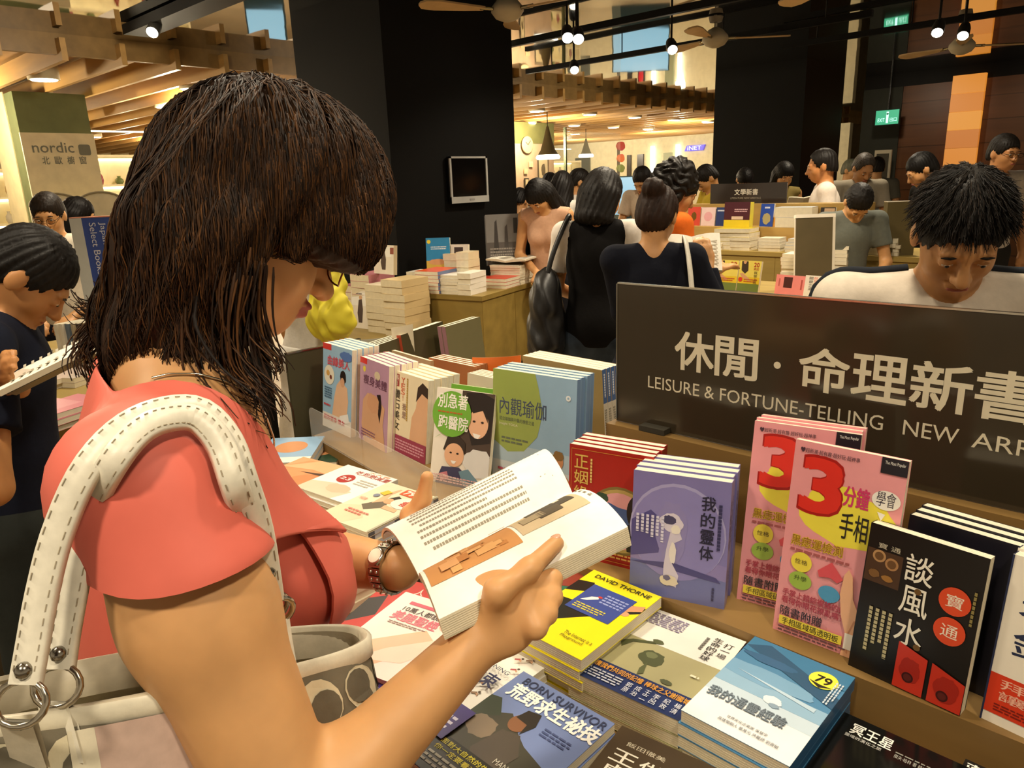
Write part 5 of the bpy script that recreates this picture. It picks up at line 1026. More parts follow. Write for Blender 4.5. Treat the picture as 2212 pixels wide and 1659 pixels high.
M = frame(wc + nn_ * .031 - WO, fd, np.cross(nn_, fd)); m = MB(); m.lathe([(.011, 0), (.0115, .003), (.010, .0045), (.009, .0045)], '#cfcabb', 'metal', 18, M); m.lathe([(.009, .0046), (.009, .0048)], '#efe6cf', 'gloss', 18, M); m.build('watch_face', w_o)
m = MB(); nk = [x - WO for x in on_dress(spline([hp(.055, -.03, .0), hp(.062, .04, -.02), hp(.045, .10, -.06), hp(.02, .125, -.095)], 16), .003)]; m.tube(nk, .0011, '#d8d0bc', 'metal', 5)
for i in range(4): m.box(nk[-1] + [-.004, -.001, -.012 - .006 * i], nk[-1] + [.004, .002, -.008 - .006 * i], '#dcd6c6', 'metal')
m.build('necklace', wm)
# ---------------------------------------------------------------- the open book she holds
ob = empty('open_book', 'open paperback with curling pages in the coral woman\'s hands', 'book', G0)
ns, ntt = 18, 16
def sheet(side, lift, s0=0, s1=1, t0=0, t1=1): return [[page_point(side, s0 + (s1 - s0) * i / (ns - 1), t0 + (t1 - t0) * j / (ntt - 1), lift * 1.0) - G0 for j in range(ntt)] for i in range(ns)]
PG = '#f6f1e4'
def half(side, th, name):
    m = MB(); T0 = np.array(sheet(side, 0)); T1 = T0 - bn * th * np.linspace(.35, 1, ntt)[None, :, None]
    m.grid(T0, PG, 'paper'); m.grid(T1, '#e6dcc4', 'paper')
    m.grid(np.array([T0[:, -1], T1[:, -1]]), '#e9dfc6', 'paper'); m.grid(np.array([T0[0], T1[0]]), '#e9dfc6', 'paper'); m.grid(np.array([T0[-1], T1[-1]]), '#e9dfc6', 'paper')
    out = _n(T0[0, -1] - T0[0, -2])
    for k in range(1, 9): a = T0[:, -1] * (1 - k / 9) + T1[:, -1] * k / 9 + out * .0003; m.tube(a, .00022, '#cbbf9f', 'paper', 4)
    return m, T1
mR, TR1 = half('R', BT, 'r'); mL, TL1 = half('L', .005, 'l')
def pr(side, m, t_, x0, y0, x1, y1, col, lift=.0006):
    m.text(t_, x0, y0, x1, y1, 0, col, 'paper', fn=lambda V: np.array([page_point(side, v[1], v[0], lift) - G0 for v in V]))
def patch(side, m, s0, s1, t0, t1, col, lift=.0005): m.grid([[page_point(side, s0 + (s1 - s0) * i / 8, t0 + (t1 - t0) * j / 12, lift) - G0 for j in range(13)] for i in range(9)], col, 'paper')
def inkline(side, m, s0, s1, t, wd, col, lift=.0005, dash=.010, seed=0):
    r = random.Random(seed); s = s0
    while s < s1:
        e = min(s + r.uniform(.010, .016), s1); q = [page_point(side, a, b, lift) - G0 for a, b in ((s, t), (e, t), (e, t + wd), (s, t + wd))]; m.flat(q, col, 'paper'); s = e + .005
# right page: two photographs; left page: text set in columns along the spine direction
patch('R', mR, .02, .50, .12, .70, '#c98f55'); patch('R', mR, .52, .93, .04, .62, '#cdb894')
for i in range(16):
    r = random.Random(i); a = .05 + r.random() * .36; b = .16 + r.random() * .42; patch('R', mR, a, a + r.uniform(.04, .12), b, b + r.uniform(.05, .14), r.choice(['#d9a468', '#b97c44', '#d6a06a', '#c08a52']), .0008 + .0001 * i)
patch('R', mR, .62, .90, .14, .40, '#4d463a', .0010); patch('R', mR, .66, .80, .34, .50, '#5a5040', .0012); patch('R', mR, .56, .70, .30, .46, '#a89878', .0012); patch('R', mR, .80, .84, .18, .26, '#d8d0bc', .0014)
for i in range(4): inkline('R', mR, .965, .985, .16 + .1 * i, .05, '#8a8474', seed=i)
for i in range(12):
    inkline('L', mL, .10 + (.0 if i % 4 else .03), .74 - (.22 if i % 5 == 3 else 0), .10 + i * .066, .026, '#96907e', seed=40 + i)
inkline('L', mL, .93, .935, .2, .4, '#96907e', seed=1)
for k in range(2): inkline('L', mL, .86 + k * .03, .868 + k * .03, .25, .5, '#9a9484', seed=k)
mR.build('page_block', ob); mL.build('turned_pages', ob)
m = MB(); m.grid(TR1 - bn * .0008, '#d8ccae', 'cover'); m.grid(TR1 - bn * .0018, '#cbbf9f', 'cover'); m.grid(TL1 - bn * .0008, '#d8ccae', 'cover'); m.grid(TL1 - bn * .0018, '#cbbf9f', 'cover'); m.build('cover', ob)

# ---------------------------------------------------------------- the handbag under her arm
BA, BB = up(-170, 1545, .50), up(786, 1372, .70)
bg = empty('handbag', 'cream and grey patterned handbag hanging from the coral woman\'s shoulder', 'handbag', (BA + BB) / 2 - [0, 0, .30]); BO = (BA + BB) / 2 - [0, 0, .30]
bx = BB - BA; bl = np.linalg.norm(bx) / 2; bx = bx / np.linalg.norm(bx); by = _n(np.cross(U_, bx)); by = by if by @ (CAM - BA) > 0 else -by
NT = 72
def loop(h):                                                 # horizontal loop of the bag at h below the rim
    wd = .034 + .028 * min(1, h / .1); return np.array([(BA + BB) / 2 + bx * (bl + .012 * min(1, h / .1)) * np.sign(math.cos(t)) * abs(math.cos(t)) ** .75 + by * wd * np.sign(math.sin(t)) * abs(math.sin(t)) ** .8 - U_ * (h - .0 * math.sin(t)) for t in np.linspace(0, 2 * math.pi, NT + 1)[:-1]])
hs = np.linspace(0, .27, 12); LP = np.array([loop(h) for h in hs]) - BO
cl = lambda A: np.concatenate([A, A[:, :1]], 1)
arc = np.r_[0, np.cumsum(np.linalg.norm(np.diff(cl(LP)[4], axis=0), axis=1))]; PER = arc[-1]
def bag_pt(V):
    out = []
    for x, y, z in V:
        j = np.searchsorted(arc, x % PER, 'right') - 1; j = min(j, NT - 1); u = (x % PER - arc[j]) / (arc[j + 1] - arc[j]); k = min(max(y / .27 * 11, 0), 10.999); i = int(k); w_ = k - i; Q = cl(LP)
        p = (Q[i, j] * (1 - u) + Q[i, j + 1] * u) * (1 - w_) + (Q[i + 1, j] * (1 - u) + Q[i + 1, j + 1] * u) * w_; c = Q[i].mean(0); n = p - (LP[i].mean(0) + bx * ((p - LP[i].mean(0)) @ bx) * .8); n[2] = 0; out.append(p + _n(n) * z)
    return np.array(out)
m = MB(); m.grid(cl(LP), '#77705f', 'cloth'); m.grid(cl(LP)[:, ::-1] * [1, 1, 1] * 1.0 - 0, '#77705f', 'cloth'); m.add(LP[-1], [tuple(range(NT))], '#77705f', 'cloth')
r = random.Random(3); cw_ = .046
for i in range(int(PER / cw_)):
    for j in range(6):
        x = (i + .5 * (j % 2)) * PER / int(PER / cw_); y = .036 + j * .040; a = (0.6, -0.6, 2.2, 3.9)[(i + 2 * j) % 4]
        ca, sa = math.cos(a), math.sin(a); E = lambda rx, ry, ox, z: [(x + ca * (rx * math.cos(t) + ox) - sa * ry * math.sin(t), y + sa * (rx * math.cos(t) + ox) + ca * ry * math.sin(t), z) for t in np.linspace(0, 2 * math.pi, 15)[:-1]]
        m.add(bag_pt(E(.0225, .0205, 0, .0010)), [tuple(range(14))], '#d9cfb0', 'cloth'); m.add(bag_pt(E(.0155, .0160, .0055, .0015)), [tuple(range(14))], '#6a6455', 'cloth')
m.build('bag_body', bg)
def strip(x0, x1, col, nm, z=.0022):
    m = MB(); m.grid([[bag_pt([(x0 + (x1 - x0) * i / 6, y, z)])[0] for i in range(7)] for y in np.linspace(.012, .265, 9)], col, 'leather'); m.build(nm, bg)
tq = [math.atan2((LP[4][j] + BO - (BA + BB) / 2) @ by, (LP[4][j] + BO - (BA + BB) / 2) @ bx) for j in range(NT)]
near = [j for j in range(NT) if (LP[4][j] + BO - (BA + BB) / 2) @ by > .03]
jm = lambda px: arc[min(near, key=lambda j: abs((PP + FPX * ((RM @ (LP[6][j] + BO - CAM))[:2] / (RM @ (LP[6][j] + BO - CAM))[2]))[0] - px))]
xs_ = sorted((jm(250), jm(385))); dsg = 1 if jm(385) > jm(250) else -1
strip(jm(250) - .008, jm(250) + .010, '#ddd5bc', 'white_trim', .0024); strip(min(jm(268), jm(470)), max(jm(268), jm(470)), '#c4a99b', 'mauve_stripe')
m = MB(); rim = np.concatenate([LP[0], LP[0][:1]]); out = np.array([_n((p - (LP[0].mean(0))) * [1, 1, 0]) for p in rim])
g = np.array([rim + out * .002 + U_ * .004, rim + out * .006 + U_ * .001, rim + out * .006 - U_ * .017, rim + out * .002 - U_ * .019]); m.grid(g, '#e2dcc6', 'leather'); m.grid(np.array([rim + out * .002 + U_ * .004, rim - out * .003 + U_ * .004, rim - out * .003 - U_ * .03]), '#c9c0a8', 'leather')
m.build('rim_trim', bg)
m = MB(); Li = LP.copy(); Li = Li + (LP[0].mean(0) - Li) * [.04, .04, 0]; m.grid(cl(Li)[:3], '#c4bca4', 'cloth'); m.add(Li[2], [tuple(range(NT))], '#8f8872', 'cloth'); m.build('lining', bg)
def strap(P, wd, nm, col='#e4decb'):
    S = spline(P, 46) - BO; T = np.gradient(S, axis=0); T /= np.linalg.norm(T, axis=1)[:, None]; c0 = NB - BO + [0, 0, -.12]; m = MB()
    N = S - c0; N = N - T * (N * T).sum(1)[:, None]; N /= np.linalg.norm(N, axis=1)[:, None]; W_ = np.cross(T, N); sec = [(-1, -.35), (-.8, .35), (.8, .35), (1, -.35)]
    G = np.array([S + W_ * a * wd / 2 + N * b * .008 for a, b in sec + sec[:1]]); m.grid(G, col, 'leather'); m.grid(np.array([S - W_ * wd / 2 * .99 - N * .003, S + W_ * wd / 2 * .99 - N * .003]), '#4a3c34', 'leather')
    for s_ in (-.62, .62):
        for i in range(2, 44): m.tube([S[i] + W_[i] * s_ * wd / 2 + N[i] * .0032, S[i] * .5 + S[i + 1] * .5 + W_[i] * s_ * wd / 2 + N[i] * .0032], .0005, '#a89c84', 'cloth', 4)
    st = m.build(nm, bg)
    for e, k in ((0, 2), (-1, -3)):
        m = MB(); m.ball(S[k] + N[k] * .003, .006, '#8f8a80', 'metal', 10); m.build('rivet', st)
    for e in (0, -1):
        p = S[e]; tv = T[e] * (-1 if e == 0 else 1); m = MB(); c = p + tv * .012; m.tube([c + tv * .016 * math.sin(a) * .9 + W_[e] * .017 * math.cos(a) for a in np.linspace(0, 2 * math.pi, 19)[:-1]], .0026, '#b8b2a4', 'metal', 8, True); m.build('ring', bg)
        q = p + tv * .022; d_ = LP[0][np.argmin(np.linalg.norm(LP[0] - q, axis=1))]; m = MB(); e2 = d_ - U_ * .04; m.grid(np.array([[q - W_[e] * .012 + N[e] * .002, e2 - W_[e] * .010 + N[e] * .008], [q + W_[e] * .010 + N[e] * .002, e2 + W_[e] * .014 + N[e] * .008]]), col, 'leather'); m.grid(np.array([[q - W_[e] * .012 - N[e] * .002, e2 - W_[e] * .014 + N[e] * .004], [q + W_[e] * .012 - N[e] * .002, e2 + W_[e] * .014 + N[e] * .004]]), col, 'leather'); m.build('tab', bg)
def over(px, py, off=.026):                                  # where the line of sight meets the shoulder, lifted a little
    d = np.linspace(.40, .85, 180); P = CAM + (RM.T @ np.array([(px - PP[0]) / FPX, (py - PP[1]) / FPX, 1.0]))[None] * d[:, None]; v = np.minimum(D(P), B(P)); k = np.flatnonzero(v < off)
    return P[k[0]] if len(k) else P[90]
strap([up(52, 1478, .49), up(66, 1400, .495), up(88, 1280, .50), up(122, 1150, .505), over(182, 1015, .034), over(262, 925, .032), over(350, 884, .030), over(432, 884, .030), over(492, 945, .030), over(528, 1040, .030), up(563, 1150, .595), up(588, 1300, .625)], .023, 'strap')
strap([up(128, 1445, .53), up(140, 1360, .535), up(164, 1230, .535), up(192, 1105, .535), over(238, 1005, .036), over(300, 930, .034), over(362, 902, .031), over(425, 904, .031), over(476, 960, .031), over(512, 1060, .031), up(548, 1160, .62), up(576, 1290, .65)], .022, 'strap')
# ---------------------------------------------------------------- other shoppers
FW, RT = _n([RM[2][0], RM[2][1], 0]), _n([RM[0][0], RM[0][1], 0])
def facing(a): a = math.radians(a); v = FW * math.cos(a) + RT * math.sin(a); return _n([v[0], v[1], 0])
def hair_sdf(style, hd, HM, s):
    h = SDF(); E = lambda c, r, k=.02, sub=False: h.ell(hd(*[x * s for x in c]), np.array(r) * s, HM, k * s, sub)
    sc_ = .955 if style in ('short', 'receding') else 1.0; E((0, -.014, .030), (.086 * sc_, .106 * sc_, .100 * sc_)); E((0, -.055, -.02), (.078 * sc_, .062 * sc_, .075))
    if style == 'short': E((0, .092, -.040), (.088, .070, .086), .01, True); E((0, .01, -.105), (.13, .125, .072), .01, True)
    elif style == 'receding': E((0, .092, -.018), (.075, .085, .098), .012, True); E((0, .01, -.105), (.13, .125, .072), .01, True)
    if style not in ('short', 'receding'):
        z = dict(bob=-.13, long=-.34, bun=-.04, curly=-.10)[style]; w = .012 if style == 'long' else .0
        for q in (-1, 1):
            if style != 'bun': h.cap(hd(.070 * q * s, -.02 * s, -.01 * s), hd((.078 + w) * q * s, (.03 if style == 'long' else -.03) * s, z * s), .030 * s, .022 * s, .03)
        if style != 'bun':
            h.cap(hd(0, -.06 * s, -.02 * s), hd(0, -.085 * s, z * s), .052 * s, .04 * s, .05)
            h.cap(hd(.04 * s, -.06 * s, -.02 * s), hd(.05 * s, -.075 * s, z * s), .045 * s, .03 * s, .05); h.cap(hd(-.04 * s, -.06 * s, -.02 * s), hd(-.05 * s, -.075 * s, z * s), .045 * s, .03 * s, .05)
        if style == 'bun': E((0, -.10, .082), (.050, .050, .046), .008)
        if style == 'curly': E((0, -.05, .05), (.105, .10, .105), .03); E((0, -.11, .0), (.07, .06, .08), .04)
        E((0, .10, -.055), (.070, .075, .078), .012, True)
    am = .010 if style == 'curly' else .0025
    def g(P, d):
        q = (P - hd(0, 0, 0)) @ HM; a = np.arctan2(q[:, 0], q[:, 1]); return d + (am * np.sin(q[:, 0] * 95 + 2 * np.sin(q[:, 2] * 60)) * np.sin(q[:, 2] * 110 + 2 * np.sin(q[:, 1] * 70)) if style == 'curly' else am * np.sin(a * 26 + q[:, 2] * 60))
    h.fun(g); return h
def person(label, px, d, ytop, face, top, pants, hair='#17120e', style='short', arms=('down', 'down'), bow=15, bend=4, sleeve='short', vest=None, skin='#c8935f', h=.010, fem=True, features=False, turn=0, wide=1.0, group=None, dz=0.0, pos=None, glasses=False, neck='round', scoop=.0, shoe='#221e1a', skirt=None):
    P0 = gp(px, d) if pos is None else np.array(pos, float); fy = facing(face); fx = np.array([fy[1], -fy[0], 0]); zt = up(px, ytop, d)[2]
    bo, be = math.radians(bow), math.radians(bend)
    # standing height that brings the bowed head's crown to the right level
    s = (zt + dz) / (.86 + .58 * math.cos(be) + .085 + .145 * math.cos(bo * .8))
    if pos is None:                                          # px and d give the head, so step back by the bow
        q_ = fy * s * (.58 * math.sin(be) + .085 * math.sin(be + bo)); P0 = P0 - np.array([q_[0], q_[1], 0])
    if d > 4.6: h = max(h, .013)
    hip = .86 * s
    def T(x, y, z):                                          # upper body, bent forward at the hips
        yy, zz = y * s, z * s - hip; return P0 + fx * x * s * wide + fy * (yy * math.cos(be) + zz * math.sin(be)) + U_ * (hip + zz * math.cos(be) - yy * math.sin(be))
    Lg = lambda x, y, z: P0 + fx * x * s + fy * y * s + U_ * z * s
    up_ = U_ * math.cos(be) + fy * math.sin(be); fw_ = fy * math.cos(be) - U_ * math.sin(be); RT_ = np.stack([fx, fw_, up_], 1)
    hp_ = be + bo; tu = math.radians(turn); hx = fx * math.cos(tu) - fy * math.sin(tu); hy = fy * math.cos(tu) + fx * math.sin(tu)
    hf = hy * math.cos(hp_) - U_ * math.sin(hp_); hu = U_ * math.cos(hp_) + hy * math.sin(hp_); HM_ = np.stack([hx, hf, hu], 1)
    nb = T(0, -.01, 1.385); hc = nb + up_ * .055 * s + (hu * .085 + hf * .022) * s; hdf = lambda r, f, u: hc + HM_ @ np.array([r, f, u])
    sw = .158 if fem else .185; sx = (sw, .0, 1.335); b = SDF(); c = SDF()
    hs_ = s * (.98 if fem else 1.0); head_sdf(b, hdf, HM_, hs_)
    b.cap(hdf(0, -.03 * s, -.05 * s), nb - up_ * .03 * s, .046 * s, .054 * s, .03)
    wq = wide * s; f = 1.0 if fem else 1.12
    tor = [((0, .0, 1.22), (.135 * f, .088 * f, .155)), ((0, .005, 1.03), (.118 * f, .085 * f, .16)), ((0, -.01, .88), (.150, .105, .13))]
    for p, r in tor: b.ell(T(*p), np.array(r) * s * [wide, 1, 1], RT_, .05); c.ell(T(*p), (np.array(r) + .016) * s * [wide, 1, 1], RT_, .05)
    if fem:
        for q in (-1, 1): b.ell(T(.065 * q, .075, 1.19), .052 * s, None, .03); c.ell(T(.065 * q, .075, 1.19), .062 * s, None, .04)
    hands = []
    for q, am in ((1, arms[0]), (-1, arms[1])):
        S_ = T(sx[0] * q, sx[1], sx[2])
        am = am if isinstance(am, str) else ('to', am)
        if am == 'down': e, w = T((sw + .05) * q, -.01, 1.06), T((sw + .06) * q, .06, .84)
        elif am == 'read': e, w = T((sw + .05) * q, .05, 1.06), T(.10 * q, .29, 1.12)
        elif am == 'table': e, w = T((sw + .06) * q, .10, 1.07), T(.10 * q, .34, .98)
        elif am == 'clasp': e, w = T((sw + .05) * q, .04, 1.06), T(.035 * q, .27, .99)
        else:                                                # reach for a point in the room
            w = np.array(am[1], float); mid = (S_ + w) / 2; gap_ = np.linalg.norm(w - S_); dr = math.sqrt(max(.0009, (.275 * s) ** 2 - (gap_ / 2) ** 2)); e = mid - U_ * dr * .9 + fx * q * dr * .35
            if gap_ > .52 * s: w = S_ + (w - S_) * .52 * s / gap_
        b.cap(T(.05 * q, -.005, 1.35), S_, .045 * s, .046 * s, .035); chain(b, [S_, e, w], [.046 * s, .036 * s, .025 * s], .02)
        ax = _n(w - e); n_ = _n(np.cross(ax, fx)) * 1.0; pc = w + ax * .085 * s; sd = _n(np.cross(ax, n_)); ins = -fx * q
        if abs(sd @ fx) < .3: sd = fx - ax * (fx @ ax); sd = _n(sd)
        fgs = []
        for i in range(4):
            k0 = pc + sd * (.027 - .018 * i) * s; L = (.034, .038, .036, .028)[i] * s; a2 = _n(ax + n_ * .35); a3 = _n(ax + n_ * .95); fgs.append([pc - ax * .03 * s + sd * (.02 - .013 * i) * s, k0, k0 + a2 * L, k0 + a2 * L + a3 * L * .75])
        tb_ = sd * (.03 if (sd @ ins) > 0 else -.03) * s
        hand_sdf(b, w, pc, n_, fgs, [w + ax * .02 * s + tb_ * .6, w + ax * .05 * s + tb_ * 1.35, w + ax * .08 * s + tb_ * 1.5 + n_ * .01 * s, w + ax * .10 * s + tb_ * 1.3 + n_ * .02 * s], q, .0088 * s, s)
        hands.append((pc, ax, n_, sd))
        c.cap(T(.05 * q, -.005, 1.35), S_, .056 * s, .058 * s, .035)
        if sleeve == 'short': m_ = S_ + (e - S_) * .62; c.cap(S_, m_, .061 * s, .062 * s, .025, False, 0.0)
        elif sleeve == 'long': c.cap(S_, e, .060 * s, .052 * s, .025); c.cap(e, w - ax * .01, .051 * s, .040 * s, .02, False, 0.0)
    for q in (-1, 1):
        st = .085; chain(b, [Lg(st * q, -.01, .82), Lg(.09 * q, .01, .46), Lg(.09 * q, -.03, .085)], [.080 * s, .055 * s, .036 * s], .04); chain(b, [Lg(.09 * q, -.045, .05), Lg(.095 * q, .03, .045), Lg(.10 * q, .125, .03)], [.036 * s, .036 * s, .026 * s], .02)
    c.plane(T(0, 0, .865 if vest is None else .85), -up_, .01)
    c.cap(nb + up_ * .05 * s + fw_ * (.02 + scoop) * s, nb - up_ * (.005 + scoop) * s + fw_ * (.03 + scoop) * s, .062 * s, .052 * s, .012, True)
    if sleeve == 'none':
        for q in (-1, 1): c.cap(T((sw + .035) * q, 0, 1.33), T((sw + .06) * q, 0, 1.15), .05 * s, .05 * s, .01, True)
    root = empty('person', label, 'person', P0, group); lo = P0 - [.62, .62, .02]; hi = P0 + [.62, .62, 2.0]
    V, F_q = nets(b, lo, hi, h); mesh_np('body', V - P0, F_q, skin, 'skin', root)
    V, F_q = nets(c, lo, hi, h); mesh_np('shirt', V - P0, F_q, top, 'cloth', root)
    if vest:
        v = SDF()
        for p, r in tor: v.ell(T(*p), (np.array(r) + .026) * s * [wide, 1, 1], RT_, .05)
        for q in (-1, 1): v.cap(T(.055 * q, -.01, 1.35), T(.125 * q, -.005, 1.335), .058 * s, .060 * s, .03); v.cap(T((sw + .03) * q, -.02, 1.34), T((sw + .05) * q, .02, 1.12), .062 * s, .06 * s, .01, True)
        v.plane(T(0, 0, .80), -up_, .01); v.cap(nb + up_ * .05 * s, nb + fw_ * .03 * s, .066 * s, .058 * s, .01, True); V, F_q = nets(v, lo, hi, h); mesh_np('vest', V - P0, F_q, vest, 'cloth', root)
    p_ = SDF(); p_.ell(T(0, -.01, .87), np.array((.166, .122, .135)) * s, RT_, .05)
    if skirt: p_.cap(Lg(0, 0, .85), Lg(0, 0, .5), .14 * s, .2 * s, .06, False, 0.0)
    else:
        for q in (-1, 1): chain(p_, [Lg(.085 * q, -.01, .82), Lg(.09 * q, .01, .46), Lg(.09 * q, -.028, .09)], [.095 * s, .070 * s, .056 * s], .05)
    p_.plane(T(0, 0, .955), up_, .01); V, F_q = nets(p_, lo, hi, max(h, .010)); mesh_np('skirt' if skirt else 'trousers', V - P0, F_q, skirt or pants, 'denim' if pants == '#3d4652' else 'cloth', root)
    for q in (-1, 1):
        m = MB(); y0 = Lg(.095 * q, .035, .042); m.ball(y0 - P0, np.array([.048, .145, .046]) * s, shoe, 'leather', 12, None, np.stack([fx, fy, U_], 1)); m.build('shoe', root)
    hsd = hair_sdf(style, hdf, HM_, hs_); V, F_q = nets(hsd, hc - [.25, .25, .50], hc + [.25, .25, .25], min(h, .009)); mesh_np('hair', V - P0, F_q, hair, 'hair', root)
    if features:
        for q in (-1, 1):
            m = MB(); e0 = hdf(.031 * q * hs_, .0855 * hs_, -.002 * hs_); m.ball(e0 - P0, np.array([.0125, .009, .0055]) * hs_, '#d8c8b4', 'gloss', 10, None, HM_); m.ball(hdf(.031 * q * hs_, .0915 * hs_, -.004 * hs_) - P0, np.array([.0055, .0045, .0045]) * hs_, '#16100c', 'gloss', 8, None, HM_); m.build('eye', root)
            m = MB(); m.tube([hdf(.031 * q * hs_ + (i - 2) * .0075 * s, (.0955 - .0022 * abs(i - 2)) * hs_, (.0175 + .002 * math.sin(i * .8)) * hs_) - P0 for i in range(5)], np.array([.0012, .0024, .0028, .0024, .0012]) * s, hair, 'hair', 5); m.build('eyebrow', root)
        m = MB(); m.ball(hdf(0, .0985 * hs_, -.0632 * hs_) - P0, np.array([.021, .0055, .0065]) * hs_, '#9c5346', 'skin', 10, None, HM_); m.build('mouth', root)
    if glasses:
        m = MB()
        for q in (-1, 1):
            m.tube([hdf((.033 * q + .022 * math.cos(t)) * hs_, .110 * hs_, (-.004 + .015 * math.sin(t)) * hs_) - P0 for t in np.linspace(0, 6.283, 17)[:-1]], .0016 * s, '#3a322c', 'metal', 5, True); m.tube([hdf(.055 * q * hs_, .106 * hs_, .0) - P0, hdf(.079 * q * hs_, .0, .004) - P0], .0015 * s, '#3a322c', 'metal', 5)
        m.tube([hdf(-.011 * hs_, .112 * hs_, 0) - P0, hdf(.011 * hs_, .112 * hs_, 0) - P0], .0014 * s, '#3a322c', 'metal', 5); m.build('glasses', root)
    return dict(shirt=c, root=root, P0=P0, T=T, Lg=Lg, s=s, fx=fx, fy=fy, up=up_, fw=fw_, hands=hands, hc=hc, hd=hdf, HM=HM_, hs=hs_)
def held_book(label, c, fx, fwd, tilt=40, w=.13, l=.19, col='#efe8d6', cov='#b8a888', vee=.25, name='open_book'):
    a = math.radians(tilt); y = fwd * math.cos(a) + U_ * math.sin(a); n = np.cross(fx, y); n = n if n[2] > 0 or tilt > 80 else -n; ob_ = empty(name, label, 'book', c); m = MB(); k = MB()
    for q in (-1, 1):
        g = lambda t, v, dz: fx * q * w * t + y * l * (v - .5) + n * (vee * w * t * (1.2 - .5 * t) + dz)
        T0 = np.array([[g(t, v, .008 * math.sin(3.0 * t)) for t in np.linspace(0, 1, 7)] for v in (0, 1)]); T1 = np.array([[g(t, v, -.010) for t in np.linspace(0, 1, 7)] for v in (0, 1)])
        m.grid(T0, col, 'paper'); m.grid(np.array([T0[:, -1], T1[:, -1]]), '#ddd3b8', 'paper'); m.grid(np.array([T0[0], T1[0]]), '#ddd3b8', 'paper'); m.grid(np.array([T0[1], T1[1]]), '#ddd3b8', 'paper'); k.grid(T1 - n * .001, cov, 'cover')
        for i in range(7): 
            v = .15 + i * .1; m.add([g(.15, v, .0088), g(.88, v, .0088), g(.88, v + .035, .0088), g(.15, v + .035, .0088)], [(0, 1, 2, 3)], '#b9b19c', 'paper')
    m.build('page_block', ob_); k.build('cover', ob_); return ob_
def carry(p, label, tilt=40, dc=(0, 0, 0), **kw):
    (a, ax, n, sd), (b_, ax2, n2, sd2) = p['hands']; c = (a + b_) / 2 + (ax + ax2) * .02 + U_ * .035 + np.array(dc); return held_book(label, c, p['fx'], p['fy'], tilt, **kw)
BK = '#17120e'
# bob-haired woman in a black vest, with her bag
p7 = person('woman with a black bob, black vest, white tee and jeans, seen from behind', 1292, 3.3, 350, 12, '#e8ddcf', '#3d4652', BK, 'bob', ('down', 'table'), 20, 2, 'short', '#100e0d', turn=28, features=False)
s_ = p7['s']; T = p7['T']
bgx = empty('handbag', 'slouchy black leather bag hanging at the side of the woman in the black vest', 'handbag', T(-.235, -.06, .9)); o0 = np.array(T(-.235, -.06, .9))
g = SDF(); R7 = np.stack([p7['fx'], p7['fy'], U_], 1); g.ell(T(-.24, -.09, .98), (.075, .15, .20), R7, .04); g.ell(T(-.24, -.10, .84), (.085, .16, .13), R7, .05); g.fun(lambda P, d: d + .007 * np.sin(P[:, 2] * 45 + P[:, 0] * 60) * np.sin(P[:, 1] * 40)); V, Fq = nets(g, o0 - .4, o0 + .4, .010); mesh_np('bag_body', V - o0, Fq, '#131110', 'leather', bgx)
m = MB(); m.tube(spline([T(-.24, -.16, 1.08), T(-.20, -.12, 1.25), T(-.135, -.03, 1.42), T(-.16, .04, 1.33), T(-.23, .0, 1.10)], 22) - o0, .012, '#131110', 'leather', 6); m.build('strap', bgx)
m = MB(); m.ball(T(-.24, -.12, .72) - o0, (.045, .11, .035), '#b5ac9a', 'cloth', 12, None, R7); m.build('pocket', bgx)
# bun-haired woman in navy with a white bag
f8 = facing(8); r8 = np.array([f8[1], -f8[0], 0]); c8 = up(1496, 556, 2.98)
p8 = person('woman with a brown bun, navy top and a white bag strap on her shoulder', 1412, 2.75, 384, 8, '#141620', '#22232b', '#2b1a10', 'bun', (c8 + r8 * .05 - f8 * .10 - U_ * .03, c8 - r8 * .10 - f8 * .06 - U_ * .03), 18, 4, 'long', turn=20)
T = p8['T']; o0 = np.array(T(.26, -.08, .92)); bgw = empty('handbag', 'white leather shoulder bag behind the woman in navy', 'handbag', o0)
m = MB(); sp_ = spline([T(.17, -.17, 1.02), T(.155, -.135, 1.16), T(.14, -.095, 1.32), T(.13, -.01, 1.415), T(.14, .06, 1.36), T(.2, .12, 1.1)], 26) - o0; m.tube(sp_, .017, '#dcd6c6', 'leather', 8, flatten=.35); st = m.build('strap', bgw)
for v in (.1, .3): 
    c = spline([T(.17, -.17, 1.02), T(.155, -.135, 1.16), T(.14, -.095, 1.32)], 20)[int(v * 19)] - o0; m = MB(); m.tube([c + p8['fx'] * .02 * math.cos(t) + U_ * .018 * math.sin(t) - p8['fy'] * .012 for t in np.linspace(0, 6.283, 15)[:-1]], .004, '#a8a49a', 'metal', 6, True); m.build('buckle', bgw)
g = SDF(); R8 = np.stack([p8['fx'], p8['fy'], U_], 1); g.ell(T(.20, -.215, .86), (.17, .065, .15), R8, .03); g.cap(T(.17, -.20, 1.02), T(.20, -.215, .9), .03, .10, .04); V, Fq = nets(g, o0 - .4, o0 + .4, .010); mesh_np('bag_body', V - o0, Fq, '#dcd6c6', 'leather', bgw)
held_book('white book curled open in the hands of the woman in navy', c8 + U_ * .01, r8, f8, 50, w=.11, l=.18)
p9 = person('woman with thick curly black hair and an orange top', 1462, 3.65, 343, 75, '#e06a22', '#2a2826', BK, 'curly', ('read', 'read'), 25, 6, 'short')
p6 = person('woman with very long black hair in a pale pink sleeveless top, looking down', 1172, 5.0, 371, -165, '#cfa283', '#17161a', '#120e0c', 'long', ('clasp', 'clasp'), 42, 10, 'none', features=True, turn=25)
p10 = person('woman with long straight black hair seen from behind, beyond the pink top', 1214, 6.0, 362, 15, '#d8d0c4', '#2a2a30', '#120e0c', 'long', ('down', 'read'), 15)
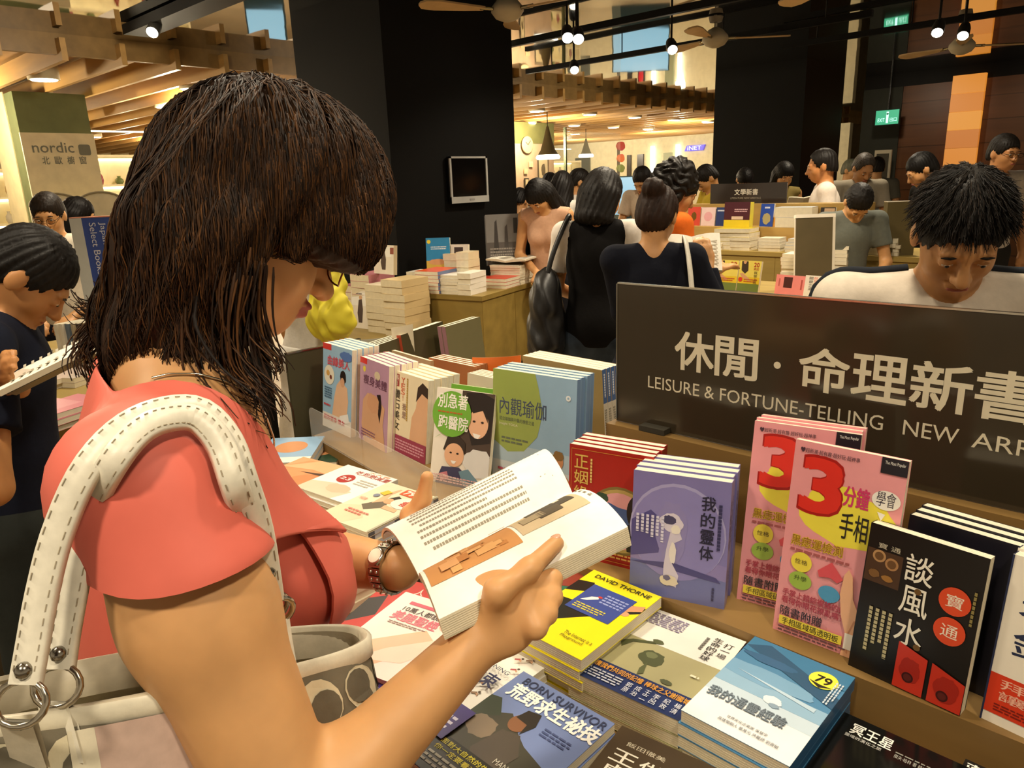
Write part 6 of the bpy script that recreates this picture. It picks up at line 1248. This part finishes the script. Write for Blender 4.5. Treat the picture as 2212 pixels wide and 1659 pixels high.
p11 = person('dark-haired person in profile behind the long-haired women', 1250, 6.6, 356, 85, '#d8cfc2', '#3a3a44', BK, 'short', ('read', 'read'), 15, features=True)
p11b = person('short-haired person in front of the clock wall, mostly hidden', 1188, 7.0, 366, 30, '#8a8478', '#2a2a30', BK, 'short', ('down', 'down'), 12)
p12 = person('man in a pale striped shirt looking down, beyond the bun-haired woman', 1388, 6.9, 350, -140, '#c9b49c', '#3a3a44', BK, 'short', ('table', 'table'), 35, 6, 'short', fem=False, features=True)
p13 = person('person in a yellow shirt at the edge of the second pillar', 1527, 6.6, 345, -100, '#cdb03a', '#2a2a30', BK, 'short', ('table', 'table'), 38, 6, 'short', features=True)
p14 = person('dark-haired person bowed behind the small dark sign', 1608, 7.6, 352, 180, '#5a4a3a', '#2a2a30', '#0e0b0a', 'short', ('table', 'table'), 45, 8, 'short', features=True)
p15 = person('woman in a yellow-green top reading a white book by the second pillar', 1692, 6.9, 342, 175, '#7a6a3a', '#2a2a30', '#0e0b0a', 'bob', ('read', 'read'), 24, 2, 'none', features=True)
carry(p15, 'white book open in the hands of the woman by the second pillar', 62, p15['fy'] * .03 + U_ * .05, w=.13)
p16 = person('smiling man in a loose white tee seen in profile by the second pillar', 1776, 5.65, 314, -72, '#e9dccd', '#4a4238', '#15110e', 'receding', ('table', 'down'), 8, 3, 'short', fem=False, features=True, wide=1.12, skin='#c4854f')
p17 = person('grey-haired man in a grey polo shirt looking down, behind the boy', 1862, 6.5, 322, 178, '#8f8674', '#2a2826', '#3a332c', 'receding', ('table', 'read'), 30, 5, 'short', fem=False, features=True, wide=1.1, skin='#b07c4e')
p18 = person('boy in a slate grey tee bowed over a book', 1858, 4.35, 378, 184, '#6a6d64', '#3a3a3a', '#15110e', 'short', ('table', 'table'), 52, 10, 'short', fem=False, features=True, wide=.95)
p19 = person('person in dark clothes with dark hair reading, in front of the dark wood wall', 1990, 5.4, 318, -80, '#14120f', '#14120f', '#0c0a09', 'short', ('read', 'read'), 28, 5, 'long', fem=False, features=True)
carry(p19, 'white book held by the person in dark clothes', 45, p19['fy'] * .02)
p20 = person('man with glasses and a white shirt at the upper right, above the bowed man', 2158, 5.3, 282, 170, '#cfc4b6', '#2a2826', '#16110d', 'short', ('down', 'down'), 8, 2, 'short', fem=False, features=True, glasses=True, skin='#b8804f')
p22 = person('black-haired person seen behind the grey polo man', 1892, 8.6, 334, 20, '#57544a', '#2a2826', BK, 'short', ('down', 'down'), 5, fem=False)
p23 = person('pale capped person far behind the white tee man', 1835, 8.2, 338, 150, '#b8b29a', '#4a4a44', '#6a6a58', 'short', ('down', 'down'), 8, features=True)
p24 = person('person in a black and red jacket half hidden by the black pillar', 1121, 6.4, 398, 30, '#7c1c1c', '#151414', '#0e0b0a', 'short', ('down', 'down'), 20, 4, 'long', vest='#131112')
p4 = person('man with glasses and a white polo shirt with a dark badge', 92, 3.9, 404, 165, '#e6dcc6', '#23222a', '#231a12', 'short', ('table', 'table'), 14, 3, 'short', fem=False, features=True, glasses=True, skin='#c8925c')
m = MB(); q = p4['T'](-.075, .13, 1.21) - p4['P0']; m.ball(q, (.013, .012, .016), '#4a5a78', 'cover', 10); m.build('badge', p4['root'])
p5 = person('woman with long black hair in profile behind the blue sign', 154, 4.9, 417, 60, '#b8a890', '#2a2a30', '#120e0c', 'bob', ('read', 'read'), 12, features=True)
p21 = person('woman in white carrying a yellow plastic bag, mostly hidden by the reading woman', 648, 3.0, 400, 40, '#ddd6c8', '#1c1a18', BK, 'bob', ('down', 'down'), 10, 2, 'short', skirt='#e0dace')
# yellow plastic bag on her arm
c = up(712, 668, 2.85); yb_ = empty('plastic_bag', 'bright yellow plastic bag carried past the end of the table', 'bag', c)
g = SDF(); g.ell(c, (.10, .06, .12), None, .03); g.ell(c - [0, 0, .04], (.115, .075, .085), None, .04); g.cap(c + [.02, .03, .1], c + [.03, .04, .17], .035, .018, .03); g.fun(lambda P, d: d + .006 * np.sin(P[:, 2] * 42 + 3 * np.sin(P[:, 0] * 38)) * np.sin(P[:, 0] * 47 + P[:, 1] * 40 + 2 * np.sin(P[:, 2] * 31)) + .004 * np.sin(P[:, 0] * 90 + P[:, 2] * 60)); V, Fq = nets(g, c - .3, c + .3, .008); mesh_np('bag_body', V - c, Fq, '#e0cf3c', 'silk', yb_)
m = MB(); m.tube(spline([c + [.03, .04, .16], c + [.0, .03, .22], c + [-.03, .0, .2], c + [-.02, -.01, .12]], 14) - c, .012, '#e0cf3c', 'silk', 6, flatten=.3); m.build('handle', yb_)
# ---- the bowed man in white on the far side of the table
p2 = person('young man in a white tee with dark shoulder stripes, head bowed, across the table', 2085, 1.36, 318, -162, '#ddd0bd', '#2a2a30', '#14110e', 'short', ('table', 'table'), 34, 6, 'short', fem=False, features=True, h=.006, skin='#c58f5c', wide=1.06)
T = p2['T']
for q in (-1, 1):
    L = spline([T(.07 * q, -.02, 1.425), T(.11 * q, -.02, 1.412), T(.15 * q, -.02, 1.398), T(.19 * q, -.02, 1.375), T(.222 * q, -.015, 1.33), T(.245 * q, -.005, 1.26)], 16)
    for _ in range(8):
        dd = p2['shirt'](L); gg = fgrad(p2['shirt'], L); L = L - gg / (np.linalg.norm(gg, axis=1)[:, None] + 1e-9) * np.clip(dd - .004, -.03, .03)[:, None]
    m = MB(); m.tube(L - p2['P0'], .016, '#23262c', 'cloth', 8, flatten=.45, ref=p2['up']); m.build('shoulder_stripe', p2['root'])
r_ = np.random.default_rng(8); hs2 = p2['hs']; SP = []
HSp = hair_sdf('short', p2['hd'], p2['HM'], hs2)
u_ = r_.normal(size=(2600, 3)); u_[:, 2] = np.abs(u_[:, 2]) * .9 + .05; u_ /= np.linalg.norm(u_, axis=1)[:, None]; Q = p2['hc'] + (u_ * np.array([.086, .106, .100]) * hs2 + np.array([0, -.014, .03]) * hs2) @ p2['HM'].T
g_ = fgrad(HSp, Q); g_ /= np.linalg.norm(g_, axis=1)[:, None] + 1e-9; cw2 = p2['hd'](0, -.05 * hs2, .13 * hs2); t_ = Q - cw2; t_ /= np.linalg.norm(t_, axis=1)[:, None]; dn = HSp(Q)
for i in range(len(Q)):
    q = ((Q[i] - p2['hc']) @ p2['HM']) / hs2
    if (q[1] > .040 and q[2] < .058) or abs(dn[i]) > .012: continue
    a = Q[i] - g_[i] * dn[i]; SP.append(np.array([a, a + (t_[i] * .9 + g_[i] * .05 + r_.normal(size=3) * .06) * .014, a + (t_[i] * 1.0 - g_[i] * .02 + r_.normal(size=3) * .08) * .026]) - p2['P0'])
m = MB(); strands(m, SP, .0012, .0004, ['#15110e', '#1c1712', '#100d0b', '#241c15'], 3); m.build('hair_strands', p2['root'])
# ---- the boy in navy at the left edge, reading a booklet
c3 = up(118, 800, 1.50); f3 = facing(66); r3 = np.array([f3[1], -f3[0], 0])
p3 = person('boy in a navy tee at the left edge, bowed over an open booklet', 15, 1.62, 448, 66, '#141826', '#2b2f2c', '#120f0d', 'short', (c3 - f3 * .14 + r3 * .05 - U_ * .045, c3 - f3 * .10 - r3 * .10 - U_ * .03), 45, 8, 'short', fem=False, features=True, h=.007, skin='#b9824f')
held_book('white booklet held open by the boy in navy', c3, r3, f3, 22, w=.085, l=.17, cov='#8a8068', vee=.35)
# ---------------------------------------------------------------- the other tables and their books
TAN = '#97803f'
def block_table(label, o, a, b, z, col=TAN, seam=True, group=None):
    """box table: corner o, side vectors a and b on the floor"""
    o = np.array([o[0], o[1], 0.]); a = np.array([a[0], a[1], 0.]); b = np.array([b[0], b[1], 0.]); r = empty('display_table', label, 'table', o, group); La, Lb = np.linalg.norm(a), np.linalg.norm(b); M = frame((0, 0, 0), a, b)
    if np.cross(a, b)[2] < 0: M = frame((0, 0, 0), b, a); La, Lb = Lb, La
    m = MB(); m.box((.02, .02, 0), (La - .02, Lb - .02, .28), '#3a3020', 'wood', M); m.build('plinth', r)
    m = MB(); m.box((0, 0, .28), (La, Lb, z - .03), col, 'wood', M)
    if seam:
        for t in (.0, .5):
            m.box((La * t + .004, -.003, .30), (La * (t + .5) - .004, 0, z - .04), col, 'wood', M); m.box((La, Lb * t + .004, .30), (La + .003, Lb * (t + .5) - .004, z - .04), col, 'wood', M)
    m.build('body', r); m = MB(); m.box((-.01, -.01, z - .03), (La + .01, Lb + .01, z), col, 'wood', M); m.build('table_top', r); return r
def bstack(label, p, rz, n, W=.15, H=.21, T=.02, col='#d8d0bc', spine='L', scol=None, top=(), group=None, jit=.004, toplabel=None, pages='#e4dac0'):
    r = random.Random(int(p[0] * 1000 + p[1] * 77)); pr = None; z = p[2] + .0005; tp = None
    for k in range(n):
        M = mov(p[0], p[1], z, rz + r.uniform(-.03, .03)); M = sh(M, -W / 2 + r.uniform(-jit, jit), -H / 2 + r.uniform(-jit, jit), 0)
        if k == n - 1 and (top or toplabel): tp = book(toplabel or label, M, W, H, T, col, top, spine, scol, pages=pages, plain=True)
        elif pr is None: pr = book(label, M, W, H, T, col, (), spine, scol, pages=pages, group=group or label, plain=True)
        else: dup(pr, M)
        z += T + .0006
    return z
def bstand(label, bl, br, tl, z, T, col, ops=(), lean=10, spine='L', scol=None, pages='#ece2c8', back=None, W=None, H=None):
    M, w_, h_ = standM(bl, br, tl, z, lean, H); return book(label, sh(M, 0, 0, -T), W or w_, h_, T, col, ops, spine, scol, (), back, pages, plain=True)
rA = math.atan2(*( (at(1180, 600, .82) - at(1040, 640, .82))[[1, 0]])) - math.pi / 2
# --- table by the first pillar
Z1 = .82; A, B1, C1 = at(1040, 640, Z1), at(938, 622, Z1), at(1180, 600, Z1)
ub = _n(C1 - A); ua = np.array([-ub[1], ub[0], 0])
block_table('tan book table beside the first black pillar', A, ua * .60, ub * .86, Z1, '#8a7338')
t1 = lambda u, v, z=0: A + ua * u + ub * v + U_ * z
rz1 = math.atan2(ua[1], ua[0])
bstack('paperbacks with orange covers and blue-grey spines stacked at the table corner by the pillar', t1(.42, .12), rz1, 6, .19, .25, .024, '#d2542a', 'L', '#5a6a8c', jit=.002)
bstack('white boxed books at the end of the table by the pillar', t1(.555, .10), rz1, 3, .10, .16, .045, '#ded6c6')
bstack('white paperbacks piled in the middle of the table by the pillar', t1(.26, .12), rz1, 6, .15, .21, .02, '#e2dccc', 'R', '#4a4640')
bstack('white boxed set next to the middle pile on the table by the pillar', t1(.13, .10), rz1, 4, .10, .2, .035, '#e6dfd0')
z = bstack('large white paperbacks stacked under an open book by the pink-topped woman', t1(.13, .66), rz1, 8, .24, .26, .016, '#e6ddc8', 'R', '#cfc8ba')
held_book('white book lying open on top of a white stack by the pink-topped woman', t1(.13, .66, z - Z1 + .03), ua, ub, 2, w=.16, l=.23, vee=.12)
bstack('red-covered paperbacks at the front of the table by the pillar', t1(.10, .42), rz1, 3, .20, .20, .022, '#cf3c26', 'R', '#e6ddcc', toplabel='red-covered paperback lying on top at the front of the table by the pillar')
bstack('paperbacks with brown pictures behind the red ones by the pillar', t1(.32, .40), rz1, 3, .2, .22, .02, '#8a4a34')
bstack('beige boxed books standing high on the table by the pillar', t1(.42, .42), rz1, 5, .16, .2, .045, '#cdb184', toplabel='beige box with a small dark bird on its front, on the table by the pillar', top=[('e', .8, .3, .1, .06, '#2a241c')])
bstack('cream rolls of catalogues beside the beige boxes', t1(.27, .28), rz1, 5, .10, .14, .05, '#d9c6a0')
def tstand(label, u, v, z, W, H, T, col, ops, ang=0.0, lean=8, **k):
    a_ = math.radians(ang); x = -(ub * 0) + (-ua) * math.cos(a_) + ub * math.sin(a_); x = _n(x); nb = np.cross([0, 0, 1.], x); y = U_ * math.cos(math.radians(lean)) + nb * math.sin(math.radians(lean)); return book(label, sh(frame(t1(u, v, z), x, y), 0, 0, -T), W, H, T, col, ops, plain=True, **k)
tstand('blue and yellow paperback standing with a yellow spine on the table by the pillar', .62, .28, .12, .17, .22, .035, '#2f86b8', [('r', 0, 0, 1, .28, '#d8b04a'), ('b', .5, .24, .4, .12, '#d89a6a', 3), ('e', .12, .88, .08, .08, '#e8d03a'), ('l', .2, .62, .85, .74, 2, '#d8e4ea')], 25, scol='#d8b83a')
tstand('black and white paperback standing between the blue book and the beige boxes', .47, .36, .10, .13, .19, .03, '#d8cfc4', [('r', .2, .3, .7, .9, '#3a2a28'), ('r', 0, 0, 1, .2, '#6a3a30')], 15)
tstand('big grey slipcase with a city picture, tallest on the table by the pillar', .31, .60, .12, .25, .36, .12, '#7f7c78', [('r', 0, .0, 1, .45, '#5a5450'), ('p', [(.2, .2), (.26, .85), (.32, .9), (.36, .3)], '#3c3836'), ('p', [(.5, .2), (.55, .75), (.62, .8), (.64, .3)], '#4a4542'), ('r', .80, .62, .92, .92, '#2a2826'), ('l', .1, .05, .9, .35, 5, '#8f8880')], 35, scol='#a8a4a0')
tstand('cream slipcase behind the grey one beside the pillar', .05, .80, .12, .2, .24, .10, '#d9c49a', [('r', .1, .2, .9, .4, '#8a3a2a')], 20)
# --- stacked piles in front of the pillar
Z0 = .58; A0 = at(848, 722, Z0)
block_table('low tan table carrying tall piles in front of the first pillar', A0 + [.22, -.28, 0], [-.86, .12], [.06, .42], Z0, '#7f6a36', False)
for dx, dy, n, c, lab, T in ((.12, .08, 8, '#c9b080', 'thick cream paperbacks in the right tall pile before the first pillar', .045), (-.08, .09, 7, '#d8ccb0', 'thick cream paperbacks in the second tall pile before the first pillar', .045), (-.33, .16, 8, '#bf7a80', 'rose-red paperbacks in the tall pile behind the reading woman\'s nose', .045), (-.52, .18, 6, '#a86a70', 'dusky red paperbacks in the far pile before the first pillar', .045)):
    bstack(lab, A0 + [dx - .05, dy, 0], .12, n, .19, .24, T, c, 'R', jit=.005, pages='#d8c9a4')
cov = [('r', .05, .6, .9, .95, '#e2dccb'), ('p', [(.42, .15), (.35, .4), (.4, .75), (.55, .8), (.62, .5), (.6, .15)], '#4a3a30'), ('e', .49, .82, .08, .07, '#c89a72'), ('r', .82, .7, 1, .92, '#8a4a38'), ('l', .25, .88, .6, .95, 1, '#6a5a4c')]
bstand('fashion paperback with a long-coated figure standing on top of the tall cream pile', (808, 590), (850, 594), (806, 528), Z0 + .37, .03, '#d9cdb6', cov, 6, 'R', '#b8a888')
bstand('fashion paperback with a long-coated figure leaning at the foot of the pile', (757, 706), (800, 712), (760, 626), Z0, .03, '#d9cdb6', cov, 8, 'R', '#b8a888')
for i, (px, lab) in enumerate(((770, 'rose-red paperback standing on the rose pile beside the woman\'s fringe'),)):
    bstand(lab, (765, 550), (800, 552), (768, 495), Z0 + .37, .03, '#b4626a', [('r', .2, .5, .8, .9, '#d8b0b0')], 6)
# --- far end signs of our own table
def board(label, p, x, w_, h_, col, edge='#8f8a78', t=.012):
    M = frame(p, x, (0, 0, 1)); r = empty('sign_board', label, 'sign', p); M0 = M.copy(); M0[:3, 3] = 0; m = MB(); m.box((0, 0, -t), (w_, h_, 0), col, 'black' if col < '#2' else 'matte', M0); m.build('panel', r); m = MB(); m.box((0, h_, -t - .001), (w_, h_ + .004, .001), edge, 'metal', M0); m.build('edge_strip', r); m = MB(); m.box((.1 * w_, -.0, -t - .03), (.9 * w_, .006, .03), '#2a261e', 'matte', M0); m.build('foot', r)
q = at(640, 975, LZ); board('olive back of a sign board at the far end of our table', [-1.93, 1.08, TZ0], (.05, .99, 0), .26, .30, '#45412c')
board('black sign board right under the reading woman\'s chin', [-2.03, .88, TZ0], (.0, 1, 0), .2, .30, '#131210')
# --- table on the far side with the yellow cover-boy books (behind the category sign)
Z4 = .86; x0, x1 = at(1480, 640, Z4)[0], at(1830, 640, Z4)[0]; y4 = at(1640, 640, Z4)[1]
block_table('tan table behind the category sign carrying yellow paperbacks', [-2.35, y4 - .05], [1.65, 0], [0, .62], Z4, '#9c8446')
Y20 = [('r', 0, 0, 1, .36, '#6a7a3a'), ('r', 0, .30, 1, .50, '#d8b82a'), ('p', [(.1, .98), (.4, .98), (.44, .7), (.3, .6), (.12, .7)], '#3a3226'), ('e', .25, .95, .07, .07, '#c8986c'), ('p', [(.05, .6), (.2, .62), (.6, .42), (.55, .36), (.2, .48)], '#c8986c'), ('t', '20', .68, .82, .92, .95, '#a8322a', .02), ('t', '歲起', .68, .72, .92, .80, '#a8322a'), ('e', .12, .42, .1, .1, '#c83a2a'), ('l', .28, .34, .9, .46, 2, '#b85a2a')]
bstand('orange-red paperback standing left of the white one behind the sign', (1494, 632), (1512, 634), (1500, 556), Z4, .02, '#dc4526', [('r', .2, .6, .9, .85, '#2a1a18')])
bstand('white and red paperback standing left of the yellow twins behind the sign', (1509, 630), (1538, 632), (1516, 552), Z4, .03, '#e8dccc', [('v', '說話術', .1, .2, .3, .9, '#c83a3a'), ('v', '商務', .6, .5, .8, .85, '#4a4a48'), ('r', .5, .85, 1, 1, '#d88a5a')])
bstand('left of the two yellow career paperbacks standing behind the sign', (1538, 628), (1588, 632), (1540, 560), Z4, .02, '#d9c85a', Y20, scol='#d8c25a')
bstand('right of the two yellow career paperbacks standing behind the sign', (1590, 632), (1636, 636), (1594, 562), Z4, .02, '#d9c85a', Y20 + [('v', '就從上班', .72, .3, .88, .7, '#3a3226')], scol='#d8c25a')
bstand('pink paperback with a dark square standing behind the sign', (1672, 634), (1734, 640), (1674, 592), Z4, .02, '#e58a84', [('r', .28, .35, .58, .9, '#4a2a28'), ('L', .08, .2, .18, .8, 1, '#c86a64'), ('L', .85, .3, .95, .8, 1, '#b85a54')])
bstand('white paperback with a moustached man on the cover standing behind the sign', (1734, 640), (1796, 646), (1740, 594), Z4, .02, '#e2dccc', [('v', '超強聯想', .30, .4, .44, .95, '#d85a3a'), ('v', '關鍵之道', .14, .3, .28, .95, '#3a3a38'), ('p', [(.2, 0), (.5, .18), (1, .2), (1, 0)], '#23211f'), ('e', .8, .5, .16, .2, '#d0a07a'), ('b', .8, .78, .18, .12, '#2a1e18', 3), ('r', .72, .36, .9, .40, '#2a1e18')])
for px, py, n, lab, T in ((1700, 606, 7, 'white paperbacks stacked left behind the pink one', .022), (1768, 604, 9, 'white paperbacks in the tall stack behind the pink one', .022)):
    p = at(px, py, Z4); bstack(lab, p + [.03, .14, 0], .1, n, .21, .18, T, '#e2d9c6', 'L', '#c86a6a', jit=.008)
p = at(1850, 600, Z4); bstack('cream paperbacks stacked in front of the boy in grey', p + [.02, .30, 0], .1, 8, .26, .2, .028, '#d9ceb0', 'R', jit=.006)
p = at(1740, 566, Z4 + .16); p[2] = Z4; st_ = empty('display_stand', 'grey-backed display stand with a white frame on the white stacks', 'stand', p + [0, .16, 0]); M = frame((0, 0, 0), _n(RT), (0, 0, 1)); R_ = rot((1, 0, 0), -8); M[:3, :3] = M[:3, :3] @ R_
hz = up(1740, 478, 3.9)[2] - p[2]
m = MB(); m.box((-.115, 0, -.02), (.115, hz, -.006), '#e2dac8', 'matte', M); m.box((-.115, hz, -.03), (.115, hz + .02, .004), '#ece4d2', 'matte', M); m.box((.10, 0, -.03), (.115, hz, .004), '#d8cfbc', 'matte', M); m.build('frame', st_)
m = MB(); m.box((-.112, .0, -.006), (.10, hz - .002, .002), '#5a4f36', 'matte', M); m.build('panel', st_)
q0 = at(1897, 600, Z4); board('grey-brown board with a bright white top edge beside the bowed man\'s head', [q0[0] - .02, q0[1] + .12, Z4], _n(RT), .19, up(1930, 448, 3.9)[2] - Z4, '#5e5232', '#f2ead6', .05)
# --- literature table beyond
Z2 = .98; y2 = at(1600, 542, Z2)[1]; xl, xr = at(1478, 536, Z2)[0], -.9
block_table('long tan table with the small literature sign', [xl - .25, y2], [xr - xl, 0], [0, .60], Z2, '#a38a4a')
ys = y2 + .42; zt2 = atY(1610, 396, ys)[2]; zb2 = atY(1610, 440, ys)[2]; xa, xb = atY(1528, 420, ys)[0], atY(1693, 420, ys)[0]
m = MB(); rs = empty('display_riser', 'tan riser behind the standing books on the literature table', 'riser', np.array([(xa + xb) / 2, ys, Z2])); m.box((-.72, 0, 0), (.9, .16, zb2 - Z2 - .002), '#b08f4e', 'wood'); m.build('box', rs); m = MB(); m.box((-.95, -.17, 0), (1.0, -.001, .15), '#b08f4e', 'wood'); m.build('step', rs)
sg2 = empty('category_sign', 'small dark sign board for literature new arrivals on the far table', 'sign', np.array([xa, ys + .05, zb2])); M = frame((0, 0, 0), (1, 0, 0), (0, 0, 1)); L = xb - xa; hh_ = zt2 - zb2
m = MB(); m.box((0, 0, -.012), (L, hh_, 0), '#2f2823', 'gloss', M); m.text('文學新書', L * .33, hh_ * .42, L * .64, hh_ * .72, .001, '#cfc8b8', 'paper', M, off=.01); m.text('LITERATURE NEW ARRIVALS', L * .28, hh_ * .22, L * .68, hh_ * .31, .001, '#8f887a', 'paper', M); m.build('panel', sg2)
zs2 = Z2 + .0
for lab, a, b, tl, col, ops in (('red paperback first in the standing row on the literature table', (1484, 487), (1511, 488), (1486, 447), '#c84a3a', [('b', .5, .5, .2, .3, '#6a4a1c', 3)]), ('pale pink paperback second in the standing row on the literature table', (1513, 487), (1543, 489), (1516, 448), '#dcc0bc', [('e', .5, .5, .3, .3, '#d8a0a4')]),
        ('dark blue paperback beside the plum pile on the literature table', (1545, 488), (1570, 490), (1548, 448), '#2c3a66', [('l', .1, .75, .9, .9, 1, '#c8ccd8')]), ('bright blue paperback right of the plum pile on the literature table', (1640, 489), (1668, 490), (1645, 440), '#2c4aa0', [('b', .5, .35, .3, .4, '#a89a6a', 3), ('l', .3, .75, .7, .9, 1, '#d8dcea')]),
        ('orange animal-picture book on the literature table', (1670, 490), (1694, 491), (1672, 464), '#d8963c', [('e', .3, .4, .15, .15, '#c8402e'), ('e', .7, .6, .12, .12, '#e8dcc0')]), ('black framed picture book in front of the boy in grey', (1768, 498), (1800, 500), (1776, 448), '#2a2522', [('r', .25, .2, .95, .95, '#b89a7a'), ('e', .55, .55, .2, .25, '#3a2a24')])):
    Yb = ys - .10; pa = atY(*a, Yb); pb = atY(*b, Yb); pt = atY(*tl, Yb); book(lab, sh(frame([pa[0], Yb, Z2 + .1505], (1, 0, 0), (0, .12, 1)), 0, 0, -.02), pb[0] - pa[0], pt[2] - Z2 - .15, .02, col, ops, plain=True)
p = at(1597, 492, Z2); p = np.array([atY(1597, 480, ys - .26)[0], ys - .29, Z2]); z = bstack('paperbacks with yellow bands under the plum one on the literature table', p, .05, 5, .26, .2, .03, '#cdb63a', 'L')
q = atY(1597, 436, ys - .28); M = frame([p[0] - .105, ys - .30, z], (1, 0, 0), (0, .05, 1)); book('plum paperback with a yellow band standing on the yellow pile', sh(M, 0, 0, -.06), .2, max(.12, q[2] - z), .06, '#4a1f2a', [('r', 0, .0, 1, .3, '#d8c02a'), ('l', .4, .6, .9, .75, 2, '#d8b0b8'), ('r', .3, .32, .75, .44, '#d0b8a8')], 'R', '#d8c83a', plain=True)
p = np.array([atY(1725, 470, ys)[0] + .02, ys - .09, Z2 + .15]); bstack('white and pale blue boxed sets right of the blue paperback', p, .1, 2, .26, .14, .07, '#c8d0d8', 'L', toplabel='white boxed set with a pale blue front, topmost, on the literature table')
r = random.Random(11); g = ['#e0d6c2', '#d8c0b0', '#e2dccf', '#c8b8a4', '#dcd2bc', '#b8c0c8', '#cf8a74']
for row, (yo, n) in enumerate(((.05, 9), (.24, 8))):
    for i in range(n):
        x = xl - .12 + i * (1.75 / n) + r.uniform(-.02, .02); c = g[r.randrange(7)]; k = r.randint(2, 4) - row
        bstack('pale paperbacks lying flat in the front rows of the literature table', np.array([x, y2 + yo * .8 + .07, Z2]), r.uniform(-.1, .1), max(1, k), .15, .15, .022, c, 'L', group='flat paperbacks on the literature table', jit=.01)
# more books beside the bob-haired woman: a low shelf of comics further back
p9b = gp(1365, 4.6); block_table('tan table with a blue picture book, between the bob and the bun', p9b + [-.40, .08, 0], [.6, .08], [-.05, .5], .84, '#a38a50')
p = up(1362, 470, 4.6); M = frame([p[0] - .12, p[1] + .1, .841], RT, U_ + np.cross(U_, RT) * .15); book('large pale blue picture book with children standing between the bob and the bun', M, .28, .36, .03, '#8aa2b4', [('b', .4, .7, .1, .12, '#d8b898', 3), ('b', .5, .3, .14, .1, '#c8a888', 4), ('b', .7, .6, .2, .25, '#5a7a94', 5), ('l', .1, .04, .9, .2, 3, '#e2e4e2')], plain=True)
# --- the Japanese book table at the left
Z5 = .84; q = at(172, 892, Z5)
block_table('tan table of the Japanese books at the left edge', [q[0] + .02, q[1] + .55], [-1.5, .05], [-.03, -.95], Z5, '#a58c4e', False)
bs = empty('section_sign', 'blue upright sign with a white edge strip for the Japanese books', 'sign', np.array([*gp(192, 3.0)[:2], Z5])); M = frame((0, 0, 0), _n(RT * .96 + FW * .28), (0, 0, 1)); h0, h1 = .30, up(190, 471, 3.0)[2] - Z5
m = MB(); m.box((-.10, .0, -.05), (.11, h1, 0), '#25449a', 'cover', M); m.box((-.10, .0, 0), (-.055, h1, .002), '#c9ccc8', 'cover', M); m.box((-.10, h1, -.05), (.11, h1 + .004, .001), '#d88a6a', 'cover', M)
Mr = M.copy(); Mr[:3, :3] = M[:3, :3] @ rot((0, 0, 1), -90)
m.text('Japanese', -h1 + .02, .005, -h1 + .17, .032, .002, '#d8dcea', 'cover', Mr); m.text('Select Books', -h1 + .02, -.030, -h1 + .235, -.005, .002, '#d8dcea', 'cover', Mr); m.text('日文選書', .055, h1 - .30, .095, h1 - .02, .002, '#d8dcea', 'cover', M, True); m.build('panel', bs)
for i, (px, col, lab) in enumerate(((50, '#cfc6b0', 'cream'), (62, '#d6cfbc', 'off-white'), (76, '#5a6a7a', 'slate'), (88, '#b8a888', 'buff'), (100, '#3c3832', 'dark'), (116, '#8a7448', 'olive'), (132, '#d2552e', 'orange'), (150, '#c9462a', 'red-orange'))):
    p = gp(px, 2.75); M = frame([p[0], p[1], Z5], _n(FW * .9 + RT * .44), U_); book(lab + ' paperback standing in the spine row under the blue sign', M, .14, .20, .022, col, (), 'L', col, plain=True)
for i, (px, py, n, col, lab) in enumerate(((35, 760, 5, '#d9d2c0', 'white paperbacks stacked by the boy\'s hand'), (-10, 800, 5, '#c9d0d4', 'pale grey paperbacks at the left edge of the photo'), (75, 880, 3, '#d89aa0', 'pink comics in the front row left of the booklet'), (140, 870, 3, '#c87a84', 'rose comics in the front row at the table corner'), (20, 905, 3, '#b8a0a4', 'mauve comics in the front row by the boy'), (110, 810, 2, '#d8c0b0', 'peach comics behind the front row'), (170, 800, 2, '#c8b8a8', 'buff comics near the blue sign'), (5, 715, 3, '#c8c2b0', 'cream paperbacks in the back row left of the spines'))):
    p = at(px, py, Z5 + .02 * n); p[2] = Z5; bstack(lab, p, .2 + .05 * i, n, .15, .21, .018, col, 'L', jit=.006)
